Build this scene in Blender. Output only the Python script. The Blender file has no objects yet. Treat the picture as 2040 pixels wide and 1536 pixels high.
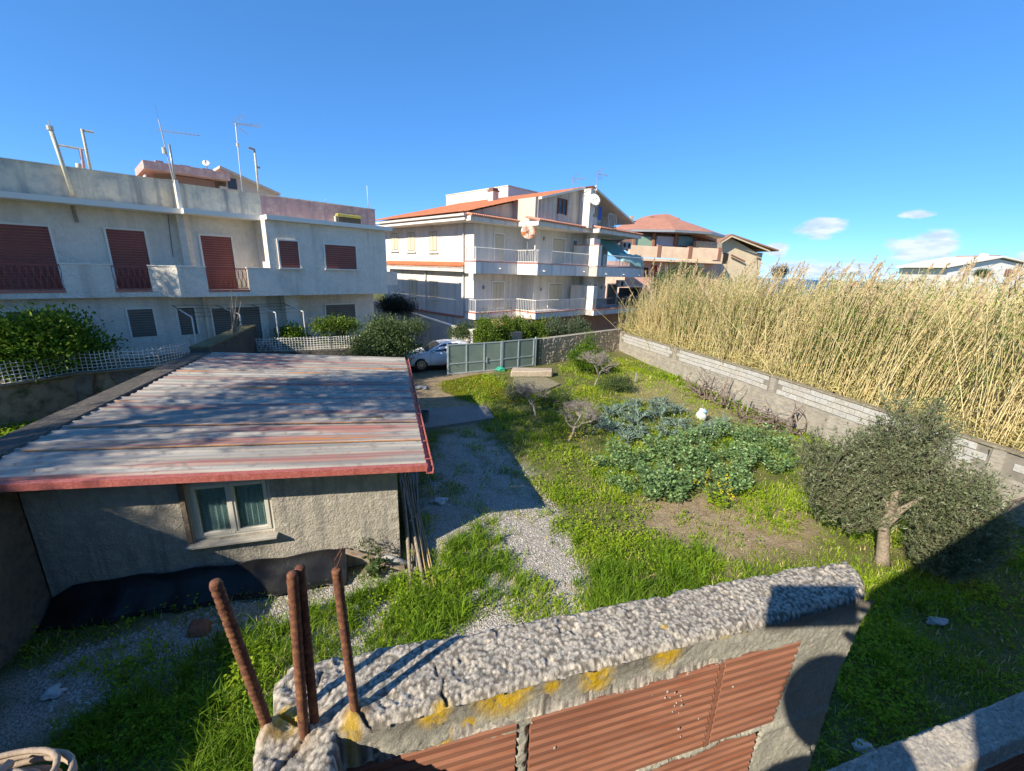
import bpy, bmesh, math, random
import numpy as np
from mathutils import Vector, Matrix, noise as mnoise
random.seed(7); rng = np.random.default_rng(11)
SC = bpy.context.scene; COL = SC.collection

# ------------------------------------------------------------------ camera
EYE = 5.6
ROLL = math.atan2(95, 2982); PITCH = math.atan2(231, 830); FPX = 830.0
fw = np.array([0, math.cos(PITCH), -math.sin(PITCH)])
r0 = np.array([1.0, 0, 0]); u0 = np.array([0, math.sin(PITCH), math.cos(PITCH)])
cr, sr = math.cos(ROLL), math.sin(ROLL)
RX = cr*r0 + sr*u0; DN = sr*r0 - cr*u0
CAM = np.array([0, 0, EYE])
cam = bpy.data.cameras.new('camera'); co = bpy.data.objects.new('camera', cam); COL.objects.link(co)
m3 = Matrix([[RX[i], -DN[i], -fw[i]] for i in range(3)])
co.matrix_world = Matrix.Translation(Vector(CAM)) @ m3.to_4x4()
cam.sensor_fit = 'HORIZONTAL'; cam.sensor_width = 36; cam.lens = 36*FPX/2040
cam.clip_start = 0.02; cam.clip_end = 20000
SC.camera = co
SC.render.resolution_x = 1024; SC.render.resolution_y = 771

# ------------------------------------------------------------------ light
SUN_AZ, SUN_EL = 223.6, 33.0
SC.view_settings.view_transform = 'Standard'; SC.view_settings.look = 'None'
SC.view_settings.exposure = 1.44; SC.view_settings.gamma = 1.0
SC.view_settings.use_curve_mapping = False
world = bpy.data.worlds.new('World'); SC.world = world; world.use_nodes = True
wn = world.node_tree; wn.nodes.clear()
def build_world():
    N, L = wn.nodes, wn.links
    out = N.new('ShaderNodeOutputWorld'); bg = N.new('ShaderNodeBackground')
    sky = N.new('ShaderNodeTexSky'); sky.sky_type = 'NISHITA'; sky.sun_disc = False
    sky.sun_elevation = math.radians(SUN_EL); sky.sun_rotation = math.radians(SUN_AZ)
    sky.air_density = .6; sky.dust_density = 0; sky.ozone_density = 6; sky.altitude = 0
    hs = N.new('ShaderNodeHueSaturation'); hs.inputs['Saturation'].default_value = 1.16
    hs.inputs['Value'].default_value = 1.0
    gm = N.new('ShaderNodeGamma'); gm.inputs[1].default_value = .62; L.new(sky.outputs[0], gm.inputs[0])
    tn = N.new('ShaderNodeMix'); tn.data_type = 'RGBA'; tn.blend_type = 'MULTIPLY'; tn.inputs[0].default_value = 1; tn.inputs[7].default_value = (.67, .845, 1.06, 1); L.new(gm.outputs[0], tn.inputs[6])
    L.new(tn.outputs[2], hs.inputs['Color'])
    tc = N.new('ShaderNodeTexCoord')
    sep = N.new('ShaderNodeSeparateXYZ'); L.new(tc.outputs['Generated'], sep.inputs[0])
    # low fair weather clouds: noise stretched flat, kept to a band above the horizon
    mp = N.new('ShaderNodeMapping'); mp.inputs['Scale'].default_value = (1, 1, 3.2)
    L.new(tc.outputs['Generated'], mp.inputs[0])
    n1 = N.new('ShaderNodeTexNoise'); n1.inputs['Scale'].default_value = 17.0
    n1.inputs['Detail'].default_value = 7; n1.inputs['Roughness'].default_value = .6
    L.new(mp.outputs[0], n1.inputs['Vector'])
    def math_(op, a, b=None, clamp=False):
        n = N.new('ShaderNodeMath'); n.operation = op; n.use_clamp = clamp
        for i, v in enumerate((a, b)):
            if v is None: continue
            if isinstance(v, (int, float)): n.inputs[i].default_value = v
            else: L.new(v, n.inputs[i])
        return n.outputs[0]
    def blob(az, el, waz, wel):
        # soft ellipse round a direction
        d = (math.sin(math.radians(az))*math.cos(math.radians(el)), math.cos(math.radians(az))*math.cos(math.radians(el)), math.sin(math.radians(el)))
        rt = (math.cos(math.radians(az)), -math.sin(math.radians(az)), 0)
        def dot(v):
            n = N.new('ShaderNodeVectorMath'); n.operation = 'DOT_PRODUCT'
            L.new(tc.outputs['Generated'], n.inputs[0]); n.inputs[1].default_value = v; return n.outputs['Value']
        x = math_('DIVIDE', dot(rt), math.sin(math.radians(waz)))
        z = math_('DIVIDE', math_('SUBTRACT', sep.outputs[2], d[2]), math.sin(math.radians(wel)))
        q = math_('ADD', math_('MULTIPLY', x, x), math_('MULTIPLY', z, z))
        f = math_('GREATER_THAN', dot(d), 0.0)
        return math_('MULTIPLY', math_('SUBTRACT', 1.0, q, True), f)
    total = None
    for b in CLOUDS:
        v = blob(*b)
        total = v if total is None else math_('MAXIMUM', total, v)
    dens = math_('MULTIPLY', math_('SUBTRACT', math_('ADD', math_('MULTIPLY', n1.outputs[0], 1.9), math_('MULTIPLY', total, .8)), 1.22), 2.6, True)
    dens = math_('MULTIPLY', dens, math_('MULTIPLY', total, 3.0, True))
    dens = math_('MULTIPLY', dens, .92)
    n2 = N.new('ShaderNodeTexNoise'); n2.inputs['Scale'].default_value = 30; n2.inputs['Detail'].default_value = 4
    L.new(mp.outputs[0], n2.inputs['Vector'])
    cc = N.new('ShaderNodeMix'); cc.data_type = 'RGBA'
    cc.inputs[6].default_value = (1.55, 1.95, 2.5, 1); cc.inputs[7].default_value = (2.3, 2.5, 2.75, 1)
    L.new(math_('MULTIPLY', math_('SUBTRACT', n2.outputs[0], .38), 4.0, True), cc.inputs[0])
    mx = N.new('ShaderNodeMix'); mx.data_type = 'RGBA'
    L.new(dens, mx.inputs[0]); L.new(hs.outputs[0], mx.inputs[6]); L.new(cc.outputs[2], mx.inputs[7])
    L.new(mx.outputs[2], bg.inputs[0]); bg.inputs[1].default_value = 0.15
    L.new(bg.outputs[0], out.inputs[0])
CLOUDS = [(34.4, 5.2, 3.2, 1.3), (41.6, 6.3, 1.7, .7), (42.6, 3.2, 3.5, 2.0), (35, 1.0, 8, 1.3), (50.5, 2.2, 3, 1.2), (30.5, 3.0, 1.6, 1.0), (-120, 5, 12, 4), (150, 4, 16, 3), (100, 3, 14, 3)]
build_world()
sl = bpy.data.lights.new('sun', 'SUN'); sl.energy = 3.1; sl.angle = math.radians(.5); sl.color = (1, .90, .75)
so = bpy.data.objects.new('sun', sl); COL.objects.link(so)
ld = Vector((math.sin(math.radians(SUN_AZ-180))*math.cos(math.radians(SUN_EL)), math.cos(math.radians(SUN_AZ-180))*math.cos(math.radians(SUN_EL)), -math.sin(math.radians(SUN_EL))))
so.rotation_euler = ld.to_track_quat('-Z', 'Y').to_euler(); so.location = (-30, -30, 40)

# ------------------------------------------------------------------ survey: sight line of a photo pixel met with a real plane
def ray(x, y):
    d = fw*FPX + RX*(x-1020) + DN*(y-768); return d/np.linalg.norm(d)
def atz(x, y, z=0.0):
    d = ray(x, y); return CAM + d*((z-EYE)/d[2])
def on(x, y, n2, c):
    d = ray(x, y); t = (c - CAM[:2]@n2)/(d[:2]@n2); return CAM + d*t
def fr(az): 
    a = math.radians(az); e = np.array([math.sin(a), math.cos(a)]); return e, np.array([-e[1], e[0]])
class Frame:            # two level axes a, b (b is 90 degrees left of a)
    def __init__(s, az): s.A, s.B = fr(az); s.az = az
    def w(s, a, b, z): p = s.A*a + s.B*b; return (p[0], p[1], z)
    def l(s, P): P = np.array(P); return np.array([P[:2]@s.A, P[:2]@s.B, P[2]])
    def onb(s, x, y, b): return s.l(on(x, y, s.B, b))
    def ona(s, x, y, a): return s.l(on(x, y, s.A, a))
    def g(s, x, y, z=0.0): return s.l(atz(x, y, z))
EN = Frame(73.42)       # the hut, the near wall
UV = Frame(43.8)        # the two blocks of flats

# ------------------------------------------------------------------ materials
def M(name, c, c2=None, sc=2.0, c3=None, sc3=12.0, r=.85, metal=0.0, bump=0.0, bsc=60.0, spec=.35, stretch=(1, 1, 1), bumpd=.02, streak=None, trans=0.0, attr=False, thr=(.35, .65), thr3=(.45, .7), vor=False):
    m = bpy.data.materials.new(name); m.use_nodes = True; N, L = m.node_tree.nodes, m.node_tree.links
    b = N['Principled BSDF']; b.inputs['Roughness'].default_value = r; b.inputs['Metallic'].default_value = metal
    b.inputs['Specular IOR Level'].default_value = spec
    geo = N.new('ShaderNodeNewGeometry'); mp = N.new('ShaderNodeMapping'); mp.inputs['Scale'].default_value = stretch
    L.new(geo.outputs['Position'], mp.inputs[0])
    def noise(scale, det=6, rough=.6, vec=None):
        n = N.new('ShaderNodeTexNoise'); n.inputs['Scale'].default_value = scale; n.inputs['Detail'].default_value = det
        n.inputs['Roughness'].default_value = rough; L.new(vec or mp.outputs[0], n.inputs['Vector']); return n.outputs[0]
    def ramp(v, lo, hi):
        q = N.new('ShaderNodeMapRange'); q.inputs['From Min'].default_value = lo; q.inputs['From Max'].default_value = hi
        L.new(v, q.inputs['Value']); return q.outputs[0]
    def mix(f, a, bb):
        x = N.new('ShaderNodeMix'); x.data_type = 'RGBA'
        L.new(f, x.inputs[0])
        for i, v in ((6, a), (7, bb)):
            if isinstance(v, tuple): x.inputs[i].default_value = (*v, 1)
            else: L.new(v, x.inputs[i])
        return x.outputs[2]
    cur = c
    if attr:
        at = N.new('ShaderNodeAttribute'); at.attribute_name = 'tone'
        cur = mix(ramp(at.outputs['Fac'], 0, 1), c, c2)
        if c3: cur = mix(ramp(at.outputs['Fac'], thr3[0], thr3[1]), cur, c3)
    else:
        if c2: cur = mix(ramp(noise(sc), *thr), c, c2)
        if c3: cur = mix(ramp(noise(sc3), *thr3), cur, c3)
    if streak:
        m2 = N.new('ShaderNodeMapping'); m2.inputs['Scale'].default_value = (1, 1, .07); L.new(geo.outputs['Position'], m2.inputs[0])
        s = ramp(noise(streak[1], 5, .6, m2.outputs[0]), .5, .72)
        cur = mix(s, cur, streak[0])
    if isinstance(cur, tuple): b.inputs['Base Color'].default_value = (*cur, 1)
    else: L.new(cur, b.inputs['Base Color'])
    if bump:
        if vor:
            v = N.new('ShaderNodeTexVoronoi'); v.inputs['Scale'].default_value = bsc; L.new(mp.outputs[0], v.inputs['Vector']); h = v.outputs['Distance']
        else: h = noise(bsc, 5, .65)
        bp = N.new('ShaderNodeBump'); bp.inputs['Strength'].default_value = bump; bp.inputs['Distance'].default_value = bumpd
        L.new(h, bp.inputs['Height']); L.new(bp.outputs[0], b.inputs['Normal'])
    if trans:
        t = N.new('ShaderNodeBsdfTranslucent'); ms = N.new('ShaderNodeMixShader'); ms.inputs[0].default_value = trans
        if isinstance(cur, tuple): t.inputs[0].default_value = (*cur, 1)
        else: L.new(cur, t.inputs[0])
        L.new(b.outputs[0], ms.inputs[1]); L.new(t.outputs[0], ms.inputs[2]); L.new(ms.outputs[0], N['Material Output'].inputs[0])
    return m
def leafmat(name, dark, light, extra=None, trans=.3, r=.55, e0=.85, e1=1.0):
    return M(name, dark, light, c3=extra, attr=True, trans=trans, r=r, thr3=(e0, e1), spec=.14)

# ------------------------------------------------------------------ mesh tools
ROOT = {}               # world position of a root, so children can be given in world coordinates
def off(parent):
    o = np.zeros(3)
    while parent is not None:
        if parent.name in ROOT: o = o + ROOT[parent.name]
        parent = parent.parent
    return o
def link(name, me, mat, parent=None, loc=None):
    o = bpy.data.objects.new(name, me); COL.objects.link(o)
    if mat is not None and not me.materials: me.materials.append(mat)
    if parent is not None: o.parent = parent
    if loc is not None: o.location = loc
    return o
def thing(name, label, cat, loc=(0, 0, 0), group=None):
    o = bpy.data.objects.new(name, None); COL.objects.link(o); o.empty_display_size = .2
    o.location = loc; ROOT[o.name] = np.array(loc, float); o['label'] = label; o['category'] = cat
    if group: o['group'] = group
    return o
def tag(o, label=None, cat=None, group=None, kind=None):
    for k, v in (('label', label), ('category', cat), ('group', group), ('kind', kind)):
        if v: o[k] = v
    return o
class MB:
    def __init__(s): s.v = []; s.f = []
    def add(s, vs, fs):
        k = len(s.v); s.v += [tuple(map(float, p)) for p in vs]; s.f += [tuple(i+k for i in f) for f in fs]; return s
    def box(s, F, a, b, z):
        vs = [F.w(x, y, q) for q in z for (x, y) in ((a[0], b[0]), (a[1], b[0]), (a[1], b[1]), (a[0], b[1]))]
        return s.add(vs, [(3, 2, 1, 0), (4, 5, 6, 7), (0, 1, 5, 4), (1, 2, 6, 5), (2, 3, 7, 6), (3, 0, 4, 7)])
    def prism(s, bot, top):
        n = len(bot)
        return s.add(list(bot)+list(top), [tuple(range(n-1, -1, -1)), tuple(range(n, 2*n))]+[(i, (i+1) % n, n+(i+1) % n, n+i) for i in range(n)])
    def ext(s, pts, d):
        d = np.array(d); return s.prism(pts, [tuple(np.array(p)+d) for p in pts])
    def poly(s, pts): return s.add(pts, [tuple(range(len(pts)))])
    def tube(s, pts, r, n=6, cap=True):
        pts = [np.array(p, float) for p in pts]; rs = r if hasattr(r, '__len__') else [r]*len(pts)
        k = len(s.v); ref = None
        for i, p in enumerate(pts):
            d = pts[min(i+1, len(pts)-1)] - pts[max(i-1, 0)]; d = d/(np.linalg.norm(d)+1e-9)
            if ref is None:
                ref = np.cross(d, (0, 0, 1.0)) if abs(d[2]) < .9 else np.cross(d, (0, 1.0, 0))
            ref = ref - d*(ref@d); ref = ref/(np.linalg.norm(ref)+1e-9); q = np.cross(d, ref)
            for j in range(n):
                a = 2*math.pi*j/n; s.v.append(tuple(p + (ref*math.cos(a)+q*math.sin(a))*rs[i]))
        for i in range(len(pts)-1):
            for j in range(n):
                s.f.append((k+i*n+j, k+i*n+(j+1) % n, k+(i+1)*n+(j+1) % n, k+(i+1)*n+j))
        if cap:
            s.f.append(tuple(k+j for j in range(n-1, -1, -1))); s.f.append(tuple(k+(len(pts)-1)*n+j for j in range(n)))
        return s
    def lathe(s, c, prof, n=16):
        k = len(s.v)
        for r, z in prof:
            for j in range(n): s.v.append((c[0]+r*math.cos(2*math.pi*j/n), c[1]+r*math.sin(2*math.pi*j/n), c[2]+z))
        for i in range(len(prof)-1):
            for j in range(n): s.f.append((k+i*n+j, k+i*n+(j+1) % n, k+(i+1)*n+(j+1) % n, k+(i+1)*n+j))
        s.f.append(tuple(k+j for j in range(n-1, -1, -1))); s.f.append(tuple(k+(len(prof)-1)*n+j for j in range(n)))
        return s
    def build(s, name, mat, parent=None, smooth=False, bevel=0, world=True, kind=None):
        me = bpy.data.meshes.new(name)
        o3 = off(parent) if world else np.zeros(3)
        vs = np.array(s.v) - o3 if len(s.v) else []
        me.from_pydata([tuple(p) for p in vs], [], s.f); me.update()
        bm = bmesh.new(); bm.from_mesh(me); bmesh.ops.recalc_face_normals(bm, faces=bm.faces)
        if bevel: bmesh.ops.bevel(bm, geom=list(bm.edges), offset=bevel, segments=1, affect='EDGES', clamp_overlap=True)
        bm.to_mesh(me); bm.free()
        if smooth: me.polygons.foreach_set('use_smooth', [True]*len(me.polygons))
        o = link(name, me, mat, parent)
        if kind: o['kind'] = kind
        return o
def npmesh(name, V, quads=None, tris=None, mat=None, parent=None, tone=None, smooth=False, tone_per='vert', world=True, kind=None, mats=None, midx=None):
    me = bpy.data.meshes.new(name); V = np.asarray(V, np.float32)
    if world: V = V - off(parent).astype(np.float32)
    nq = 0 if quads is None else len(quads); nt = 0 if tris is None else len(tris)
    me.vertices.add(len(V)); me.vertices.foreach_set('co', V.ravel())
    loops = np.concatenate([np.asarray(x, np.int32).ravel() for x in (quads, tris) if x is not None and len(x)])
    me.loops.add(len(loops)); me.loops.foreach_set('vertex_index', loops)
    st = np.concatenate([np.arange(nq)*4, nq*4+np.arange(nt)*3]).astype(np.int32)
    me.polygons.add(nq+nt); me.polygons.foreach_set('loop_start', st)
    if midx is not None: me.polygons.foreach_set('material_index', np.asarray(midx, np.int32))
    if smooth: me.polygons.foreach_set('use_smooth', np.ones(nq+nt, bool))
    me.update(calc_edges=True)
    if tone is not None:
        for k, t in (tone.items() if isinstance(tone, dict) else [('tone', tone)]):
            a = me.attributes.new(k, 'FLOAT', 'POINT'); a.data.foreach_set('value', np.asarray(t, np.float32))
    if mats:
        for q in mats: me.materials.append(q)
    o = link(name, me, mat, parent)
    if kind: o['kind'] = kind
    return o
def unit(v): return v/(np.linalg.norm(v, axis=-1, keepdims=True)+1e-9)
def leaves_geo(P, D, w, l, up=None, bend=0.0):
    """rhombic leaves at P pointing along D"""
    n = len(P); D = unit(D)
    R = rng.normal(size=(n, 3)) if up is None else up
    S = unit(np.cross(D, R)); w = np.broadcast_to(w, (n,))[:, None]; l = np.broadcast_to(l, (n,))[:, None]
    Nn = np.cross(S, D)
    V = np.stack([P, P+D*l*.45+S*w*.5+Nn*l*bend, P+D*l, P+D*l*.45-S*w*.5+Nn*l*bend], 1).reshape(-1, 3)
    Q = np.arange(n*4).reshape(n, 4)
    return V, Q
def blade_geo(P, D, w, h, lean):
    """grass blades: P root, D level lean direction, quad + tri"""
    n = len(P); S = unit(np.stack([-D[:, 1], D[:, 0], np.zeros(n)], 1))
    a = rng.uniform(0, 2*np.pi, n); S = unit(np.stack([np.cos(a), np.sin(a), np.zeros(n)], 1))
    w = w[:, None]; h = h[:, None]; lean = lean[:, None]; up = np.array([0, 0, 1.0])
    m = P + up*h*.55 + D*h*lean*.3; t = P + up*h*(1-.35*lean) + D*h*lean
    V = np.stack([P-S*w/2, P+S*w/2, m+S*w*.4, m-S*w*.4, t], 1).reshape(-1, 3)
    k = np.arange(n)[:, None]*5
    return V, k+np.array([0, 1, 2, 3]), k+np.array([3, 2, 4])
def inpoly(X, Y, poly):
    r = np.zeros(X.shape, bool); n = len(poly); j = n-1
    for i in range(n):
        xi, yi = poly[i][0], poly[i][1]; xj, yj = poly[j][0], poly[j][1]
        c = ((yi > Y) != (yj > Y)) & (X < (xj-xi)*(Y-yi)/((yj-yi)+1e-12)+xi); r ^= c; j = i
    return r
def distpoly(X, Y, poly):
    """signed distance, positive inside"""
    d = np.full(X.shape, 1e9); n = len(poly)
    for i in range(n):
        a = np.array(poly[i][:2]); b = np.array(poly[(i+1) % n][:2]); ab = b-a
        t = np.clip(((X-a[0])*ab[0]+(Y-a[1])*ab[1])/(ab@ab+1e-9), 0, 1)
        d = np.minimum(d, np.hypot(X-a[0]-t*ab[0], Y-a[1]-t*ab[1]))
    return np.where(inpoly(X, Y, poly), d, -d)
_g = rng.random((256, 256))
def vnoise(X, Y, s=1.0, o=0):
    """tileable value noise with 3 octaves, 0..1"""
    out = 0; amp = .57; tot = 0
    for k in range(3):
        x = X*s*2**k+17.3*o+31*k; y = Y*s*2**k+9.1*o+57*k
        xi = np.floor(x).astype(int); yi = np.floor(y).astype(int); fx = x-xi; fy = y-yi
        fx = fx*fx*(3-2*fx); fy = fy*fy*(3-2*fy)
        g = lambda a, b: _g[a % 256, b % 256]
        out = out + amp*((g(xi, yi)*(1-fx)+g(xi+1, yi)*fx)*(1-fy)+(g(xi, yi+1)*(1-fx)+g(xi+1, yi+1)*fx)*fy); tot += amp; amp *= .5
    return out/tot
def copy_tree(o, loc, rz=0.0, sc=1.0, label=None, parent=None):
    c = o.copy(); COL.objects.link(c)
    if parent is not None: c.parent = parent
    else:
        c.location = loc; c.rotation_euler = (0, 0, rz); c.scale = (sc, sc, sc)
        if label: c['label'] = label
    for ch in list(o.children): copy_tree(ch, None, parent=c)
    return c
# ================================================================== GROUND
def gp(pts, z=0.0): return [atz(x, y, z)[:2] for x, y in pts]
GRAVEL = gp([(800, 1120), (870, 870), (960, 850), (1010, 900), (1060, 960), (1110, 1010), (1150, 1100), (1172, 1190), (1165, 1300), (1000, 1500), (700, 1500), (560, 1330), (600, 1230), (700, 1150)])
GRAVEL2 = gp([(830, 1120), (640, 1160), (400, 1215), (160, 1290), (0, 1360), (0, 1500), (200, 1420), (420, 1320), (600, 1250), (800, 1190)])
SOIL = gp([(1270, 995), (1400, 985), (1500, 990), (1580, 1010), (1640, 1060), (1600, 1110), (1450, 1120), (1330, 1090), (1270, 1050)])
STRAW = gp([(1240, 735), (1330, 760), (1420, 800), (1530, 850), (1610, 890), (1560, 900), (1420, 850), (1300, 810), (1240, 790)])
DRIVE = gp([(700, 700), (1000, 735), (960, 750), (880, 760), (900, 790), (975, 815), (960, 850), (820, 860), (700, 800)])
MOSS = gp([(880, 760), (960, 745), (1010, 765), (1000, 795), (940, 800), (880, 780)])
LAWN = gp([(860, 860), (975, 800), (1000, 760), (1100, 735), (1240, 700), (1500, 826), (1620, 880), (2040, 1060), (2200, 1300), (1900, 1536), (1500, 1536), (1170, 1300), (1172, 1190), (1150, 1100), (1110, 1010), (1010, 900), (960, 850)])
TUFT = gp([(560, 1330), (600, 1230), (700, 1190), (850, 1140), (900, 1075), (960, 1060), (1020, 1120), (1010, 1180), (940, 1240), (860, 1300), (700, 1400)])
TUFT2 = gp([(420, 1290), (600, 1230), (660, 1400), (520, 1640), (300, 1640), (50, 1640), (150, 1450), (300, 1370)])
TUFT3 = gp([(1190, 1120), (1300, 1080), (1420, 1110), (1440, 1180), (1300, 1260), (1160, 1300)])
LEFTG = gp([(0, 830), (120, 820), (60, 860), (0, 900)])
PLANE_SL = [np.array(p) for p in ((-30, -10), (20, -10))]
def axis_vals(lo, hi, step, far):
    core = list(np.arange(lo, hi+1e-6, step)); g = 1.25; a = []; s = step*2; x = hi
    while x < far: x += s; s *= g; a.append(x)
    b = []; s = step*2; x = lo
    while x > -far: x -= s; s *= g; b.append(x)
    return np.array(b[::-1]+core+a)
gx = axis_vals(-12, 18, .12, 3000); gy = axis_vals(0, 32, .12, 3000)
X, Y = np.meshgrid(gx, gy)
wob = (vnoise(X, Y, .8, 1)-.5)*2.2 + (vnoise(X, Y, 3.2, 2)-.5)*1.8
def soft(poly, w=.3): return np.clip(distpoly(X+wob*.35, Y+wob*.35, poly)/w+.5, 0, 1)
core = (X > -14) & (X < 20) & (Y > -1) & (Y < 34)
m_grav = np.maximum(soft(GRAVEL, .5), soft(GRAVEL2, .5))*np.clip(1.25-2.6*np.clip(vnoise(X, Y, 1.1, 12)-.60, 0, 1), 0, 1); m_soil = np.maximum(soft(SOIL, .6), soft(DRIVE, .4)*.95)
m_straw = soft(STRAW, .8)*.8; m_moss = soft(MOSS, .5)
Zg = (vnoise(X, Y, .25, 3)-.5)*.10 + (vnoise(X, Y, 1.3, 4)-.5)*.05
# land drops to the shore far beyond the reeds
cd = X*math.sin(math.radians(33))+Y*math.cos(math.radians(33))
Zg = Zg - np.clip((cd-170)/30, 0, 1)*9
nx, ny = len(gx), len(gy)
idx = np.arange(nx*ny).reshape(ny, nx)
Q = np.stack([idx[:-1, :-1], idx[:-1, 1:], idx[1:, 1:], idx[1:, :-1]], -1).reshape(-1, 4)
def ground_mat():
    m = bpy.data.materials.new('garden_ground'); m.use_nodes = True; N, L = m.node_tree.nodes, m.node_tree.links
    b = N['Principled BSDF']; b.inputs['Roughness'].default_value = .95; b.inputs['Specular IOR Level'].default_value = .15
    geo = N.new('ShaderNodeNewGeometry'); P = geo.outputs['Position']
    def noise(s, d=5, r=.6):
        n = N.new('ShaderNodeTexNoise'); n.inputs['Scale'].default_value = s; n.inputs['Detail'].default_value = d; n.inputs['Roughness'].default_value = r
        L.new(P, n.inputs['Vector']); return n.outputs[0]
    def vor(s, f='F1'):
        n = N.new('ShaderNodeTexVoronoi'); n.inputs['Scale'].default_value = s; n.feature = f; L.new(P, n.inputs['Vector']); return n
    def mr(v, a, c):
        q = N.new('ShaderNodeMapRange'); q.inputs['From Min'].default_value = a; q.inputs['From Max'].default_value = c; L.new(v, q.inputs['Value']); return q.outputs[0]
    def mix(f, a, c):
        x = N.new('ShaderNodeMix'); x.data_type = 'RGBA'; L.new(f, x.inputs[0])
        for i, v in ((6, a), (7, c)):
            if isinstance(v, tuple): x.inputs[i].default_value = (*v, 1)
            else: L.new(v, x.inputs[i])
        return x.outputs[2]
    def at(n): q = N.new('ShaderNodeAttribute'); q.attribute_name = n; return q.outputs['Fac']
    turf = mix(mr(noise(1.1), .35, .65), (.10, .13, .025), (.22, .20, .085))
    turf = mix(mr(noise(22), .45, .7), turf, (.07, .05, .028))
    v1 = vor(38); grav = mix(mr(v1.outputs['Distance'], .0, .75), (.66, .62, .54), (.17, .155, .13))
    v1b = vor(38); hv = N.new('ShaderNodeSeparateColor'); L.new(v1b.outputs['Color'], hv.inputs[0])
    grav = mix(mr(hv.outputs[0], .3, 1.0), grav, (.40, .35, .28))
    grav = mix(mr(noise(1.6), .50, .72), grav, (.22, .20, .11))
    soil = mix(mr(noise(3.5), .35, .65), (.24, .175, .11), (.35, .275, .175))
    soil = mix(mr(noise(30), .52, .75), soil, (.46, .38, .22))
    straw = mix(mr(noise(14), .35, .7), (.40, .33, .17), (.17, .17, .05))
    moss = mix(mr(noise(3.0), .35, .62), (.16, .20, .03), (.24, .19, .03))
    moss = mix(mr(noise(9), .55, .7), moss, (.05, .07, .02))
    c = mix(at('m_grav'), turf, grav); c = mix(at('m_soil'), c, soil); c = mix(at('m_straw'), c, straw); c = mix(at('m_moss'), c, moss)
    L.new(c, b.inputs['Base Color'])
    bp = N.new('ShaderNodeBump'); bp.inputs['Strength'].default_value = .9; bp.inputs['Distance'].default_value = .03
    hsum = N.new('ShaderNodeMath'); hsum.operation = 'MULTIPLY_ADD'; L.new(v1.outputs['Distance'], hsum.inputs[0]); hsum.inputs[1].default_value = -.7; L.new(noise(12, 8), hsum.inputs[2])
    L.new(hsum.outputs[0], bp.inputs['Height']); L.new(bp.outputs[0], b.inputs['Normal'])
    return m
o = npmesh('ground', np.stack([X, Y, Zg], -1).reshape(-1, 3), quads=Q, mat=ground_mat(), tone={'m_grav': m_grav.ravel(), 'm_soil': m_soil.ravel(), 'm_straw': m_straw.ravel(), 'm_moss': m_moss.ravel()}, smooth=True, kind='structure')
def gz(x, y): return (vnoise(np.asarray(x, float), np.asarray(y, float), .25, 3)-.5)*.10 + (vnoise(np.asarray(x, float), np.asarray(y, float), 1.3, 4)-.5)*.05

m_sea = M('sea', (.015, .07, .17), (.03, .10, .21), sc=.02, r=.35, bump=.3, bsc=.4, bumpd=.2)
mb = MB(); n = 48
mb.add([(0+9000*math.sin(a), 9000*math.cos(a), -3) for a in np.linspace(-.6, 1.8, n)]+[(150*math.sin(a), 150*math.cos(a), -3) for a in np.linspace(-.6, 1.8, n)], [(i, i+1, n+i+1, n+i) for i in range(n-1)])
mb.build('sea', m_sea, kind='structure')

m_asph = M('asphalt', (.07, .068, .065), (.11, .105, .095), sc=.8, c3=(.15, .14, .12), sc3=40, bump=.4, bsc=80)
mb = MB(); q = [UV.w(*p, 0.095) for p in ((12.2, 19.2), (28, 16.6), (60, 12), (60, 14.2), (28, 17.6), (19.4, 18.4), (16.8, 21), (16.8, 60), (12.6, 60), (12.6, 24))]
mb.poly(q); mb.build('street', m_asph, kind='structure')

# raised plot in front of the flats on the left
m_dirt = M('bank_earth', (.20, .17, .12), (.28, .24, .17), sc=.7, c3=(.06, .07, .03), sc3=3, bump=.6, bsc=20)
ZBK = 1.6
BKL = [(-160, 790), (0, 768), (153, 743), (235, 736), (319, 729), (385, 712)]
BKR = [(500, 702), (580, 699), (660, 696), (709, 693), (765, 689), (800, 687)]
mb = MB(); q = [UV.w(a, b, ZBK-.04) for a, b in ((-30, 19.0),)]+[tuple(atz(x, y, ZBK)[:2])+(ZBK-.04,) for x, y in BKL+BKR]+[UV.w(a, b, ZBK-.04) for a, b in ((12.5, 21.5), (12.5, 40), (-30, 40))]
mb.ext(q, (0, 0, -1.7)); mb.build('terrace_ground', m_dirt, kind='structure')

# ================================================================== HUT (frame EN: wall corner at a=0, b=7.35)
m_stucco = M('rough_stucco', (.44, .40, .32), (.36, .33, .27), sc=1.2, c3=(.52, .475, .39), sc3=7, r=.95, bump=1.0, bsc=26, bumpd=.035, streak=((.22, .21, .19), 5))
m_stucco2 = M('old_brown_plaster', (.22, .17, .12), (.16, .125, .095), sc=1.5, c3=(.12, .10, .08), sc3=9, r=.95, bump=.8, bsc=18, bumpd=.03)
m_red = M('red_fascia_paint', (.44, .115, .09), (.36, .09, .075), sc=3, c3=(.50, .21, .16), sc3=30, r=.5, streak=((.30, .07, .05), 7))
m_pvc = M('cream_window_frame', (.62, .59, .50), r=.45)
m_mortar = M('pale_mortar', (.45, .43, .38), (.36, .34, .30), sc=8, bump=.6, bsc=40)
hut = thing('garden_hut', 'grey stuccoed garden hut with a streaked corrugated metal roof and red fascia', 'hut', EN.w(0, 7.35, 0))
H0 = -5.43; HB = 15.6
def stucco_wall(name, F, a, b, z, nrm, holes, mat, parent, step=.035, amp=.014):
    """displaced plaster skin facing -b side (front) or +a side, with rectangular holes"""
    pass
WA, WB_, WZ0, WZ1 = -3.37, -2.13, .96, 2.03
mb = MB()
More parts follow.
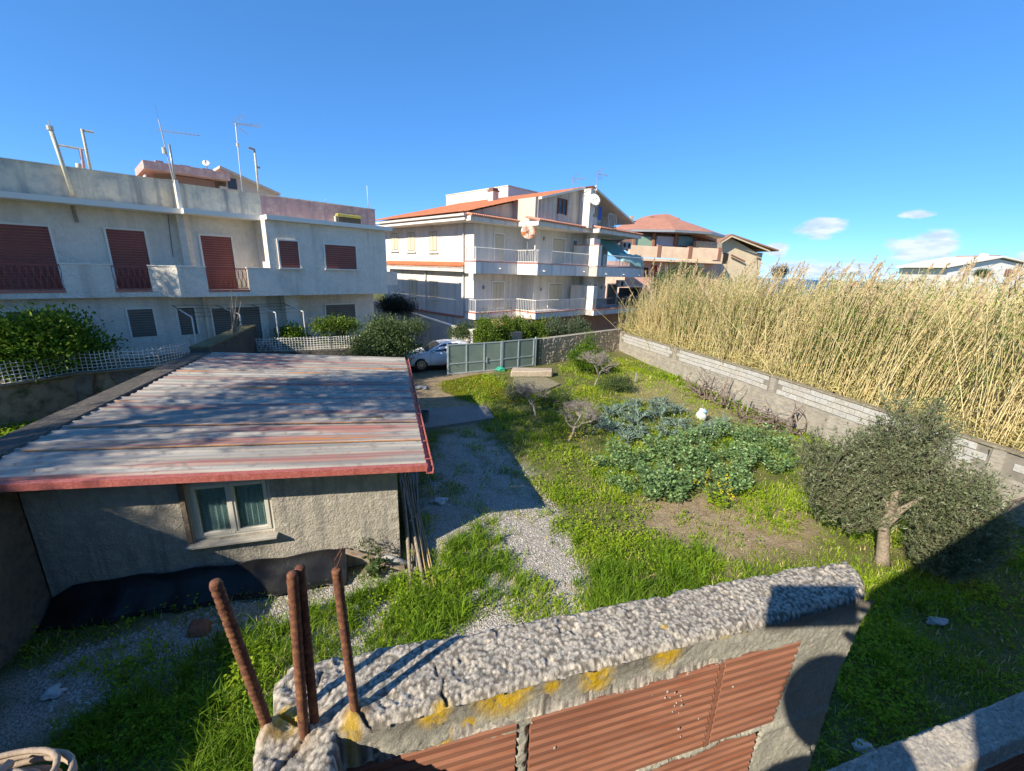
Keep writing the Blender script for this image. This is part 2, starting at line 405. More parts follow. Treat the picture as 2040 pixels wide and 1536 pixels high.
for (a, z) in (((H0, WA), (0, 2.38)), ((WB_, 0), (0, 2.17)), ((WA, WB_), (0, WZ0)), ((WA, WB_), (WZ1, 2.29))):
    mb.box(EN, a, (7.35, 7.57), z)
mb.build('front_wall', m_stucco, hut)
# trowelled relief on the front wall
def skin(name, F, a0, a1, b, z0, z1, holes, mat, parent, step=.022, amp=.016):
    A = np.arange(a0, a1+step/2, step); Zv = np.arange(z0, z1+step/2, step); AA, ZZ = np.meshgrid(A, Zv)
    d = np.abs(vnoise(AA*7+vnoise(AA, ZZ, 3, 5)*3, ZZ*9, 1, 6)-.5)*2.0*amp + (vnoise(AA, ZZ, 1.2, 7)-.5)*.03
    d = d + .004
    BB = b - d; P = np.stack([F.A[0]*AA+F.B[0]*BB, F.A[1]*AA+F.B[1]*BB, ZZ], -1)
    n_, m_ = AA.shape; I = np.arange(n_*m_).reshape(n_, m_)
    q = np.stack([I[:-1, :-1], I[:-1, 1:], I[1:, 1:], I[1:, :-1]], -1).reshape(-1, 4)
    ca = (AA[:-1, :-1]+step/2).ravel(); cz = (ZZ[:-1, :-1]+step/2).ravel(); keep = np.ones(len(q), bool)
    for (ha, hb, hz0, hz1) in holes: keep &= ~((ca > ha) & (ca < hb) & (cz > hz0) & (cz < hz1))
    return npmesh(name, P.reshape(-1, 3), quads=q[keep], mat=mat, parent=parent, smooth=True)
skin('stucco_coat', EN, H0+.01, -.002, 7.345, 0.0, 2.16, [(WA-.005, WB_+.005, WZ0, 2.3)], m_stucco, hut)
mb = MB(); mb.box(EN, (-.22, 0), (7.575, HB), (0, 2.14)); mb.build('side_wall', m_stucco, hut)
mb = MB(); mb.box(EN, (H0, -.23), (HB-.2, HB), (0, 2.17)); mb.build('rear_wall', m_stucco, hut)
# roof: slopes down to the gutter on the right
def rz(a): return 2.18 + (.53-a)*.0577
RA0, RA1, RB0, RB1 = -5.85, .50, 6.86, 16.28
def roofmat():
    m = bpy.data.materials.new('streaked_roof_sheet'); m.use_nodes = True; N, L = m.node_tree.nodes, m.node_tree.links
    b = N['Principled BSDF']; b.inputs['Roughness'].default_value = .8; b.inputs['Metallic'].default_value = 0; b.inputs['Specular IOR Level'].default_value = .12
    geo = N.new('ShaderNodeNewGeometry'); rot = N.new('ShaderNodeMapping'); rot.inputs['Rotation'].default_value = (0, 0, math.radians(-(90-73.42)))
    L.new(geo.outputs['Position'], rot.inputs[0])      # x along the ribs, y across them
    def noise(scl, s=1, d=4):
        mp = N.new('ShaderNodeMapping'); mp.inputs['Scale'].default_value = scl; L.new(rot.outputs[0], mp.inputs[0])
        n = N.new('ShaderNodeTexNoise'); n.inputs['Scale'].default_value = s; n.inputs['Detail'].default_value = d; L.new(mp.outputs[0], n.inputs['Vector']); return n.outputs[0]
    def mr(v, a, c):
        q = N.new('ShaderNodeMapRange'); q.inputs['From Min'].default_value = a; q.inputs['From Max'].default_value = c; L.new(v, q.inputs['Value']); return q.outputs[0]
    def mix(f, a, c):
        x = N.new('ShaderNodeMix'); x.data_type = 'RGBA'; L.new(f, x.inputs[0])
        for i, v in ((6, a), (7, c)):
            if isinstance(v, tuple): x.inputs[i].default_value = (*v, 1)
            else: L.new(v, x.inputs[i])
        return x.outputs[2]
    c = mix(mr(noise((.25, 3, 1)), .35, .65), (.43, .40, .34), (.25, .235, .21))
    c = mix(mr(noise((.16, 5.0, 1), 1, 3), .54, .66), c, (.33, .155, .13))
    c = mix(mr(noise((.10, 3.1, 2), 1, 2), .66, .69), c, (.50, .20, .05))
    c = mix(mr(noise((6, 9, 1)), .55, .75), c, (.22, .18, .16))
    # dots of rust along each rib
    c = mix(mr(noise((22, 22, 1), 1, 1), .70, .76), c, (.34, .17, .09))
    L.new(c, b.inputs['Base Color']); return m
m_roof = roofmat()
m_under = M('sheet_underside', (.20, .19, .18), r=.6)
PIT = .235; nsheet = 9; sw = (RB1-RB0)/nsheet
RUST = (.30, .13, .06)
m_rustband = M('rusty_overlap', (.52, .22, .06), (.40, .16, .05), sc=2, c3=(.5, .3, .16), sc3=20, r=.7)
for i in range(nsheet):
    b0 = RB0+i*sw; prof = []       # trapezoid ribs across the sheet
    nr = 4; pw = sw/nr
    for k in range(nr):
        s = b0+k*pw
        prof += [(s, 0), (s+pw*.28, .0), (s+pw*.31, .004), (s+pw*.36, .0), (s+pw*.66, 0), (s+pw*.74, .027), (s+pw*.92, .027)]
    prof.append((b0+sw, 0))
    lap = .006 if i % 2 else 0; jit = rng.uniform(-.05, .05); jr = rng.uniform(-.02, .02)
    mb = MB(); vs = []; nseg = 14
    for j in range(nseg+1):
        a = RA0+jit+(RA1+jr-RA0-jit)*j/nseg; sag = (vnoise(np.array(a), np.array(float(i)), .9, 9)-.5)*.02
        vs += [EN.w(a, b, rz(a)+h+lap+sag) for b, h in prof]
    np_ = len(prof)
    fs = [(j*np_+k, j*np_+k+1, (j+1)*np_+k+1, (j+1)*np_+k) for j in range(nseg) for k in range(np_-1)]
    mb.add(vs, fs); o = mb.build('roof_sheet', m_roof, hut)
    md = o.modifiers.new('thick', 'SOLIDIFY'); md.thickness = .004
for bb in (6.95+sw*1.02, 6.95+sw*2.04):      # rusty lap strips between sheets
    mb = MB(); mb.add([EN.w(a, b, rz(a)+.034) for a, b in ((RA0+.1, bb), (RA1-.02, bb), (RA1-.02, bb+.04), (RA0+.1, bb+.04))], [(0, 1, 2, 3)])
    o = mb.build('lap_strip', m_rustband, hut); md = o.modifiers.new('t', 'SOLIDIFY'); md.thickness = .006
mb = MB(); mb.prism([EN.w(a, 6.82, rz(a)-.065) for a in (RA0, .53)]+[EN.w(a, 6.845, rz(a)-.065) for a in (.53, RA0)], [EN.w(a, 6.82, rz(a)+.035) for a in (RA0, .53)]+[EN.w(a, 6.845, rz(a)+.035) for a in (.53, RA0)])
mb.build('front_fascia', m_red, hut)
mb = MB(); mb.prism([EN.w(a, b, rz(a)+.036) for a, b in ((RA0, 6.82), (.53, 6.82), (.53, 6.93), (RA0, 6.93))], [EN.w(a, b, rz(a)+.044) for a, b in ((RA0, 6.82), (.53, 6.82), (.53, 6.93), (RA0, 6.93))])
mb.build('fascia_cap', m_red, hut)
mb = MB()      # gutter: u profile along the right eave
gpz = rz(.53)
prof = [(.50, gpz+.0), (.50, gpz-.10), (.62, gpz-.11), (.635, gpz-.02), (.62, gpz-.02), (.605, gpz-.095), (.515, gpz-.085), (.515, gpz)]
mb.ext([EN.w(a, 6.80, z) for a, z in prof], tuple(np.array(EN.w(0, 9.5, 0))-np.array(EN.w(0, 0, 0))))
mb.build('gutter', m_red, hut)
for bb in np.arange(7.2, 16.2, .85): MB().box(EN, (.46, .64), (bb, bb+.025), (gpz-.015, gpz-.005)).build('gutter_strap', m_red, hut)
mb = MB()
for bb in (7.6, 9.8, 12, 14.2): mb.prism([EN.w(a, b, rz(a)-.09) for a, b in ((RA0, bb), (.48, bb), (.48, bb+.08), (RA0, bb+.08))], [EN.w(a, b, rz(a)-.012) for a, b in ((RA0, bb), (.48, bb), (.48, bb+.08), (RA0, bb+.08))])
mb.build('rafter', m_under, hut)
# window
win = MB(); f = .055
win.box(EN, (WA, WA+f), (7.40, 7.47), (WZ0, WZ1)).box(EN, (WB_-f, WB_), (7.40, 7.47), (WZ0, WZ1)).box(EN, (WA+f, WB_-f), (7.40, 7.47), (WZ0, WZ0+f)).box(EN, (WA+f, WB_-f), (7.40, 7.47), (WZ1-f, WZ1))
wo = win.build('window', m_pvc, hut, bevel=.004)
wm = (WA+WB_)/2
m_glass = M('window_glass', (.55, .62, .62), r=.05, spec=.6)
gt_ = m_glass.node_tree; tr_ = gt_.nodes.new('ShaderNodeBsdfTransparent'); tr_.inputs[0].default_value = (.88, .94, .93, 1); gl_ = gt_.nodes.new('ShaderNodeBsdfGlossy'); gl_.inputs['Roughness'].default_value = .03; mx_ = gt_.nodes.new('ShaderNodeMixShader'); mx_.inputs[0].default_value = .10; gt_.links.new(tr_.outputs[0], mx_.inputs[1]); gt_.links.new(gl_.outputs[0], mx_.inputs[2]); gt_.links.new(mx_.outputs[0], gt_.nodes['Material Output'].inputs[0])
m_curt = M('pale_net_curtain', (.78, .84, .80), (.52, .60, .60), sc=24, stretch=(1, 1, .3), r=.9)
for s, (x0, x1) in enumerate(((WA+f, wm), (wm, WB_-f))):
    fr_ = MB(); g = .065
    fr_.box(EN, (x0+.004, x0+g), (7.385, 7.44), (WZ0+f, WZ1-f)).box(EN, (x1-g, x1-.004), (7.385, 7.44), (WZ0+f, WZ1-f)).box(EN, (x0+g, x1-g), (7.385, 7.44), (WZ0+f, WZ0+f+g)).box(EN, (x0+g, x1-g), (7.385, 7.44), (WZ1-f-g, WZ1-f))
    fr_.build('sash', m_pvc, wo, bevel=.005)
    MB().box(EN, (x0+g, x1-g), (7.425, 7.43), (WZ0+f+g, WZ1-f-g)).build('pane', m_glass, wo)
    cn = 60; cu = MB(); xs = np.linspace(x0+g-.02, x1-g+.02, cn); cv = []
    for z in (WZ0+f, WZ1-f): cv += [EN.w(x, 7.475+.016*math.sin(k*.55+s)+.008*math.sin(k*1.7), z) for k, x in enumerate(xs)]
    cu.add(cv, [(k, k+1, cn+k+1, cn+k) for k in range(cn-1)]); cu.build('curtain', m_curt, wo, smooth=True)
    # gauze check
    nt = MB()
    for z in np.arange(WZ0+f+g+.01, WZ1-f-g, .028): nt.box(EN, (x0+g, x1-g), (7.446, 7.449), (z, z+.005))
    for x in np.arange(x0+g+.01, x1-g, .03): nt.box(EN, (x, x+.004), (7.4505, 7.4535), (WZ0+f+g, WZ1-f-g))
    nt.build('net', M('dark_net', (.16, .24, .25), r=.8), wo, kind='stuff')
MB().box(EN, (wm-.02, wm+.02), (7.372, 7.384), (WZ0+.1, WZ1-.08)).build('cover_strip', m_pvc, wo)
MB().box(EN, (WA-.09, WB_+.05), (7.20, 7.40), (WZ0-.055, WZ0-.008)).build('sill', M('grey_stone_sill', (.42, .40, .35), (.33, .31, .27), sc=6, bump=.3, bsc=40), wo, bevel=.006)
mb = MB()      # rough plaster band left of the frame
mb.box(EN, (WA-.075, WA-.003), (7.30, 7.345), (WZ0-.01, WZ1+.05)); mb.build('reveal_band', m_stucco2, wo)
MB().box(EN, (H0+.02, -.25), (9.4, 9.45), (0.0, 2.3)).build('room_partition', M('dark_room', (.12, .11, .10)), hut)
MB().box(EN, (H0, -.23), (7.6, HB-.21), (-.05, .03)).build('hut_floor', M('hut_floor', (.2, .19, .18)), hut)

# left side wall running towards the viewer
bw = thing('boundary_wall', 'dark plastered wall running along the left side of the hut towards the viewer', 'wall', EN.w(-5.6, 4, 0))
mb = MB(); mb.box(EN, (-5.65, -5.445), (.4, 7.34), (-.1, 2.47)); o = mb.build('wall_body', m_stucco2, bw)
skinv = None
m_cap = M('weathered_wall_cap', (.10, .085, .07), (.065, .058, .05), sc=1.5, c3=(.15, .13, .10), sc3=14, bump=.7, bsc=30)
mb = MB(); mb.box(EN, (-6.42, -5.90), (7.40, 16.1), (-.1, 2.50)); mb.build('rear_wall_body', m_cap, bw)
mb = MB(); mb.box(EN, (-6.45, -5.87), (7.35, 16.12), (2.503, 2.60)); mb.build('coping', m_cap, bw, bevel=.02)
m_mossy = M('mossy_concrete', (.10, .10, .05), (.19, .18, .09), sc=3, c3=(.07, .07, .05), sc3=10, bump=.5, bsc=30)
m_conc = M('grey_concrete', (.27, .26, .235), (.20, .195, .18), sc=1.3, c3=(.33, .315, .28), sc3=9, bump=.5, bsc=35, streak=((.15, .145, .13), 4))
lw = thing('end_wall', 'dark wall with a mossy top rising beyond the far left corner of the hut roof', 'wall', EN.w(-6, 16.2, 0))
c0 = EN.g(416, 702, 2.62); 
MB().box(EN, (-6.45, -5.90), (16.14, 21.6), (-.1, 2.72)).build('wall_body', M('dark_render', (.085, .08, .07), (.06, .056, .05), sc=2, bump=.4), lw)
MB().box(EN, (-6.47, -5.88), (16.13, 21.62), (2.723, 2.80)).build('coping', m_mossy, lw, bevel=.015)

# black plastic sheet along the foot of the wall
m_tarp = M('black_plastic', (.009, .009, .009), (.02, .02, .02), sc=3, r=.35, spec=.25, bump=.25, bsc=6, bumpd=.03)
te = np.array([-5.40, -5.1, -4.7, -4.2, -3.9, -3.4, -2.9, -2.5, -2.1, -1.7, -1.3, -.95]); tz = np.array([.30, .47, .48, .50, .47, .49, .44, .47, .43, .45, .47, .44])
A = np.linspace(-5.40, -.95, 140); K = 22; Vt = []
topz = np.interp(A, te, tz) + .02*np.abs(np.sin((A+5.4)*math.pi/.85))
for k in range(K+1):
    t = k/K
    for i, a in enumerate(A):
        b = 7.30 - .46*t**1.4 + .03*math.sin(a*5+t*3)*t + .02*math.sin(a*13)*(t) + .05*float(vnoise(np.array(a), np.array(t), 1.5, 8)-.5)
        z = topz[i]*(1-t) + .03*t - .02*math.sin(t*math.pi)
        Vt.append(EN.w(a, min(b, 7.31), max(z, .012) + (.02 if t > .95 else 0)))
I = np.arange((K+1)*140).reshape(K+1, 140)
o = npmesh('plastic_sheet', np.array(Vt), quads=np.stack([I[:-1, :-1], I[:-1, 1:], I[1:, 1:], I[1:, :-1]], -1).reshape(-1, 4), mat=m_tarp, smooth=True)
tag(o, 'black plastic sheet leaning along the foot of the stuccoed hut wall', 'plastic sheet'); md = o.modifiers.new('t', 'SOLIDIFY'); md.thickness = .006
bd = thing('fallen_board', 'weathered brown board lying at the right end of the black plastic sheet', 'board', EN.w(-.8, 7.0, 0))
mb = MB(); p0 = np.array(EN.w(-.98, 7.22, .47)); p1 = np.array(EN.w(.06, 6.98, .13)); d = np.array(EN.w(0, -.15, -.05)); up = np.array((0, 0, .035))
mb.prism([p0, p1, p1+d, p0+d*.6], [p0+up, p1+up, p1+d+up, p0+d*.6+up]); mb.build('plank', M('old_board', (.23, .15, .10), (.33, .27, .20), sc=9, stretch=(1, 1, 4), bump=.4), bd, bevel=.006)
mb = MB(); p0 = np.array(EN.w(-.45, 7.1, .30)); p1 = np.array(EN.w(.10, 6.95, .17)); mb.tube([p0, (p0+p1)/2+np.array((0, 0, .03)), p1], [.05, .07, .045], 8); mb.build('plaster_crust', m_mortar, bd, smooth=True)
# ================================================================== GARDEN WALLS
m_block = [M('concrete_block', (.50, .50, .475), (.39, .39, .37), sc=2.5, c3=(.36, .345, .31), sc3=11, bump=.4, bsc=60), M('concrete_block_warm', (.42, .405, .36), (.33, .315, .28), sc=3, c3=(.52, .50, .46), sc3=13, bump=.4, bsc=60)]
m_wallc = M('board_marked_concrete', (.42, .385, .315), (.31, .285, .235), sc=1.4, c3=(.20, .185, .15), sc3=6, bump=.6, bsc=22, stretch=(.6, .6, 2.5), streak=((.25, .23, .19), 3))
m_top = M('mossy_wall_top', (.24, .205, .14), (.16, .14, .095), sc=2, c3=(.33, .30, .23), sc3=12, bump=.6, bsc=40)
W0 = np.array(EN.w(16.35, 27.3, 0)); W1 = np.array(EN.w(14.05, 1.0, 0)); WL = np.linalg.norm(W1-W0); wd = (W1-W0)/WL
WF = Frame(math.degrees(math.atan2(wd[0], wd[1])))      # a runs towards the viewer, b to the left of that = beyond the wall (east)
wa0, wb0 = W0[:2]@WF.A, W0[:2]@WF.B
if EN.A@WF.B < 0: SIDE = -1
else: SIDE = 1
def WP(s, d, z): return WF.w(wa0+s, wb0+SIDE*d, z)       # s along, d = distance beyond the garden face
class _W: 
    def w(s, a, b, z): return WP(a, b, z)
WFR = _W()
rw = thing('block_wall', 'long pale concrete block wall closing the right side of the garden, reeds behind it', 'wall', tuple(W0))
def wh(s): return 1.40 + .30*min(1, s/13)                # height along
for s0 in np.arange(0, WL, 3.0):
    s1 = min(s0+3.0, WL); h0, h1 = wh(s0), wh(s1); mb = MB()
    base = [WP(s0, 0, -.2), WP(s1, 0, -.2), WP(s1, .22, -.2), WP(s0, .22, -.2)]
    mb.prism(base, [WP(s0, 0, h0-.68), WP(s1, 0, h1-.68), WP(s1, .22, h1-.68), WP(s0, .22, h0-.68)]); mb.build('footing', m_wallc, rw)
    mb = MB(); mb.prism([WP(s0, -.02, h0-.06), WP(s1, -.02, h1-.06), WP(s1, .26, h1-.06), WP(s0, .26, h0-.06)], [WP(s0, -.02, h0), WP(s1, -.02, h1), WP(s1, .26, h1), WP(s0, .26, h0)]); mb.build('coping', m_top, rw, bevel=.012)
    mb = MB(); mb.prism([WP(s0, .03, h0-.679), WP(s1, .03, h1-.679), WP(s1, .19, h1-.679), WP(s0, .19, h0-.679)], [WP(s0, .03, h0-.061), WP(s1, .03, h1-.061), WP(s1, .19, h1-.061), WP(s0, .19, h0-.061)]); mb.build('mortar_core', M('recessed_mortar', (.24, .22, .18), (.18, .165, .14), sc=5) if s0 == 0 else bpy.data.materials['recessed_mortar'], rw)
bl = .50
protos = []
for mm in m_block:
    b = MB(); b.box(WFR, (-bl/2+.012-0, bl/2-.012), (0, .17), (-.090, .090))
    # local block about its own middle
    b.v = [tuple(np.array(v)-np.array(WP(0, 0, 0))) for v in b.v]
    me = bpy.data.meshes.new('concrete_block'); me.from_pydata(b.v, [], b.f); bm = bmesh.new(); bm.from_mesh(me); bmesh.ops.recalc_face_normals(bm, faces=bm.faces)
    bmesh.ops.bevel(bm, geom=list(bm.edges), offset=.008, segments=1, affect='EDGES'); bm.to_mesh(me); bm.free(); me.materials.append(mm); protos.append(me)
PILL = [0.15, 7.2, 14.4, 21.6]
for c in range(3):
    s = .25 + (bl/2 if c % 2 else 0) + .15
    while s < WL-.3:
        if min(abs(s-p) for p in PILL) > .38:
            h = wh(s); z = h-.06-.105-c*.205
            if True:
                P = WP(s, .005+rng.uniform(-.006, .006), z+rng.uniform(-.004, .004))
                o = link('concrete_block', random.choice(protos), None, rw, tuple(np.array(P)-ROOT[rw.name])); o.rotation_euler = (0, 0, rng.uniform(-.012, .012))
        s += bl
for p in PILL:
    h = wh(p); MB().box(WFR, (p-.13, p+.13), (-.012, .20), (-.2, h-.062)).build('pillar', m_wallc, rw)

# back wall of rubble between the gate and the corner
m_rubble = M('rubble_render', (.42, .35, .26), (.33, .28, .21), sc=2.2, c3=(.54, .46, .35), sc3=9, bump=1.0, bsc=9, bumpd=.06, vor=False)
bk = thing('rubble_wall', 'rough brown rubble wall between the green gate and the far garden corner', 'wall', atz(1150, 712))
B0 = atz(1072, 728); B1 = W0 + np.array([0, 0, 0]); bl_ = np.linalg.norm((B1-B0)[:2]); bdv = (B1-B0)/bl_; bn = np.array([-bdv[1], bdv[0], 0])
ns, nz_ = 150, 34; S, T = np.meshgrid(np.linspace(0, 1, ns), np.linspace(0, 1, nz_))
hh = 1.58 + .02*np.sin(S*20)
# stones: cells pushed out
dsp = np.zeros(S.shape); 
sx = rng.uniform(0, bl_, 330); sz = rng.uniform(0, 1.6, 330); sh = rng.uniform(0, 1, 330)
D2 = np.sqrt((S[..., None]*bl_-sx)**2+((T*1.58)[..., None]-sz)**2*1.8); o1 = np.sort(D2, -1); near = D2.argmin(-1)
dsp = np.clip((o1[..., 1]-o1[..., 0])*1.4, 0, .06)*(.4+sh[near])
Vw = B0[None, None]+bdv*(S[..., None]*bl_) - bn*dsp[..., None] + np.array([0, 0, 1.0])*(T*hh)[..., None]
I = np.arange(ns*nz_).reshape(nz_, ns)
npmesh('stone_face', Vw.reshape(-1, 3), quads=np.stack([I[:-1, :-1], I[:-1, 1:], I[1:, 1:], I[1:, :-1]], -1).reshape(-1, 4), mat=m_rubble, parent=bk, smooth=True, kind='stuff')
q = [B0+bn*.02, B1+bn*.02, B1+bn*.3, B0+bn*.3]; MB().prism(q, [p+np.array((0, 0, 1.555)) for p in q]).build('wall_core', m_rubble, bk)
q = [p+np.array((0, 0, 1.558)) for p in (B0-bn*.06, B1-bn*.06, B1+bn*.32, B0+bn*.32)]; MB().prism(q, [p+np.array((0, 0, .06)) for p in q]).build('coping', m_wallc, bk, bevel=.01)
o = MB().box(WFR, (-.12, .16), (-.05, .3), (0, 1.46)).build('corner_pillar', m_wallc, bk)

# ------------------------------------------------------------------ gate
m_gate = M('blue_grey_gate_sheet', (.20, .26, .22), (.165, .215, .19), sc=1.5, r=.45, metal=.1)
m_gfr = M('pale_gate_frame', (.36, .42, .41), (.29, .34, .34), sc=4, r=.45)
def gate_leaf(root, P0, P1, h, n, mid, t=.05):
    L_ = np.linalg.norm((P1-P0)[:2]); d = (P1-P0)/L_; nn = np.array([-d[1], d[0], 0]); F = Frame(math.degrees(math.atan2(d[0], d[1])))
    a0, b0 = P0[:2]@F.A, P0[:2]@F.B
    for k in range(n):
        x0 = a0+L_*k/n; x1 = a0+L_*(k+1)/n
        for z0, z1 in ((.12, mid-.03), (mid+.03, h-.05)):
            MB().box(F, (x0+.03, x1-.03), (b0+.012, b0+.024), (z0, z1)).build('panel', m_gate, root)
    for k in range(n+1):
        x = a0+L_*k/n; w = .035 if 0 < k < n else .045
        MB().box(F, (x-w, x+w), (b0-.02, b0+.05), (.06, h)).build('upright', m_gfr, root, bevel=.004)
    for z in (.09, mid, h-.03): 
        for k in range(n): MB().box(F, (a0+L_*k/n+.046, a0+L_*(k+1)/n-.046), (b0-.012, b0+.042), (z-.028, z+.028)).build('rail', m_gfr, root)
    return F, a0, b0, L_
g1a, g1b, g2b = atz(893, 748), atz(998, 738), atz(1062, 730)
gt = thing('metal_gate', 'wide blue-grey sheet metal gate leaf beside the white car', 'gate', g1a)
F, a0, b0, L_ = gate_leaf(gt, g1a, g1b, 1.68, 3, .62)
MB().box(F, (a0+L_*.70, a0+L_*.72), (b0-.05, b0-.02), (.55, .85)).build('latch', m_gfr, gt)
gt2 = thing('metal_gate', 'narrower blue-grey gate leaf next to the rubble wall', 'gate', g1b)
F, a0, b0, L_ = gate_leaf(gt2, g1b+(g2b-g1b)*.03, g2b, 1.70, 2, .66)
m_dkg = M('dark_green_steel', (.03, .05, .045), r=.5)
gpst = thing('gate_post', 'dark green steel post and panel at the right end of the gate', 'post', g2b)
MB().box(F, (a0+L_+.10, a0+L_+.18), (b0-.02, b0+.07), (0, 1.78)).build('post', m_gfr, gpst)
MB().box(F, (a0+L_+.19, a0+L_+.62), (b0+.03, b0+.09), (0, 1.64)).build('panel', m_dkg, gpst)
# kerb at the foot of the gate
o = MB().prism([g1a+np.array((.2, -.02, -.1)), g1b+np.array((0, -.02, -.1)), g1b+np.array((0, .35, -.1)), g1a+np.array((.2, .35, -.1))], [g1a+np.array((.2, -.02, .08)), g1b+np.array((0, -.02, .08)), g1b+np.array((0, .35, .08)), g1a+np.array((.2, .35, .08))]).build('kerb', m_wallc, kind='structure')

# ------------------------------------------------------------------ apron, cistern, small things
m_slab = M('apron_concrete', (.23, .215, .19), (.17, .16, .145), sc=1.5, c3=(.28, .265, .24), sc3=12, bump=.4, bsc=50)
c = [atz(*p) for p in ((828, 818), (930, 812), (968, 812), (985, 835), (925, 845), (838, 858))]
o = MB().prism([p+np.array((0, 0, -.05)) for p in c], [p+np.array((0, 0, .075)) for p in c]).build('concrete_apron', m_slab, kind='structure')
ci = thing('cistern', 'low pale masonry cistern with a broad flat slab in the middle of the garden', 'cistern', atz(1060, 755))
m_tuff = M('pale_tuff', (.42, .34, .24), (.34, .27, .19), sc=3, c3=(.50, .44, .34), sc3=11, bump=.7, bsc=25)
t0, t1 = atz(1017, 752), atz(1100, 752); 
q = [t0, t1, t1+np.array((.1, .8, 0)), t0+np.array((.1, .8, 0))]; MB().prism(q, [p+np.array((0, 0, .34+.05*(i%2))) for i, p in enumerate(q)]).build('masonry', m_tuff, ci, bevel=.05)
q = [atz(*p) for p in ((1020, 782), (1060, 786), (1092, 778), (1116, 767), (1088, 754), (1024, 754))]; MB().prism(q, [p+np.array((0, 0, .07)) for p in q]).build('slab', M('pale_slab', (.34, .30, .20), (.24, .21, .13), sc=5, c3=(.17, .15, .07), sc3=14, bump=.8, thr3=(.40, .62)), ci, bevel=.02)
def lump(name, c, r, seed, mat, label=None, cat=None, parent=None, sub=3, amp=.25, **kw):
    bm = bmesh.new(); bmesh.ops.create_icosphere(bm, subdivisions=sub, radius=1)
    for v in bm.verts:
        f = 1+amp*2*(mnoise.noise(v.co*1.3+Vector((seed, 0, 0)))) + amp*.6*mnoise.noise(v.co*4+Vector((0, seed, 0)))
        v.co = Vector((v.co.x*r[0]*f, v.co.y*r[1]*f, v.co.z*r[2]*f))
    me = bpy.data.meshes.new(name); bm.to_mesh(me); bm.free(); me.polygons.foreach_set('use_smooth', [True]*len(me.polygons))
    o = link(name, me, mat, parent, c if parent is None else tuple(np.array(c)-off(parent)))
    return tag(o, label, cat, **kw) if label else o
m_terr = M('terracotta_shard', (.33, .13, .07), (.26, .10, .06), sc=20, bump=.5)
m_cloth = M('dirty_white_cloth', (.58, .60, .58), (.40, .44, .45), sc=8, bump=.5, bsc=20)
lump('clay_lump', atz(398, 1252, .05), (.17, .15, .10), 3, m_terr, 'reddish clay lump on the shaded gravel before the black sheet', 'clay lump')
lump('rag', atz(874, 997, .05), (.17, .13, .05), 5, m_cloth, 'crumpled pale rag on the grass right of the cane bundle', 'rag', amp=.45)
lump('rag', atz(105, 1378, .05), (.12, .09, .04), 9, m_cloth, 'small pale scrap on the shaded gravel at the lower left', 'rag', amp=.45)
lump('stone', atz(1868, 1238, .05), (.16, .07, .04), 19, M('pale_stone', (.45, .43, .42), (.35, .33, .33), sc=9), 'long pale stone in the shaded grass on the right', 'stone', amp=.4)
lump('stone', atz(1720, 1490, .05), (.13, .09, .06), 29, bpy.data.materials['pale_stone'], 'pale stone in the shaded grass just above the low ledge', 'stone', amp=.3)
lump('green_bag', atz(997, 736, .12), (.28, .16, .14), 4, M('green_plastic', (.03, .28, .17), r=.5), 'small bright green plastic bag at the foot of the gate', 'bag', amp=.35)
lump('tarp_heap', atz(838, 772, .08), (.4, .2, .10), 41, M('pale_debris', (.35, .37, .38), (.2, .2, .2), sc=6), 'pale heap of debris on the dark drive behind the hut', 'debris', amp=.4)
# white sack on a short stake
P = atz(1396, 838, 0); sk = thing('white_sack', 'white sack with a blue patch tied over a stake in the vegetable bed', 'sack', P)
lump('sack', tuple(P+np.array((0, 0, .25))), (.20, .16, .27), 12, m_cloth, parent=sk, amp=.18)
lump('blue_patch', tuple(P+np.array((.04, -.10, .42))), (.10, .07, .08), 14, M('blue_plastic', (.12, .30, .52), (.35, .5, .62), sc=10, r=.4), parent=sk, amp=.3)
MB().tube([P+np.array((0, .05, 0)), P+np.array((.02, .05, .95))], .012).build('stake', M('grey_stake', (.30, .26, .21), (.22, .18, .15), sc=12), sk)
m_stake = bpy.data.materials['grey_stake']
P = atz(1266, 762); o = MB().tube([P, P+np.array((0, 0, .52))], .055, 8).tube([P+np.array((0, 0, .50)), P+np.array((0, 0, .54))], .07, 8).build('stone_post', m_conc); tag(o, 'short grey post standing alone in the grass near the block wall', 'post')
# bucket
P = atz(845, 843); o = MB().lathe(P, [(.13, 0), (.15, .02), (.19, .42), (.205, .43), (.205, .46), (.18, .46), (.12, .03)], 20).build('bucket', M('grey_blue_bucket', (.10, .15, .15), (.07, .10, .11), sc=9, r=.5), smooth=False); tag(o, 'dark blue-green bucket under the hut gutter', 'bucket')

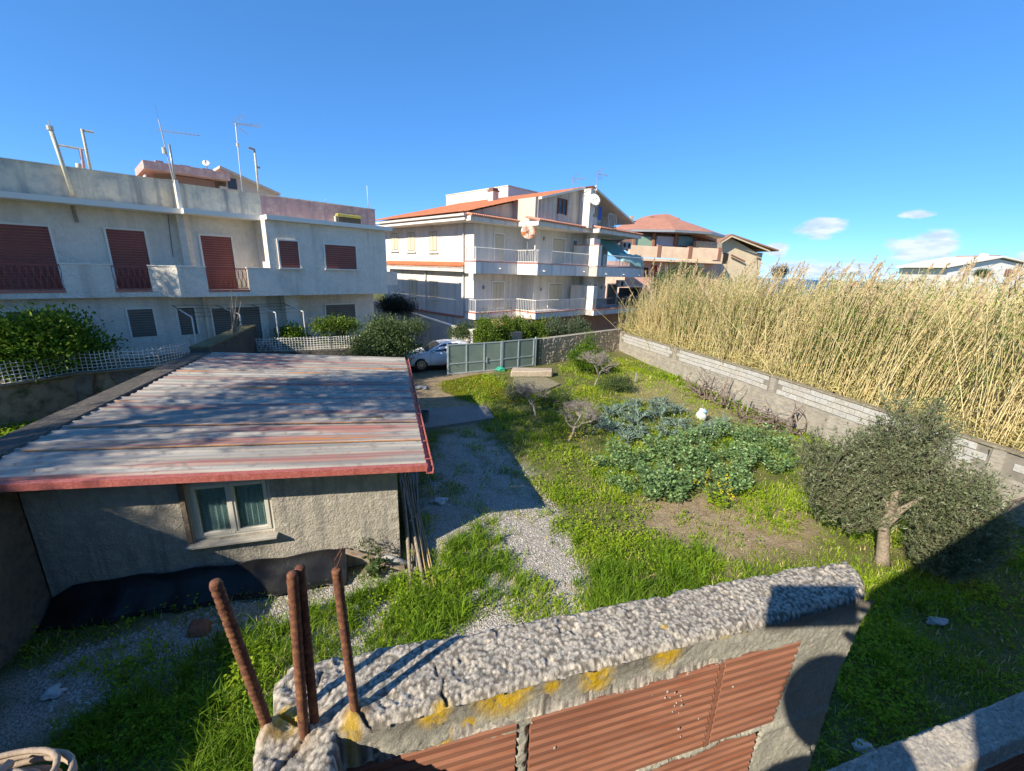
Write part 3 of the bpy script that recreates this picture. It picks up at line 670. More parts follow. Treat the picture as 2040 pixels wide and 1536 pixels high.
# bundle of canes and pipes leaning along the hut side
m_cane = M('dry_cane', (.30, .25, .18), (.20, .17, .13), sc=6, c3=(.38, .31, .20), sc3=18)
m_cane2 = M('grey_cane', (.26, .26, .26), (.18, .18, .19), sc=6)
m_cane3 = M('yellow_cane', (.50, .36, .16), (.40, .28, .13), sc=8)
cb = thing('cane_bundle', 'bundle of grey canes and poles lying against the right side of the hut', 'canes', EN.w(.3, 8, 0))
for i in range(34):
    a0 = .10+.36*rng.random(); b0 = 6.2+rng.uniform(0, 1.3)-(.25 if i < 6 else 0); L_ = rng.uniform(2.4, 4.4); a1 = a0+rng.uniform(-.3, .22); z0 = .03+rng.uniform(0, .10); z1 = z0+rng.uniform(.02, .75)
    if i < 5: a0 = .42+.04*i; a1 = a0-.2; b0 = 6.0+.1*i
    a1 = max(a1, .06)
    r = rng.uniform(.008, .018) if i % 9 else .035
    p0 = np.array(EN.w(a0, b0, z0)); p1 = np.array(EN.w(a1, b0+L_, z1)); mid = (p0+p1)/2+np.array((rng.uniform(-.03, .03), 0, rng.uniform(0, .04)))
    MB().tube([p0, mid, p1], [r, r*.95, r*.75], 6).build('cane', m_cane3 if i < 5 else (m_cane2 if i % 3 else m_cane), cb, smooth=True)
p0 = np.array(EN.w(.2, 7.9, .45)); p1 = np.array(EN.w(.62, 8.35, .5)); MB().tube([p0, p1], .012).build('cross_cane', m_cane, cb)

# vine trellis along the block wall
tr = thing('vine_trellis', 'row of grey leaning stakes and wires for vines along the block wall', 'trellis', WP(8, -.6, 0))
sts = [(1368, 740, 1374, 705), (1388, 786, 1415, 735), (1420, 800, 1455, 745), (1436, 806, 1444, 760), (1447, 816, 1460, 776), (1473, 822, 1492, 784), (1486, 828, 1495, 788), (1511, 842, 1524, 792), (1568, 860, 1590, 812), (1596, 870, 1582, 818)]
heads = []
for (x, y, x2, y2) in sts:
    P = atz(x, y); L_ = np.hypot(*(P[:2])); T = ray(x2, y2); T = CAM + T*(L_*1.01/np.hypot(T[0], T[1])); heads.append((P, T))
    MB().tube([P-np.array((0, 0, .05)), T], [.036, .026], 6).build('stake', m_stake, tr)
for k in (.45, .62, .85):
    pts = [P+(T-P)*k for P, T in heads]; MB().tube(pts, .011, 4).build('wire', m_cane2, tr)
def vine(root, P, n, seed, mat, h=.9, spread=.7, r=.022, name='vine_stem'):
    rr = np.random.default_rng(seed); mb = MB()
    for i in range(n):
        p = np.array(P, float)+rr.normal(0, .05, 3)*(1, 1, 0); d = np.array((rr.normal(0, .5), rr.normal(0, .5), .8)); pts = [p]
        for k in range(9):
            d = d+rr.normal(0, .35, 3); d[2] *= .9; d = d/np.linalg.norm(d); p = p+d*h/7; p[2] = max(p[2], .05); pts.append(p)
        mb.tube(pts, list(np.linspace(r, r*.3, len(pts))), 5)
    return mb.build(name, mat, root, smooth=True)
m_vine = M('grey_vine_bark', (.20, .15, .12), (.13, .10, .085), sc=14, bump=.5)
for i, (x, y) in enumerate(((1382, 782), (1395, 790), (1405, 796), (1440, 812), (1475, 830), (1505, 845), (1545, 858), (1575, 866))): vine(tr, atz(x, y), 8, 50+i, m_vine, h=1.15, r=.034)
for i, (x, y, lab) in enumerate(((1935, 1000, 'knobbly dark vine stump against the block wall right of the olive'), (1990, 1025, 'thin bare vine climbing the block wall at the right edge'))):
    P = atz(x, y); v = thing('grape_vine', lab, 'vine', P); vine(v, P, 4, 70+i, m_vine, h=1.2, r=.05)
# ================================================================== BLOCK OF FLATS, LEFT (frame UV)
m_w1 = M('weathered_white_render', (.82, .74, .61), (.72, .65, .54), sc=.9, c3=(.84, .78, .66), sc3=5, bump=1.0, bsc=9, bumpd=.06, streak=((.58, .53, .44), 1.6))
m_par = M('stained_parapet', (.62, .57, .45), (.74, .66, .48), sc=1.0, c3=(.44, .43, .37), sc3=3, bump=.3, bsc=20, streak=((.28, .28, .26), 3))
m_pink = M('faded_pink_parapet', (.50, .31, .28), (.42, .27, .26), sc=1.0, c3=(.62, .44, .36), sc3=4, bump=.3, bsc=20, streak=((.25, .20, .21), 3))
m_shut = M('red_brown_shutter', (.26, .075, .055), (.20, .055, .045), sc=2.2, r=.6, c3=(.30, .10, .07), sc3=30)
m_shutg = M('grey_brown_shutter', (.16, .145, .12), (.13, .12, .10), sc=2, r=.6)
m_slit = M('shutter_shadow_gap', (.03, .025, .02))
m_gap = M('shutter_gap', (.10, .04, .03))
m_trim = M('white_trim', (.80, .76, .66), r=.7)
m_tile = M('red_floor_edge', (.55, .20, .15), (.47, .16, .12), sc=6, r=.5)
m_iron = M('red_iron_rail', (.30, .08, .06), r=.5)
lb = thing('apartment_block', 'weathered white flat-roofed block of flats with red-brown shutters on the left', 'apartment block', UV.w(2, 22, 0))
V2, W2, W1_, P1, GF, BACK = 22.0, 23.55, 24.0, 22.75, 23.3, 35.5
uL = 6.53; uS = 3.69; uE = UV.onb(770, 520, V2)[0]
zb = 4.27
def zat(x, y, b): return UV.onb(x, y, b)[2]
corn = 7.42
def shutter(parent, b, u0, u1, z0, z1, mat, name='shutter', frame=True, n=None):
    n = n or int((z1-z0)/.10); mb = MB(); h = (z1-z0)/n
    for k in range(n): mb.box(UV, (u0, u1), (b-.012-.006*(k % 2), b+.02), (z0+h*k+.006, z0+h*(k+1)-.001))
    s = MB().box(UV, (u0, u1), (b+.022, b+.04), (z0, z1)).build(name, m_gap, parent)
    o = mb.build('slats', mat, s, kind='stuff')
    if frame:
        f = MB(); t = .07
        f.box(UV, (u0-t, u0-.004), (b-.05, b+.03), (z0-.0, z1+t)).box(UV, (u1+.004, u1+t), (b-.05, b+.03), (z0-.0, z1+t)).box(UV, (u0, u1), (b-.05, b+.03), (z1+.004, z1+t))
        f.build('frame', m_trim, s)
    return s
# upper floor walls and volumes
def wall(parent, name, mat, F, a, b, z): return MB().box(F, a, b, z).build(name, mat, parent)
ctz = 7.62
wall(lb, 'upper_wall', m_w1, UV, (-9, uS-.10), (W1_, BACK), (zb, corn))
wall(lb, 'upper_wall', m_w1, UV, (uS-.098, uL-.002), (W2, BACK), (zb, corn))
wall(lb, 'corner_room', m_w1, UV, (uL, uE), (V2, BACK), (zb, corn))
wall(lb, 'lower_wall', m_w1, UV, (-9, uL), (GF, BACK), (1.0, zb-.2))
wall(lb, 'lower_wall', m_w1, UV, (uL+.002, uE-.05), (GF+.35, BACK), (1.0, zb-.2))
# lit pilaster strip and oblique end of the left balcony
MB().prism([UV.w(*p, zb) for p in ((uS-.1, W1_+.01), (uS-.1, W2-.02), (uS+.12, W2-.12), (uS+.3, W2-.002), (uS+.3, W2+.2))], [UV.w(*p, corn) for p in ((uS-.1, W1_+.01), (uS-.1, W2-.02), (uS+.12, W2-.12), (uS+.3, W2-.002), (uS+.3, W2+.2))]).build('pilaster', m_w1, lb)
# floor slab with balconies
MB().prism([UV.w(*p, zb-.20) for p in ((-9, P1), (2.25, P1), (3.07, V2), (uE, V2), (uE, BACK), (-9, BACK))], [UV.w(*p, zb-.003) for p in ((-9, P1), (2.25, P1), (3.07, V2), (uE, V2), (uE, BACK), (-9, BACK))]).build('floor_slab', m_w1, lb)
# cornices
for a, b in (((-9, uS+.02), (P1+.25, W1_+1)), ((uS+.022, uL+.0), (V2+.55, W2+1)), ((uL+.002, uE+.28), (V2-.32, V2+2))):
    wall(lb, 'cornice', m_trim, UV, a, b, (corn+.003, ctz))
pz = 8.62
wall(lb, 'parapet', m_par, UV, (-9, uS-.02), (W1_-.10, W1_+.1), (ctz+.003, 8.75))
wall(lb, 'parapet', m_par, UV, (uS, uL+.35), (W2-.12, W2+.1), (ctz+.003, pz))
p_ = wall(lb, 'parapet', m_pink, UV, (uL+.352, 12.72), (W2-.12, W2+.1), (ctz+.003, pz)); p_['label'] = 'faded pink stretch of roof parapet'
wall(lb, 'parapet', m_pink, UV, (12.5, 12.72), (W2+.101, BACK), (ctz+.003, pz))
wall(lb, 'flat_roof', m_par, UV, (-9, uE), (W2+.101, BACK-.1), (corn+.01, ctz))
for a, b, zz in (((-9, uS), (W1_-.13, W1_+.13), 8.75), ((uS+.002, 12.75), (W2-.15, W2+.13), pz)): wall(lb, 'parapet_cap', m_par, UV, a, b, (zz+.002, zz+.04))
wall(lb, 'parapet_post', m_trim, UV, (uS-.0, uS+.12), (W2-.30, W2-.155), (ctz+.003, 8.75))
# upper shutters
for (x0, y0, x1, y1, yb, pl) in ((-60, 435, 95, 452, 566, W1_), (210, 456, 286, 461, 565, W1_), (398, 468, 459, 473, 566, W2)):
    A_ = UV.onb(x0, y0, pl)[0]; B_ = UV.onb(x1, y1, pl)[0]; t_ = UV.onb(x1, y1, pl)[2]
    shutter(lb, pl-.02, A_, B_, 4.32, t_, m_shut)
for (x0, y0, x1, yb) in ((554, 479, 592, 533), (646, 487, 707, 535)):
    A_, _, T_ = UV.onb(x0, y0, V2); B_ = UV.onb(x1, y0, V2)[0]; z0 = zat(x0, yb, V2)
    shutter(lb, V2-.005, A_, B_, z0, T_, m_shut); wall(lb, 'sill', m_trim, UV, (A_-.1, B_+.1), (V2-.14, V2-.003), (z0-.06, z0-.005))
# ground floor shutters
for (x0, y0, x1, yb, pl) in ((10, 622, 138, 700, GF), (253, 617, 303, 673, GF), (352, 614, 386, 668, GF), (421, 615, 516, 690, GF), (648, 608, 706, 650, GF+.35)):
    A_, _, T_ = UV.onb(x0, y0, pl); B_ = UV.onb(x1, y0, pl)[0]; z0 = max(zat(x0, yb, pl), 1.25)
    shutter(lb, pl-.005, A_, B_, z0, T_, m_shutg)
wall(lb, 'downpipe', m_par, UV, (3.95, 4.05), (GF-.12, GF-.02), (1.2, zb-.22))
wall(lb, 'lower_pier', m_w1, UV, (7.3, 7.9), (GF-.35, GF+.34), (1.0, zb-.22))
# balcony fronts: solid panels and iron rails
ph = 1.02
def uu(x, y, b): return UV.onb(x, y, b)[0]
def panel(u0, u1, b, name='balcony_panel'):
    wall(lb, name, m_w1, UV, (u0, u1), (b, b+.12), (zb, zb+ph)); wall(lb, 'panel_cap', m_trim, UV, (u0-.03, u1+.03), (b-.03, b+.15), (zb+ph+.002, zb+ph+.04))
pa, pb = uu(122, 540, P1), uu(222, 540, P1); panel(pa, pb, P1)
MB().prism([UV.w(*p, zb) for p in ((2.25, P1), (3.07, V2), (3.07, V2+.14), (2.33, P1+.1))], [UV.w(*p, zb+ph) for p in ((2.25, P1), (3.07, V2), (3.07, V2+.14), (2.33, P1+.1))]).build('balcony_panel', m_w1, lb)
MB().prism([UV.w(*p, zb+ph+.002) for p in ((2.22, P1-.03), (3.07, V2-.03), (3.07, V2+.17), (2.33, P1+.13))], [UV.w(*p, zb+ph+.04) for p in ((2.22, P1-.03), (3.07, V2-.03), (3.07, V2+.17), (2.33, P1+.13))]).build('panel_cap', m_trim, lb)
pc, pd_, pe = 3.072, uu(410, 540, V2), uu(493, 540, V2); panel(pc, pd_, V2); panel(pe, uL-.002, V2)
wall(lb, 'balcony_side', m_w1, UV, (uS-.6, uS-.48), (P1+.15, W1_), (zb, zb+ph))
def iron(u0, u1, b):
    r = MB(); z0, z1 = zb+.12, zb+ph-.06
    r.box(UV, (u0, u1), (b+.03, b+.06), (z1, z1+.045)).box(UV, (u0, u1), (b+.03, b+.06), (z0, z0+.025))
    u = u0+.02; k = 0
    while u < u1:
        pts = [UV.w(u+.035*math.sin(t*6.28+k*3.14), b+.045-.03*math.sin(t*3.14), z0+(z1-z0)*t) for t in np.linspace(0, 1, 7)]
        r.tube(pts, .013, 4); u += .085; k += 1
    r.build('iron_rail', m_iron, lb, kind='stuff'); wall(lb, 'balcony_edge', m_tile, UV, (u0, u1), (b-.02, b+.25), (zb+.002, zb+.085))
iron(-9, pa-.01, P1); iron(pb+.01, 2.24, P1); iron(pd_+.01, pe-.01, V2)
# small balcony slab edge beyond the right end
wall(lb, 'side_balcony', m_w1, UV, (uE+.002, uE+1.0), (V2+.6, V2+4), (4.5, 5.25))
# old ledge planter with yellow lichen on the parapet
A_ = UV.onb(672, 425, W2-.35)[0]; B_ = UV.onb(717, 425, W2-.35)[0]
tr2 = thing('roof_trough', 'dark trough with yellow lichen hanging on the pink parapet', 'trough', UV.w(A_, W2-.4, 7.7))
MB().box(UV, (A_, B_), (W2-.42, W2-.14), (7.70, 8.02)).build('trough', M('dark_trough', (.05, .045, .035), (.09, .08, .05), sc=8), tr2, bevel=.03)
MB().box(UV, (A_-.04, B_+.04), (W2-.44, W2-.12), (8.023, 8.18)).build('lichen_lid', M('yellow_lichen', (.50, .42, .06), (.38, .36, .12), sc=7, c3=(.18, .16, .08), sc3=15, bump=.6, bsc=20), tr2, bevel=.04)
for x in (A_-.1, B_+.04): MB().box(UV, (x, x+.05), (W2-.32, W2-.13), (7.66, 8.05)).build('bracket', m_par, tr2)
# vent pipes and their likes on the roof
def stick(P, T, r, mat, name, label, cat, cap=None, group=None):
    t = thing(name, label, cat, tuple(P), group)
    MB().tube([P, (P+T)/2, T], r, 10).build('pipe', mat, t, smooth=True)
    return t
m_pvcp = M('aged_white_pipe', (.62, .60, .48), (.52, .50, .40), sc=2, c3=(.45, .38, .25), sc3=8, r=.5)
m_galv = M('galvanised_steel', (.42, .42, .40), (.33, .33, .32), sc=10, r=.4, metal=.6)
def onbv(x, y, b): return np.array(on(x, y, UV.B, b))
P, T = onbv(146, 390, W1_-.22), onbv(99, 252, W1_-.22); v = stick(P, T, .065, m_pvcp, 'vent_pipe', 'thick cream vent pipe, tallest of those on the left parapet', 'vent pipe')
MB().tube([T-np.array((0, 0, .12)), T+np.array((0, 0, .02))], .095, 10).build('collar', m_pvcp, v); MB().tube([T+np.array((0, 0, .02)), T+np.array((0, 0, .22))], [.02, .008], 5).build('spike', m_galv, v)
P = onbv(146, 392, W1_-.05); 
s_ = thing('drip_pipe', 'short rusty pipe stub curling down the wall under the cream vent pipe', 'pipe', onbv(150, 405, W1_-.1)); MB().tube([onbv(143, 400, W1_-.1), onbv(148, 425, W1_-.1), onbv(154, 443, W1_-.12)], .06, 8).build('stub', M('rusty_pipe', (.24, .19, .14), (.33, .29, .24), sc=9), s_)
P, T = onbv(182, 345, 26.5), onbv(163, 257, 26.5); v = stick(P, T, .05, m_pvcp, 'vent_pipe', 'slim pale vent pipe with a short T top, second from the left', 'vent pipe')
MB().tube([T+np.array((0, 0, -.05)), T+np.array(UV.w(.35, 0, -.05))], .045, 8).build('tee', m_pvcp, v)
P, T = onbv(169, 342, 28), onbv(160, 297, 28); v = stick(P, T, .06, M('pinkish_pipe', (.55, .36, .34)), 'vent_pipe', 'low pinkish vent pipe with a crossbar, third from the left', 'vent pipe')
MB().tube([T+np.array(UV.w(-.75, 0, .02)), T+np.array(UV.w(.2, 0, .0))], .045, 8).build('tee', m_pvcp, v)
P, T = onbv(158, 342, 28.6), onbv(156, 326, 28.6); stick(P, T, .10, m_pvcp, 'vent_pipe', 'short stub pipe beside the low pinkish vent pipe', 'vent pipe')
P, T = onbv(350, 368, W2+.3), onbv(337, 288, W2+.3); stick(P, T, .04, m_galv, 'mast_pole', 'plain grey pole beside the left television aerial', 'pole')
P, T = onbv(516, 388, W2+.3), onbv(507, 298, W2+.3); v = stick(P, T, .045, m_pvcp, 'vent_pipe', 'white vent pipe with an elbow top near the middle of the roof', 'vent pipe')
MB().tube([T, T+np.array(UV.w(-.25, 0, .03))], .05, 8).build('elbow', m_galv, v); MB().tube([T-np.array((0, 0, .75)), T+np.array(UV.w(.14, 0, -.75))], .05, 8).build('clip', m_galv, v)
P, T = onbv(734, 416, W2+.3), onbv(731, 370, W2+.3); stick(P, T, .018, m_pvcp, 'mast_pole', 'thin white pole at the right end of the pink parapet', 'pole')
P, T = onbv(650, 405, W2+.3), onbv(649, 395, W2+.3); stick(P, T, .012, m_galv, 'mast_pole', 'tiny stub rod on the pink parapet', 'pole')
m_al = M('aerial_aluminium', (.50, .50, .49), r=.35, metal=.7)
def aerial(P, T, label, kind, az=70, s=1.0):
    t = thing('television_aerial', label, 'aerial', tuple(P)); MB().tube([P, T], .022, 6).build('mast', m_al, t)
    F = Frame(az); q = F.l(T)
    def fw_(a, b, z): return F.w(q[0]+a*s, q[1]+b*s, q[2]+z*s)
    if kind == 'log':
        b = MB().tube([fw_(-.15, 0, -.35), fw_(1.2, 0, -.38)], .014, 5)
        for k in range(9): b.tube([fw_(.1+k*.13, -.35+k*.02, -.36), fw_(.1+k*.13, .35-k*.02, -.36)], .006, 4)
        b.build('boom', m_al, t, kind='stuff')
        MB().tube([fw_(0, 0, -.9), fw_(0, 0, -1.1)], .07, 8).build('amplifier', m_pvcp, t)
        MB().tube([fw_(0, 0, 0), fw_(-.02, 0, .45)], .008, 4).build('tip', m_al, t)
    else:
        b = MB()
        for sgn in (1, -1):
            for k in range(6): 
                x = .02+.1*k; b.tube([fw_(x-.1, -.26, .02+sgn*(.08+.06*k)), fw_(x-.1, .26, .02+sgn*(.08+.06*k))], .007, 4)
            b.tube([fw_(-.1, -.2, 0), fw_(.42, -.2, sgn*.40)], .006, 4).tube([fw_(-.1, .2, 0), fw_(.42, .2, sgn*.40)], .006, 4)
        b.build('reflector', m_al, t, kind='stuff')
        c_ = MB()
        for z in (-.06, 0, .06): c_.tube([fw_(0, 0, z*.3), fw_(1.1, 0, z)], .009, 4)
        for k in range(8): c_.tube([fw_(.4+k*.09, 0, -.09), fw_(.4+k*.09, 0, .09)], .007, 4)
        c_.build('directors', m_al, t, kind='stuff')
        MB().tube([fw_(-.02, 0, -.85), fw_(-.02, 0, -1.0)], .06, 8).build('amplifier', m_pvcp, t)
aerial(onbv(347, 368, W2+.5), onbv(316, 238, W2+.5), 'television aerial with a long horizontal comb on the left mast', 'log', 72, 1.15)
aerial(onbv(483, 385, W2+.5), onbv(469, 246, W2+.5), 'television aerial with a fan of grid bars on the tall middle mast', 'grid', 72, .95)
# wires down the wall
MB().tube([onbv(333, 412, W1_-.03), onbv(338, 460, W1_-.03), onbv(345, 512, W1_-.03)], .012, 4).build('wall_cable', m_slit, lb)
# the clothes posts in front of the ground floor, with lines
m_wp = M('white_painted_pipe', (.66, .66, .63), r=.4)
tops = []
for i, (pts, pl, lab) in enumerate((((398, 698, 382, 632, 343, 608), 21.9, 'leftmost white bent clothes post before the ground floor shutter'), ((484, 700, 477, 626, 430, 608), 21.9, 'second white clothes post, behind the cane bunch'), ((556, 700, 549, 623, 500, 607), 21.9, 'third white clothes post, just left of the lemon bush'), ((610, 690, 604, 621, 563, 604), 21.9, 'rightmost white clothes post, before the wide pier'))):
    a, b, c_ = onbv(pts[0], pts[1], pl), onbv(pts[2], pts[3], pl), onbv(pts[4], pts[5], pl+1.1)
    b = np.array((b[0], b[1], b[2])); a = np.array((b[0], b[1], 1.18))
    t = thing('clothes_post', lab, 'clothes post', tuple(a), 'clothes posts before the left flats'); MB().tube([a, b], .03, 7).build('post', m_wp, t); MB().tube([b, b+(c_-b)*.62], .028, 7).build('arm', m_wp, t); MB().tube([b+(c_-b)*.62, c_], .022, 7).build('rusty_end', bpy.data.materials['rusty_pipe'], t); tops.append((b, c_))
mb = MB()
for k in (.0, .35, .7, 1.0): mb.tube([b+(c_-b)*k for b, c_ in tops], .006, 4)
o = mb.build('clothes_line', m_slit); tag(o, 'grey lines strung between the white clothes posts', 'clothes line')

# rear house behind the left block
m_beige = M('beige_render', (.50, .44, .36), (.44, .39, .32), sc=1, bump=.2)
rh = thing('rear_house', 'house with a rough pink-grey loggia canopy rising behind the left block', 'house', UV.w(6, 33, 0))
RB_ = 33.0
def pz_(x, y, b=RB_): l = UV.onb(x, y, b); return l[0], l[2]
a0_, zt = pz_(284, 318); a1_, zt2 = pz_(456, 335); _, zl = pz_(300, 334)
wall(rh, 'loggia_front', M('loggia_shutter', (.22, .13, .10), (.17, .10, .08), sc=6, stretch=(6, 6, .4)), UV, (a0_+1.4, a1_-.55), (RB_+.9, RB_+1.2), (8, zt-.46))
mb = MB()
for k in range(26):
    u_ = a0_+1.5+k*(a1_-a0_-2.2)/26; mb.box(UV, (u_, u_+.06), (RB_+.80, RB_+.895), (8, zt-.47))
mb.build('slats', M('loggia_slat', (.30, .19, .15)), rh, kind='stuff')
wall(rh, 'canopy', m_pink, UV, (a0_, a1_), (RB_, RB_+4), (zt-.42, zt))
mb = MB()
for k in range(5):
    u_ = a0_+.6+k*(a1_-a0_-1.4)/5; mb.box(UV, (u_, u_+rng.uniform(.3, .7)), (RB_+.3, RB_+1), (zt+.002, zt+rng.uniform(.05, .16)))
mb.build('broken_edge', m_pink, rh)
wall(rh, 'loggia_side', M('orange_render', (.50, .17, .08), (.42, .14, .07), sc=2), UV, (a0_+.05, a0_+.35), (RB_+.35, RB_+3.9), (8, zt-.752))
wall(rh, 'loggia_pier', m_trim, UV, (a0_-.02, a0_+.04), (RB_+.05, RB_+3.9), (8, zt-.752)); wall(rh, 'loggia_pier', m_beige, UV, (a0_+.9, a0_+1.35), (RB_+.7, RB_+1.2), (8, zt-.752)); wall(rh, 'loggia_pier', m_beige, UV, (a1_-.5, a1_-.1), (RB_+.5, RB_+1.2), (8, zt-.752))
g = [pz_(x, y) for x, y in ((456, 338), (560, 386), (562, 400), (456, 400))]
mb = MB(); mb.ext([UV.w(u_, RB_+.6, z_) for u_, z_ in g], tuple(UV.B*6)+(0,)); mb.build('gable_wall', m_beige, rh)
g = [pz_(x, y) for x, y in ((440, 328), (562, 384), (562, 388), (440, 334))]
mb = MB(); mb.ext([UV.w(u_, RB_+.3, z_) for u_, z_ in g], tuple(UV.B*6.6)+(0,)); mb.build('verge', m_beige, rh)
u_, z_ = pz_(457, 352); u2, z2 = pz_(478, 376)
wall(rh, 'window', M('dark_window', (.04, .05, .07), r=.2), UV, (u_, u2), (RB_+.55, RB_+.598), (z2, z_))
wall(rh, 'side_wing', m_beige, UV, (a0_-2.2, a0_-.05), (RB_+2, RB_+5), (8, pz_(262, 344)[1]))
P = onbv(411, 326, RB_+.5); t = thing('satellite_dish', 'small white dish on the canopy of the rear house', 'satellite dish', tuple(P))
def dish(t, P, r, azd, eld, mat, arm=True):
    n = Vector((math.sin(math.radians(azd))*math.cos(math.radians(eld)), math.cos(math.radians(azd))*math.cos(math.radians(eld)), math.sin(math.radians(eld))))
    q = n.to_track_quat('Z', 'Y').to_matrix(); mb = MB(); pr = [(0.02, 0), (r*.35, .02*r), (r*.7, .09*r), (r, .2*r)]; k = 20
    vs = []; 
    for rr, z in pr:
        for j in range(k): vs.append(np.array(P)+np.array(q @ Vector((rr*math.cos(2*math.pi*j/k), rr*1.08*math.sin(2*math.pi*j/k), z))))
    fs = [(i*k+j, i*k+(j+1) % k, (i+1)*k+(j+1) % k, (i+1)*k+j) for i in range(len(pr)-1) for j in range(k)]
    mb.add(vs, fs); o = mb.build('dish', mat, t, smooth=True); md = o.modifiers.new('t', 'SOLIDIFY'); md.thickness = .02
    if arm:
        e = np.array(P)+np.array(n)*r*.9-np.array((0, 0, r*.25)); MB().tube([np.array(P)-np.array((0, 0, r)), e], .018, 5).tube([e, e+np.array(n)*.12], .045, 7).build('arm', m_galv, t)
    MB().tube([np.array(P)-np.array(n)*.05, np.array(P)-np.array(n)*.25-np.array((0, 0, .3))], .03, 6).build('bracket', m_galv, t)
dish(t, P, .20, 150, 35, m_trim)

# ================================================================== MIDDLE BUILDING
m_w2 = M('clean_white_render', (.70, .66, .58), (.65, .61, .545), sc=.6, c3=(.74, .70, .62), sc3=4, bump=.12, bsc=30, streak=((.52, .48, .42), 2))
m_band = M('streaked_white_band', (.76, .73, .68), (.66, .64, .60), sc=.8, streak=((.48, .46, .44), 3))
m_rooft = M('orange_clay_tile', (.52, .17, .07), (.44, .13, .055), sc=1.4, c3=(.60, .26, .13), sc3=11, r=.8)
m_tileend = M('clay_tile_end', (.58, .28, .19), (.48, .20, .13), sc=6)
m_creamsh = M('cream_shutter', (.66, .58, .42), (.58, .52, .38), sc=4, r=.6)
m_dkwin = bpy.data.materials['dark_window']
m_rail = M('white_rail', (.72, .70, .64), r=.5)
m_grgutter = M('grey_gutter', (.55, .52, .46), r=.5)
mbd = thing('apartment_house', 'white three-storey house with orange tiled roof and stepped balconies in the centre', 'apartment house', UV.w(19, 21, 0))
UA = 19.0; BA = 22.1
def wl(name, mat, a, b, z): return MB().box(UV, a, b, z).build(name, mat, mbd)
# wall planes: A, B, C stepping forward
u_b = UV.onb(1043, 500, BA)[0]; bB = UV.ona(1066, 500, u_b)[1]; u_c = UV.onb(1166-6, 500, bB)[0]; bC = bB-.35
ztop = 8.7
wl('basement_wall', M('pink_basement_render', (.45, .27, .20), (.38, .22, .17), sc=1.5, c3=(.30, .18, .14), sc3=6), (UA+.6, 35.3), (BA-2.6, 34), (0, 2.30))
wl('wall_a', m_w2, (UA, u_b), (BA, 34), (2.3, ztop)); wl('wall_b', m_w2, (u_b+.002, u_c), (bB, 34), (2.3, ztop)); wl('wall_c', m_w2, (u_c+.002, 33.0), (bC, 34), (2.3, ztop))
# side (left face) pieces: low plinth and pipes
wl('corner_pilaster', m_w2, (UA-.06, UA+.35), (BA-.06, BA+.8), (0, 8.6)); wl('side_plinth', m_w2, (UA-.10, UA+.6), (BA+.81, 34), (0, 2.3))
wl('side_tile_strip', m_tile, (UA-.22, UA-.101), (BA+.9, 30), (2.22, 2.33))
for v_ in (BA+1.0, UV.ona(850, 560, UA)[1]): MB().tube([UV.w(UA-.10, v_, 1.2), UV.w(UA-.10, v_, 5.35 if v_ > BA+2 else 8.5)], .05, 7).build('downpipe', m_grgutter, mbd)
MB().tube([UV.w(UA-.10, BA+1.0, 8.5), UV.w(UA-.5, BA+1.2, 8.72)], .05, 7).build('gutter_elbow', m_grgutter, mbd)
# belt canopy with tiles on the left face
zb0 = UV.ona(926, 533, UA-.4)[2]; v0b = UV.ona(926, 533, UA-.4)[1]
wl('belt_slab', m_w2, (UA-.55, UA-.002), (v0b, 33), (5.35, 5.62))
mb = MB(); v = v0b+.05
while v < 33:
    pts = [(UA-.72, 5.66), (UA-.05, 5.92)]; mb.prism([UV.w(a, v, z) for a, z in pts]+[UV.w(a, v+.10, z+.05) for a, z in pts[::-1]], [UV.w(a, v+.005, z+.035) for a, z in pts]+[UV.w(a, v+.105, z+.09) for a, z in pts[::-1]]); mb.tube([UV.w(UA-.74, v+.05, 5.68), UV.w(UA-.03, v+.05, 5.95)], .055, 6); v += .19
mb.build('belt_tiles', m_rooft, mbd, kind='stuff')
# windows of the left face
def face_window(x0, x1, y0, y1, mat=m_creamsh):
    v1_, z1_ = UV.ona(x0, y0, UA)[1:]; v0_, z0_ = UV.ona(x1, y1, UA)[1:]
    s = MB().box(UV, (UA-.02, UA-.004), (v0_, v1_), (z0_, z1_)).build('window', m_slit, mbd)
    mb = MB(); n = 16
    for side in (0, 1):
        w0 = v0_+.04+(v1_-v0_-.04)*side/2; w1 = w0+(v1_-v0_)/2-.07
        mb.box(UV, (UA-.045, UA-.022), (w0, w1), (z0_+.03, z1_-.03))
        for k in range(n): mb.box(UV, (UA-.055, UA-.046), (w0+.05, w1-.05), (z0_+.08+k*(z1_-z0_-.16)/n, z0_+.08+(k+.6)*(z1_-z0_-.16)/n))
    mb.build('shutter', mat, s)
    fr2 = MB(); fr2.box(UV, (UA-.035, UA-.003), (v0_-.14, v0_-.003), (z0_-.1, z1_+.16)).box(UV, (UA-.035, UA-.003), (v1_+.003, v1_+.14), (z0_-.1, z1_+.16)).box(UV, (UA-.035, UA-.003), (v0_, v1_), (z1_+.003, z1_+.16))
    fr2.build('surround', M('cream_surround', (.66, .60, .48)), s); MB().box(UV, (UA-.14, UA-.003), (v0_-.18, v1_+.18), (z0_-.16, z0_-.103)).build('sill', m_trim, s)
for w in ((780, 793, 465, 498), (812, 827, 464, 499), (856, 871, 462, 500), (815, 831, 556, 588), (857, 872, 560, 594)): face_window(*w)
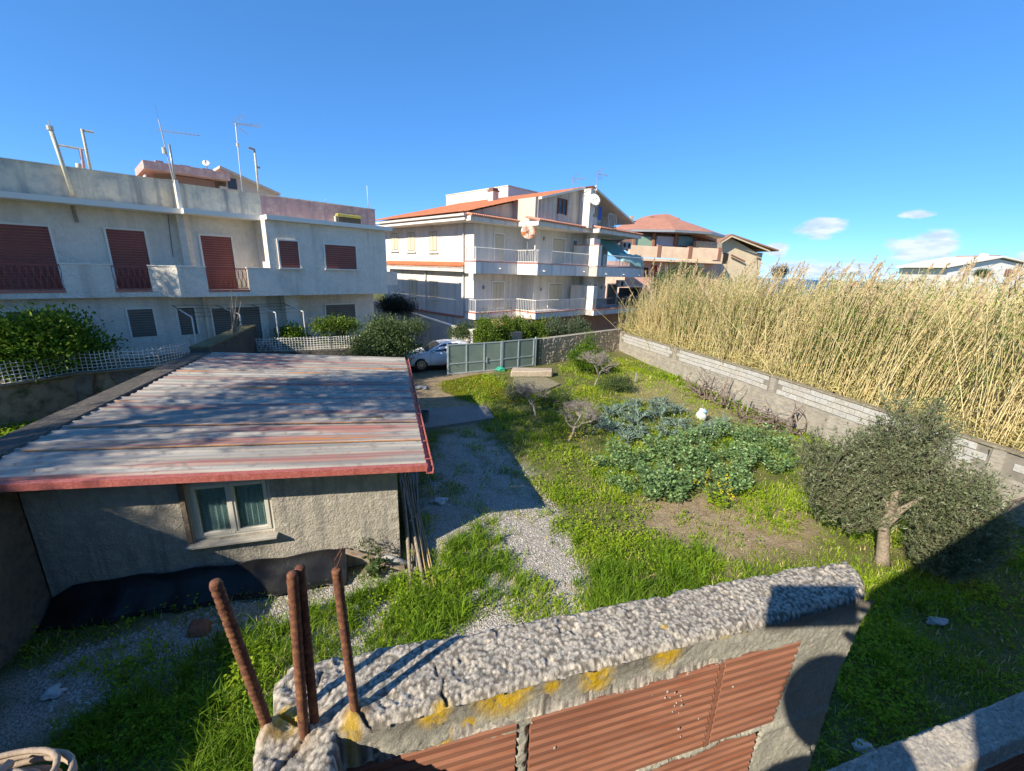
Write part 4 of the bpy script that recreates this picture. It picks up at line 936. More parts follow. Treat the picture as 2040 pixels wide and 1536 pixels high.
# front openings
def front_door(b, x0, x1, y0, y1, mat, lou=2, fr=True):
    a0_, _, z1_ = UV.onb(x0, y0, b); a1_ = UV.onb(x1, y0, b)[0]; z0_ = UV.onb(x0, y1, b)[2]
    s = MB().box(UV, (a0_, a1_), (b-.015, b-.003), (z0_, z1_)).build('window', m_slit, mbd)
    mb = MB()
    for k in range(lou):
        w0 = a0_+.03+(a1_-a0_-.03)*k/lou; w1 = w0+(a1_-a0_)/lou-.04; mb.box(UV, (w0, w1), (b-.04, b-.017), (z0_+.02, z1_-.03)); n = 22
        for q in range(n): mb.box(UV, (w0+.05, w1-.05), (b-.052, b-.041), (z0_+.08+q*(z1_-z0_-.16)/n, z0_+.08+(q+.6)*(z1_-z0_-.16)/n))
    mb.build('shutter', mat, s)
    if fr: MB().box(UV, (a0_-.1, a0_-.003), (b-.05, b-.003), (z0_, z1_+.1)).box(UV, (a1_+.003, a1_+.1), (b-.05, b-.003), (z0_, z1_+.1)).box(UV, (a0_, a1_), (b-.05, b-.003), (z1_+.003, z1_+.1)).build('surround', m_trim, s)
front_door(BA, 986, 1004, 466, 521, m_creamsh, 1); front_door(bB, 1101, 1126, 475, 524, m_creamsh, 1); front_door(BA, 981, 1003, 563, 612, m_creamsh, 3); front_door(bB, 1094, 1120, 566, 612, m_creamsh, 3)
front_door(bB, 1142, 1149, 479, 503, m_dkwin, 1)
m_brsh = M('brown_shutter', (.17, .13, .10), (.12, .09, .07), sc=5)
front_door(bC, 1211, 1229, 567, 606, m_brsh, 3); front_door(bC, 1175, 1188, 567, 586, m_brsh, 1); front_door(bC, 1229, 1237, 489, 510, m_dkwin, 1)
# balcony slabs with high fronts
bal = []
uA0 = 18.2; uA1 = 22.0; vA = 21.0; vB = 19.08; uB1 = 28.0; vC = 18.3; uC1 = 35.2
def slab(z0, z1, f1):
    for nm, mt, a, b in (('balcony_slab_a', m_band, (uA0, uA1-.003), (vA, BA-.003)), ('balcony_slab_b', m_band, (uA1, uB1-.003), (vB, BA-.003)), ('balcony_slab_c', m_band, (uB1, uC1), (vC, BA-.6))):
        wl('balcony_slab', mt, a, b, (z0, z1))
    for a, b in (((uA0-.04, uA1-.045), (vA-.04, vA+.14)), ((uA1-.04, uB1-.045), (vB-.04, vB+.14)), ((uB1-.04, uC1+.04), (vC-.04, vC+.14)), ((uA0-.04, uA0+.14), (vA+.143, BA-.01)), ((uA1-.04, uA1+.14), (vB+.143, vA-.045))):
        wl('tile_edge', m_tile, a, b, (z1+.002, z1+.045))
slab(5.28, 6.02, 1); slab(2.32, 2.72, 0)
def balusters(pts, z0, h, parent, mat=m_rail, step=.15):
    """white rail along corner points, closed by posts"""
    r = MB()
    for (a0_, b0_), (a1_, b1_) in zip(pts[:-1], pts[1:]):
        L_ = math.hypot(a1_-a0_, b1_-b0_); n = max(2, int(L_/step))
        for z in (z0+.06, z0+h): r.tube([UV.w(a0_, b0_, z), UV.w(a1_, b1_, z)], .028, 4)
        for k in range(n+1):
            a_ = a0_+(a1_-a0_)*k/n; b_ = b0_+(b1_-b0_)*k/n; r.tube([UV.w(a_, b_, z0+.0), UV.w(a_, b_, z0+h)], .019 if k % 12 else .032, 4, cap=False)
    r.build('railing', mat, parent, kind='stuff')
balusters([(uA0+.05, BA-.1), (uA0+.05, vA+.05), (uA1+.05, vA+.05), (uA1+.05, vB+.05), (uB1-.05, vB+.05)], 6.07, .82, mbd)
balusters([(uA0+.05, BA-.1), (uA0+.05, vA+.05), (uA1+.05, vA+.05), (uA1+.05, vB+.05), (uB1-.05, vB+.05)], 2.77, .82, mbd)
balusters([(uB1+.9, vC+.05), (uC1-.05, vC+.05), (uC1-.05, vC+2.5)], 6.07, .82, mbd); balusters([(uB1+.3, vC+.05), (uC1-.05, vC+.05), (uC1-.05, vC+2.5)], 2.77, .82, mbd, M('dark_rail', (.10, .09, .085)))
wl('balcony_wall', m_w2, (uB1, uB1+.45), (vC-.002, bC), (5.281, 7.55)); wl('balcony_wall', m_w2, (uB1, uB1+.5), (vC+.15, bC), (2.33, 4.55))
wl('wall_cap', m_tile, (uB1-.03, uB1+.48), (vC-.03, bC), (7.553, 7.60))
wl('chimney_box', m_w2, (uB1+.05, uB1+.9), (vC+.5, vC+1.2), (7.603, 8.05))
wl('column', m_w2, (u_c-.9, u_c-.45), (vC+1.0, vC+1.4), (2.72, 8.6))
# rounded glow lights under the slabs
for x, y in ((996, 535), (1084, 540), (1163, 541), (1207, 546), (1242, 547), (1272, 548)):
    b_ = vA if x < 1029 else (vB if x < 1172 else vC); P = np.array(on(x, y, UV.B, b_-.03)); MB().tube([P+np.array((0, 0, -.02)), P+np.array((0, 0, .03))], [.12, .07], 8).build('wall_lamp', m_trim, mbd)
for x, y, b_ in ((964, 573, BA), (1078, 577, bB), (1084, 476, bB), (1199, 573, bC)):
    P = np.array(on(x, y, UV.B, b_-.06)); MB().tube([P-np.array((0, 0, .12)), P+np.array((0, 0, .02)), P+np.array((0, 0, .14))], [.06, .10, .05], 8).build('wall_lamp', m_galv, mbd, smooth=True)
# boiler
P = UV.onb(1137, 575, bB)[0]; wl('boiler', m_trim, (P, P+.75), (bB-.40, bB-.003), (3.45, 4.45)); MB().tube([UV.w(P+.2, bB-.2, 4.45), UV.w(P+.2, bB-.2, 5.25)], .06, 7).tube([UV.w(P+.55, bB-.2, 4.45), UV.w(P+.55, bB-.2, 5.2)], .04, 7).build('boiler_pipe', m_galv, mbd)
# air conditioners
for x0, x1, y0, y1, b_ in ((1241, 1249, 481, 495, bC), (1250, 1258, 482, 496, bC), (1233, 1247, 558, 572, bC)):
    a0_, _, z1_ = UV.onb(x0, y0, b_-.3); a1_ = UV.onb(x1, y0, b_-.3)[0]; z0_ = UV.onb(x0, y1, b_-.3)[2]
    o = wl('air_conditioner', M('pale_metal_casing', (.50, .48, .44)), (a0_, a1_), (b_-.3, b_-.02), (z0_, z1_)); c_ = MB(); P = np.array(UV.w((a0_+a1_)/2, b_-.302, (z0_+z1_)/2)); d_ = np.array(tuple(-UV.B)+(0,)); c_.tube([P, P+d_*.02], (z1_-z0_)*.36, 14); c_.build('fan_grille', m_slit, o)
# awning
a0_, _, z1_ = UV.onb(1186, 474, bC-.05); a1_ = UV.onb(1224, 478, bC-.05)[0]; zz = UV.onb(1200, 516, vC+.1)
m_awn = M('teal_awning', (.16, .34, .32), (.13, .29, .28), sc=4, r=.7); m_awn2 = M('pale_green_awning', (.36, .52, .44), (.30, .46, .40), sc=5)
aw = MB(); n = 14; vs = []
for k in range(n+1):
    t_ = k/n
    for u_ in np.linspace(a0_, a1_, 8): vs.append(UV.w(u_+.4*t_, bC-.05-(bC-vC-.25)*t_, z1_-(z1_-zz[2]-.1)*t_-.10*math.sin(t_*math.pi)+.04*math.sin(u_*4)*t_))
aw.add(vs, [(k*8+j, k*8+j+1, (k+1)*8+j+1, (k+1)*8+j) for k in range(n) for j in range(7)]); o = aw.build('awning', m_awn, mbd, smooth=True); md = o.modifiers.new('t', 'SOLIDIFY'); md.thickness = .01
aw = MB(); vs = []
for k in range(9):
    t_ = k/8
    for u_ in np.linspace(a0_+.55, a1_+1.3, 9): vs.append(UV.w(u_, vC+.25-.35*t_, zz[2]+.55-.85*t_*(1-.25*math.sin((u_-a0_)*1.3))+.05*math.sin(u_*5)))
aw.add(vs, [(k*9+j, k*9+j+1, (k+1)*9+j+1, (k+1)*9+j) for k in range(8) for j in range(8)]); o = aw.build('awning_drape', m_awn2, mbd, smooth=True); md = o.modifiers.new('t', 'SOLIDIFY'); md.thickness = .01
# eaves with tile ends over the balconies
def eave(u0_, u1_, b_, z):
    wl('eave_slab', m_w2, (u0_, u1_), (b_, BA+.5), (z-.28, z)); mb = MB(); u_ = u0_
    while u_ < u1_: mb.tube([UV.w(u_+.09, b_-.10, z+.05), UV.w(u_+.09, b_+1.2, z+.32)], .085, 6); u_ += .19
    mb.build('eave_tiles', m_tileend, mbd, kind='stuff')
ze = 8.74
eave(17.9, 22.1, 21.15, ze); eave(22.102, 28.1, 19.25, ze); eave(28.102, 34.6, 18.45, ze)
# main gable roof, ridge along b
zE = 8.98; uR, zR = 27.6, 11.6; uQ, zQ = 33.9, 9.72; uW = 17.75
def roofz(u_): return zE+(u_-uW)*(zR-zE)/(uR-uW) if u_ < uR else zR-(u_-uR)*(zR-zQ)/(uQ-uR)
bF1 = BA                # front of the gable left of / right of the step
uSt = UV.onb(1032, 400, BA)[0]
bF2 = max(UV.ona(1072, 410, uSt-.3)[1], 19.35)
def gable(name, us, b0_, b1_, mat):
    pts = [UV.w(u_, b0_, ze+.01) for u_ in (us[0], us[-1])][::-1]; top = [UV.w(u_, b0_, roofz(u_)-.12) for u_ in us]
    return MB().ext(top+pts, tuple(UV.B*(b1_-b0_))+(0,)).build(name, mat, mbd)
m_attic = M('weathered_attic_render', (.66, .60, .50), (.54, .49, .42), sc=1.2, streak=((.26, .25, .22), 3))
gable('attic_wall', (UA-.3, uSt-.3), bF1, 33.8, m_attic)
uP0 = UV.onb(1155, 400, bF2)[0]; uP1 = uR+.35; bP = UV.ona(1176, 400, uP0)[1]
gable('attic_wall', (uSt-.298, uP0), bF2, 33.8, m_attic)
gable('attic_pillar', (uP0+.002, uR, uP1), bP, 33.8, m_w2)
gable('attic_wall', (uP1+.002, 33.6), 20.6, 33.8, m_attic)
wl('pink_attic_side', M('pale_peach_render', (.58, .46, .38)), (uSt-.55, uSt-.30), (bF2+.02, bF1-.002), (ze+.01, 10.3))
# tiled roof plane
def tiled(name, us, v0_, v1_, mat, parent, step=.21):
    nu = 40; U_ = np.linspace(us[0], us[1], nu); k = int((v1_-v0_)/step)*4; Vv = np.linspace(v0_, v1_, k+1)
    UU, VV = np.meshgrid(U_, Vv); h = .05*np.abs(np.sin((VV-v0_)/step*math.pi)) + .02*((UU*2.5) % 1.0)
    ZZ = np.vectorize(roofz)(UU)+h; P = np.stack([UV.A[0]*UU+UV.B[0]*VV, UV.A[1]*UU+UV.B[1]*VV, ZZ], -1)
    n_, m_ = UU.shape; I = np.arange(n_*m_).reshape(n_, m_)
    return npmesh(name, P.reshape(-1, 3), quads=np.stack([I[:-1, :-1], I[:-1, 1:], I[1:, 1:], I[1:, :-1]], -1).reshape(-1, 4), mat=mat, parent=parent, kind='stuff')
tiled('roof_tiles', (uW, uSt-.2), 21.55, 34.3, m_rooft, mbd); tiled('roof_tiles', (uSt-.2, uR), bF2-.3, 34.3, m_rooft, mbd); tiled('roof_tiles', (uR, uQ), bP-.1, 34.3, m_rooft, mbd)
MB().prism([UV.w(u_, bF2-.35, roofz(u_)-.13) for u_ in (uSt-.35, uR)]+[UV.w(u_, bF2-.05, roofz(u_)-.13) for u_ in (uR, uSt-.35)], [UV.w(u_, bF2-.35, roofz(u_)+.02) for u_ in (uSt-.35, uR)]+[UV.w(u_, bF2-.05, roofz(u_)+.02) for u_ in (uR, uSt-.35)]).build('verge', m_trim, mbd)
MB().prism([UV.w(u_, bP-.15, roofz(u_)-.13) for u_ in (uP1, uQ)]+[UV.w(u_, 20.7, roofz(u_)-.13) for u_ in (uQ, uP1)], [UV.w(u_, bP-.15, roofz(u_)+.02) for u_ in (uP1, uQ)]+[UV.w(u_, 20.7, roofz(u_)+.02) for u_ in (uQ, uP1)]).build('verge', m_trim, mbd)
# eave gutter along the left side
MB().ext([UV.w(uW-.12, 21.5, z) if i < 2 else UV.w(uW+.02, 21.5, z) for i, z in enumerate((zE-.10, zE-.24, zE-.26, zE-.12))], tuple(UV.B*12.8)+(0,)).build('gutter', m_grgutter, mbd)
wl('soffit', m_w2, (uW+.03, UA-.005), (21.6, 34.2), (8.50, 8.66))
# attic window, terrace things
a0_, _, z1_ = UV.onb(1113, 397, bF2); a1_ = UV.onb(1128, 397, bF2)[0]; z0_ = UV.onb(1113, 425, bF2)[2]
s = wl('attic_window', m_dkwin, (a0_, a1_), (bF2-.03, bF2-.004), (z0_, z1_)); MB().box(UV, (a0_-.09, a0_), (bF2-.07, bF2-.003), (z0_-.05, z1_+.08)).box(UV, (a1_, a1_+.09), (bF2-.07, bF2-.003), (z0_-.05, z1_+.08)).box(UV, ((a0_+a1_)/2-.04, (a0_+a1_)/2+.04), (bF2-.06, bF2-.031), (z0_, z1_)).box(UV, (a0_+.002, a1_-.002), (bF2-.07, bF2-.031), (z1_+.002, z1_+.08)).build('frame', M('brown_frame', (.16, .07, .04)), s)
wl('terrace_door', m_dkwin, (uP1+.5, uP1+1.4), (20.55, 20.59), (9.3, 10.8))
balusters([(uP1+.1, 19.3), (uP1+1.5, 19.3)], 9.3, 1.1, mbd, step=.2); balusters([(uP1+2.6, 19.3), (uP1+3.8, 19.3), (uP1+3.8, 20.6)], 9.1, 1.0, mbd, step=.2)
MB().box(UV, (uP1+1.0, uP1+1.45), (19.2, 19.22), (9.5, 10.4)).build('blue_towel', M('blue_towel', (.05, .14, .45)), mbd)
wl('terrace_parapet', m_w2, (uP1, uP1+1.0), (19.25, 19.5), (8.94, 9.6))
# white penthouse box and chimney on the roof
u_p = 28.0
l0 = UV.ona(889, 403, u_p); l1 = UV.ona(1012, 385, u_p); zt_ = UV.ona(889, 390, u_p)[2]
wl('roof_terrace_wall', M('bright_white_render', (.66, .62, .55)), (u_p, u_p+4), (l1[1], l0[1]), (10, zt_))
wl('roof_terrace_cap', m_par, (u_p-.05, u_p+4), (l1[1]-.05, l0[1]+.05), (zt_+.002, zt_+.08))
uc_ = 24.6; l = UV.ona(977, 399, uc_); zc = UV.ona(977, 374, uc_)[2]
ch = MB().box(UV, (uc_, uc_+.62), (l[1]-.3, l[1]+.3), (l[2]-.5, zc-.25)).build('chimney', m_attic, mbd); MB().box(UV, (uc_-.06, uc_+.68), (l[1]-.36, l[1]+.36), (zc-.248, zc-.15)).box(UV, (uc_+.02, uc_+.6), (l[1]-.25, l[1]+.25), (zc-.148, zc)).build('chimney_cap', M('dark_clay', (.20, .10, .07)), ch)
for k in range(5):
    x = 1088+k*7; l = UV.ona(x, 383, 27.6); MB().tube([UV.w(27.6, l[1], l[2]-.5), UV.w(27.6, l[1], l[2]+.05)], .11, 7).build('roof_vent', m_tuff, mbd)
# dishes and aerials
P = np.array(on(1052, 463, UV.B, vB+.35)); t = thing('satellite_dish', 'rust-stained round dish on the balcony corner of the central house', 'satellite dish', tuple(P)); dish(t, P, .48, 175, 25, M('rusty_dish', (.55, .48, .40), (.42, .15, .05), sc=2.2, thr=(.42, .52)))
MB().tube([P, P-np.array((0, 0, 1.4))], .03, 6).build('mast', m_galv, t)
P = np.array(on(1184, 399, UV.B, bP-.3)); t = thing('satellite_dish', 'clean white dish beside the attic pillar of the central house', 'satellite dish', tuple(P)); dish(t, P, .42, 165, 25, m_trim)
aerial(np.array(on(1137, 425, UV.B, bF2-.2)), np.array(on(1141, 356, UV.B, bF2-.2)), 'left television aerial on the gable of the central house', 'grid', 100, .8)
aerial(np.array(on(1183, 425, UV.B, bP-.2)), np.array(on(1190, 346, UV.B, bP-.2)), 'right, taller television aerial beside the white dish', 'grid', 60, .9)
aerial(np.array(on(1160, 402, UV.B, bP-.1)), np.array(on(1163, 386, UV.B, bP-.1)), 'small aerial fixed to the lit attic pillar', 'log', 120, .35)
# lane wall between the two blocks
m_lane = M('lane_wall_render', (.55, .52, .46), (.48, .46, .42), sc=.8, streak=((.40, .38, .34), 2))
ln = thing('lane_wall', 'pale lane wall sloping down at the foot of the central house', 'wall', UV.w(17, 22, 0))
MB().prism([UV.w(16.8, v_, 0) for v_ in (19.8, 38)]+[UV.w(17.0, v_, 0) for v_ in (38, 19.8)], [UV.w(16.8, v_, z_) for v_, z_ in ((19.8, 1.75), (38, 3.3))]+[UV.w(17.0, v_, z_) for v_, z_ in ((38, 3.3), (19.8, 1.75))]).build('wall_body', m_lane, ln)
MB().prism([UV.w(16.76, v_, z_+.003) for v_, z_ in ((19.8, 1.75), (38, 3.3))]+[UV.w(17.04, v_, z_+.003) for v_, z_ in ((38, 3.3), (19.8, 1.75))], [UV.w(16.76, v_, z_+.06) for v_, z_ in ((19.8, 1.75), (38, 3.3))]+[UV.w(17.04, v_, z_+.06) for v_, z_ in ((38, 3.3), (19.8, 1.75))]).build('coping', m_trim, ln)
pl_ = thing('gate_pillar', 'white pillar standing behind the gate between hedge and car', 'pillar', UV.w(16.0, 18.9, 0)); c_ = UV.l(on(943, 690, UV.B, 18.9)); 
MB().box(UV, (c_[0]-.17, c_[0]+.17), (18.75, 19.1), (0, 2.0)).build('shaft', m_w2, pl_); MB().box(UV, (c_[0]-.22, c_[0]+.22), (18.7, 19.15), (2.003, 2.1)).build('cap', m_w2, pl_)
# stone front wall of the central garden behind the gate and rubble wall
sw_ = thing('hedge_wall', 'low rendered wall with a stone pier at the foot of the hedge', 'wall', UV.w(18, 17.6, 0))
MB().box(UV, (16.6, 19.4), (17.75, 17.95), (0, 1.5)).build('wall_body', m_wallc, sw_); c_ = UV.l(on(1025, 680, UV.B, 17.5)); MB().box(UV, (c_[0]-.45, c_[0]+.45), (17.3, 17.74), (0, 1.95)).build('pier', m_tuff, sw_)

# ================================================================== FAR BUILDINGS (frame EN)
def FB(n): return lambda x, y, d=0.0: EN.onb(x, y, n+d)
N1 = 40.0; f = FB(N1)
m_pinkr = M('salmon_render', (.76, .48, .37), (.60, .35, .26), sc=.8); m_peach = M('peach_parapet', (.82, .62, .44), (.70, .50, .33), sc=1); m_brk = M('brown_pier', (.30, .15, .10)); m_rred = M('red_shingle_roof', (.40, .18, .12), (.32, .14, .095), sc=1.5, c3=(.44, .25, .18), sc3=14)
pk = thing('pink_house', 'salmon pink house with a faceted red roof and glazed terrace right of the centre', 'house', EN.w(f(1350, 560)[0], N1, 0))
def bx(par, name, mat, x0, x1, y0, y1, n, d0=0, d1=6, **k):
    g = FB(n); a0_, _, z1_ = g(x0, y0, d0); a1_ = g(x1, y0, d0)[0]; z0_ = g(x0, y1, d0)[2]
    return MB().box(EN, (a0_, a1_), (n+d0, n+d1), (z0_, z1_)).build(name, mat, par)
bx(pk, 'lower_storey', m_pinkr, 1262, 1440, 519, 720, N1, 1.2, 9)
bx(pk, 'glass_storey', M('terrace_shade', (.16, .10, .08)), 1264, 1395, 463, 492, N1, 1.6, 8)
for k, (x0, x1) in enumerate(((1256, 1311), (1319, 1373), (1381, 1432))):
    bx(pk, 'terrace_parapet', m_peach, x0, x1, 488+k*2.5, 511+k*2.5, N1, 0, .3)
for x in (1311, 1373, 1432): bx(pk, 'pier', m_brk, x+.5, x+7.5, 488+(x-1311)*.045, 513+(x-1311)*.045, N1, -.05, .28)
bx(pk, 'terrace_slab', m_peach, 1256, 1440, 513, 518, N1, -.1, 1.3)
for x0, x1, mt in ((1267, 1300, M('green_glazing', (.26, .38, .28), r=.3)), (1309, 1346, M('white_blind', (.50, .50, .58), r=.6)), (1352, 1385, M('teal_glazing', (.16, .27, .28), r=.3))): bx(pk, 'glazing', mt, x0, x1, 470, 489, N1, 1.45, 1.58)
for x in (1263, 1302, 1347, 1387): bx(pk, 'post', m_brk, x, x+5, 464, 490, N1, 1.2, 1.44)
# faceted roof
cx, _, zr0 = f(1310, 452, 5); cz = f(1310, 437, 5)[2]; ze_ = f(1330, 462, 0)[2]
C5 = N1+5.0; n = 10; rad = 5.9; mb = MB()
ring = [EN.w(cx+.6+rad*1.25*math.cos(a), C5+rad*math.sin(a), ze_+.2) for a in np.linspace(0, 2*math.pi, n, endpoint=False)]
rin = [EN.w(cx+2.2*math.cos(a), C5+2.2*math.sin(a), cz+.02) for a in np.linspace(0, 2*math.pi, n, endpoint=False)]
mb.add(ring+rin, [(i, (i+1) % n, n+(i+1) % n, n+i) for i in range(n)]+[tuple(range(n, 2*n))]); mb.build('roof', m_rred, pk)
mb = MB(); mb.prism([tuple(np.array(p)-np.array((0, 0, .22))) for p in ring], [tuple(np.array(p)-np.array((0, 0, .01))) for p in ring]); mb.build('eave_ring', m_galv, pk)
mb = MB(); t0_ = cz+.03
mb.prism([EN.w(cx-1.9, C5-1.5, t0_), EN.w(cx+1.9, C5-1.5, t0_), EN.w(cx+1.9, C5+1.5, t0_), EN.w(cx-1.9, C5+1.5, t0_)], [EN.w(cx-1.3, C5-1, t0_+.3), EN.w(cx+.5, C5-1, t0_+.5), EN.w(cx+.5, C5+1, t0_+.5), EN.w(cx-1.3, C5+1, t0_+.3)]); mb.build('roof_lantern', m_rred, pk)
mb = MB(); a0_ = f(1380, 462)[0]; mb.prism([EN.w(a0_, N1+.6, f(1380, 462)[2]), EN.w(a0_+3.6, N1+.4, f(1440, 482)[2]), EN.w(a0_+3.6, N1+5, f(1440, 482)[2]), EN.w(a0_, N1+5, f(1380, 462)[2])], [EN.w(a0_, N1+.6, f(1380, 460)[2]+.15), EN.w(a0_+3.6, N1+.4, f(1440, 479)[2]+.1), EN.w(a0_+3.6, N1+5, f(1440, 479)[2]+.1), EN.w(a0_, N1+5, f(1380, 460)[2]+.15)]); mb.build('lean_roof', m_rred, pk)
bx(pk, 'door', M('red_door', (.42, .05, .04)), 1299, 1310, 528, 551, N1, 1.12, 1.19); bx(pk, 'lower_parapet', m_pinkr, 1247, 1300, 552, 569, N1, -.5, -.3); bx(pk, 'lower_slab', m_trim, 1247, 1302, 569.5, 571.5, N1, -.6, 1.1)
bx(pk, 'door', m_slit, 1284, 1292, 533, 551, N1, 1.12, 1.19)
for x, y in ((1275, 517), (1398, 527)):
    o = bx(pk, 'air_conditioner', m_trim, x-6, x+6, y-5, y+5, N1, .8, 1.15)
for x, y in ((1261, 430),): 
    a0_, _, z_ = EN.onb(x-3, y, 44); o = MB().box(EN, (a0_, a0_+.35), (44, 44.4), (8, z_)).build('chimney', m_tuff, pk)
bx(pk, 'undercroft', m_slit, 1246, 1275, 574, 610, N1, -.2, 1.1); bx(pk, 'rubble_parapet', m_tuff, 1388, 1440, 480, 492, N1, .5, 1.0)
bx(pk, 'beam', m_tuff, 1247, 1285, 590, 594, N1, -1.2, -.9)

N2_ = 47.0; f2 = FB(N2_)
bh = thing('beige_house', 'beige house with a brown tiled gable roof overhanging towards the sea', 'house', EN.w(f2(1480, 560)[0], N2_, 0))
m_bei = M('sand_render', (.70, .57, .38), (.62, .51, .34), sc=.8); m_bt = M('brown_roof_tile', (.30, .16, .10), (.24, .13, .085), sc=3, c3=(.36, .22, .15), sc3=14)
gpts = [f2(x, y) for x, y in ((1430, 485), (1450, 471), (1508, 503), (1508, 640), (1430, 640))]
MB().ext([EN.w(p[0], N2_, p[2]) for p in gpts], tuple(EN.B*8)+(0,)).build('gable_wall', m_bei, bh)
def rooflab(pa, pb, th, d0, d1, name, mat):
    A0 = f2(*pa); B0_ = f2(*pb); lo = [EN.w(A0[0], N2_+d0, A0[2]), EN.w(B0_[0], N2_+d0, B0_[2]), EN.w(B0_[0], N2_+d1, B0_[2]), EN.w(A0[0], N2_+d1, A0[2])]
    MB().ext(lo, (0, 0, th)).build(name, mat, bh)
rooflab((1448, 470), (1540, 501), .18, -.9, 8, 'roof_slope', m_bt); rooflab((1424, 484), (1448, 470), .18, -.9, 8, 'roof_slope', m_bt); rooflab((1447, 473), (1522, 502), .16, -.95, -.8, 'barge_board', m_bei); rooflab((1424, 487), (1447, 473), .16, -.95, -.8, 'barge_board', m_bei)
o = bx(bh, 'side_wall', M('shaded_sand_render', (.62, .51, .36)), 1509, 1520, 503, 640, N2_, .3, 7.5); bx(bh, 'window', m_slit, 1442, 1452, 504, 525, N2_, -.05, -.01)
p0 = f2(1453, 508); p1 = f2(1480, 521); MB().tube([EN.w(p0[0], N2_-.3, p0[2]), EN.w(p1[0], N2_-.3, p1[2])], .12, 5).build('shade_bar', m_brk, bh)
N3_ = 62.0; f3 = FB(N3_)
wh_ = thing('white_house', 'long low white house behind the reeds at the far right', 'house', EN.w(f3(1960, 560)[0], N3_, 0))
gpts = [f3(x, y) for x, y in ((1888, 535), (1990, 516), (2100, 540), (2100, 640), (1888, 640))]
MB().ext([EN.w(p[0], N3_, p[2]) for p in gpts], tuple(EN.B*9)+(0,)).build('gable_wall', M('chalk_white_render', (.74, .73, .69)), wh_)
for a_, b_, mt in (((1880, 533), (1990, 513), m_trim), ((1990, 513), (2110, 540), m_trim)):
    A0 = f3(*a_); B0_ = f3(*b_); lo = [EN.w(A0[0], N3_-.8, A0[2]), EN.w(B0_[0], N3_-.8, B0_[2]), EN.w(B0_[0], N3_+9, B0_[2]), EN.w(A0[0], N3_+9, A0[2])]; MB().ext(lo, (0, 0, .28)).build('roof_slope', mt, wh_)
A0 = f3(1995, 511); B0_ = f3(2110, 534); MB().ext([EN.w(A0[0], N3_+.5, A0[2]), EN.w(B0_[0], N3_+.5, B0_[2]), EN.w(B0_[0], N3_+8, B0_[2]), EN.w(A0[0], N3_+8, A0[2])], (0, 0, .3)).build('roof_tiles', m_bt, wh_)
g = f3; a0_, _, z1_ = g(1974, 505); a1_ = g(1983, 505)[0]; MB().box(EN, (a0_, a1_), (N3_+1, N3_+1.8), (9, z1_)).build('chimney', m_trim, wh_)
a0_, _, z1_ = g(2004, 536, -.05); a1_ = g(2017, 536)[0]; z0_ = g(2004, 551)[2]; MB().box(EN, (a0_, a1_), (N3_-.06, N3_-.01), (z0_, z1_)).build('shutter', m_brk, wh_)
# far masses seen through gaps
tb = thing('seaside_wall', 'low white garden wall far behind the reeds on the right', 'wall', EN.w(60, 60, 0)); a0_, _, z1_ = f3(1840, 552); a1_ = f3(1900, 552)[0]; MB().box(EN, (a0_, a1_), (58, 58.3), (3, z1_+.4)).build('wall_body', m_trim, tb)

# ------------------------------------------------------------------ plastic net fences on the left bank
m_net = M('white_plastic_net', (.78, .76, .68), r=.6)
m_bankw = M('crumbling_bank_wall', (.12, .105, .08), (.19, .17, .135), sc=1.3, c3=(.06, .055, .045), sc3=3, bump=1.0, bsc=8, bumpd=.08)
def netfence(pts, h, lab, root_name='net_fence', cell=.13):
    t = thing(root_name, lab, 'fence', tuple(pts[0])); r = MB(); Ls = 0
    for p, q in zip(pts[:-1], pts[1:]):
        p, q = np.array(p), np.array(q); L_ = np.linalg.norm(q-p); n = int(L_/cell)
        for k in range(n+1):
            c_ = p+(q-p)*k/n; w = .02*math.sin((Ls+k)*.31); r.tube([c_+np.array((w, w, 0)), c_+np.array((w*1.5, w*1.5, h+.03*math.sin(k*.2)))], .013, 3, cap=False)
        Ls += n
        for z in np.arange(.04, h+.02, cell*.9): r.tube([p+(q-p)*s_+np.array((0, 0, z+.025*math.sin(s_*9)*z/h)) for s_ in np.linspace(0, 1, 12)], .013, 3, cap=False)
    r.build('net', m_net, t, kind='stuff')
    for k, p in enumerate(pts): MB().tube([np.array(p)-np.array((0, 0, .3)), np.array(p)+np.array((0, 0, h+.12))], .018, 5).build('stake', m_galv, t)
FL = [atz(x, y, ZBK) for x, y in BKL]
netfence(FL, .72, 'white plastic net fence along the bank left of the hut')
FR = [atz(x, y, ZBK) for x, y in BKR]
netfence(FR, .62, 'white plastic net fence between the hut roof and the large bush', cell=.12)
bkw = thing('bank_wall', 'dark crumbling retaining wall under the left net fence', 'wall', atz(150, 800)); n = 120; K = 26; SS = np.linspace(0, 1, n); Vb = []
Lp = np.array([p[:2] for p in FL[:-1]]); seg = np.linspace(0, len(Lp)-1, n); bx_ = np.interp(seg, range(len(Lp)), Lp[:, 0]); by_ = np.interp(seg, range(len(Lp)), Lp[:, 1])
for k in range(K+1):
    for i in range(n):
        t_ = k/K; c_ = np.array((bx_[i], by_[i])); dd = c_/np.linalg.norm(c_); hole = float(vnoise(np.array(seg[i]*2.2), np.array(t_*1.4), 1.0, 21)); q_ = c_-dd*(.10+.25*(1-t_)) + dd*max(0, hole-.52)*3.2*(1-abs(t_*2-1)**3)
        Vb.append((q_[0], q_[1], -.15+1.76*t_))
I = np.arange((K+1)*n).reshape(K+1, n); npmesh('stone_face', np.array(Vb), quads=np.stack([I[:-1, :-1], I[:-1, 1:], I[1:, 1:], I[1:, :-1]], -1).reshape(-1, 4), mat=m_bankw, parent=bkw, smooth=True, kind='stuff')
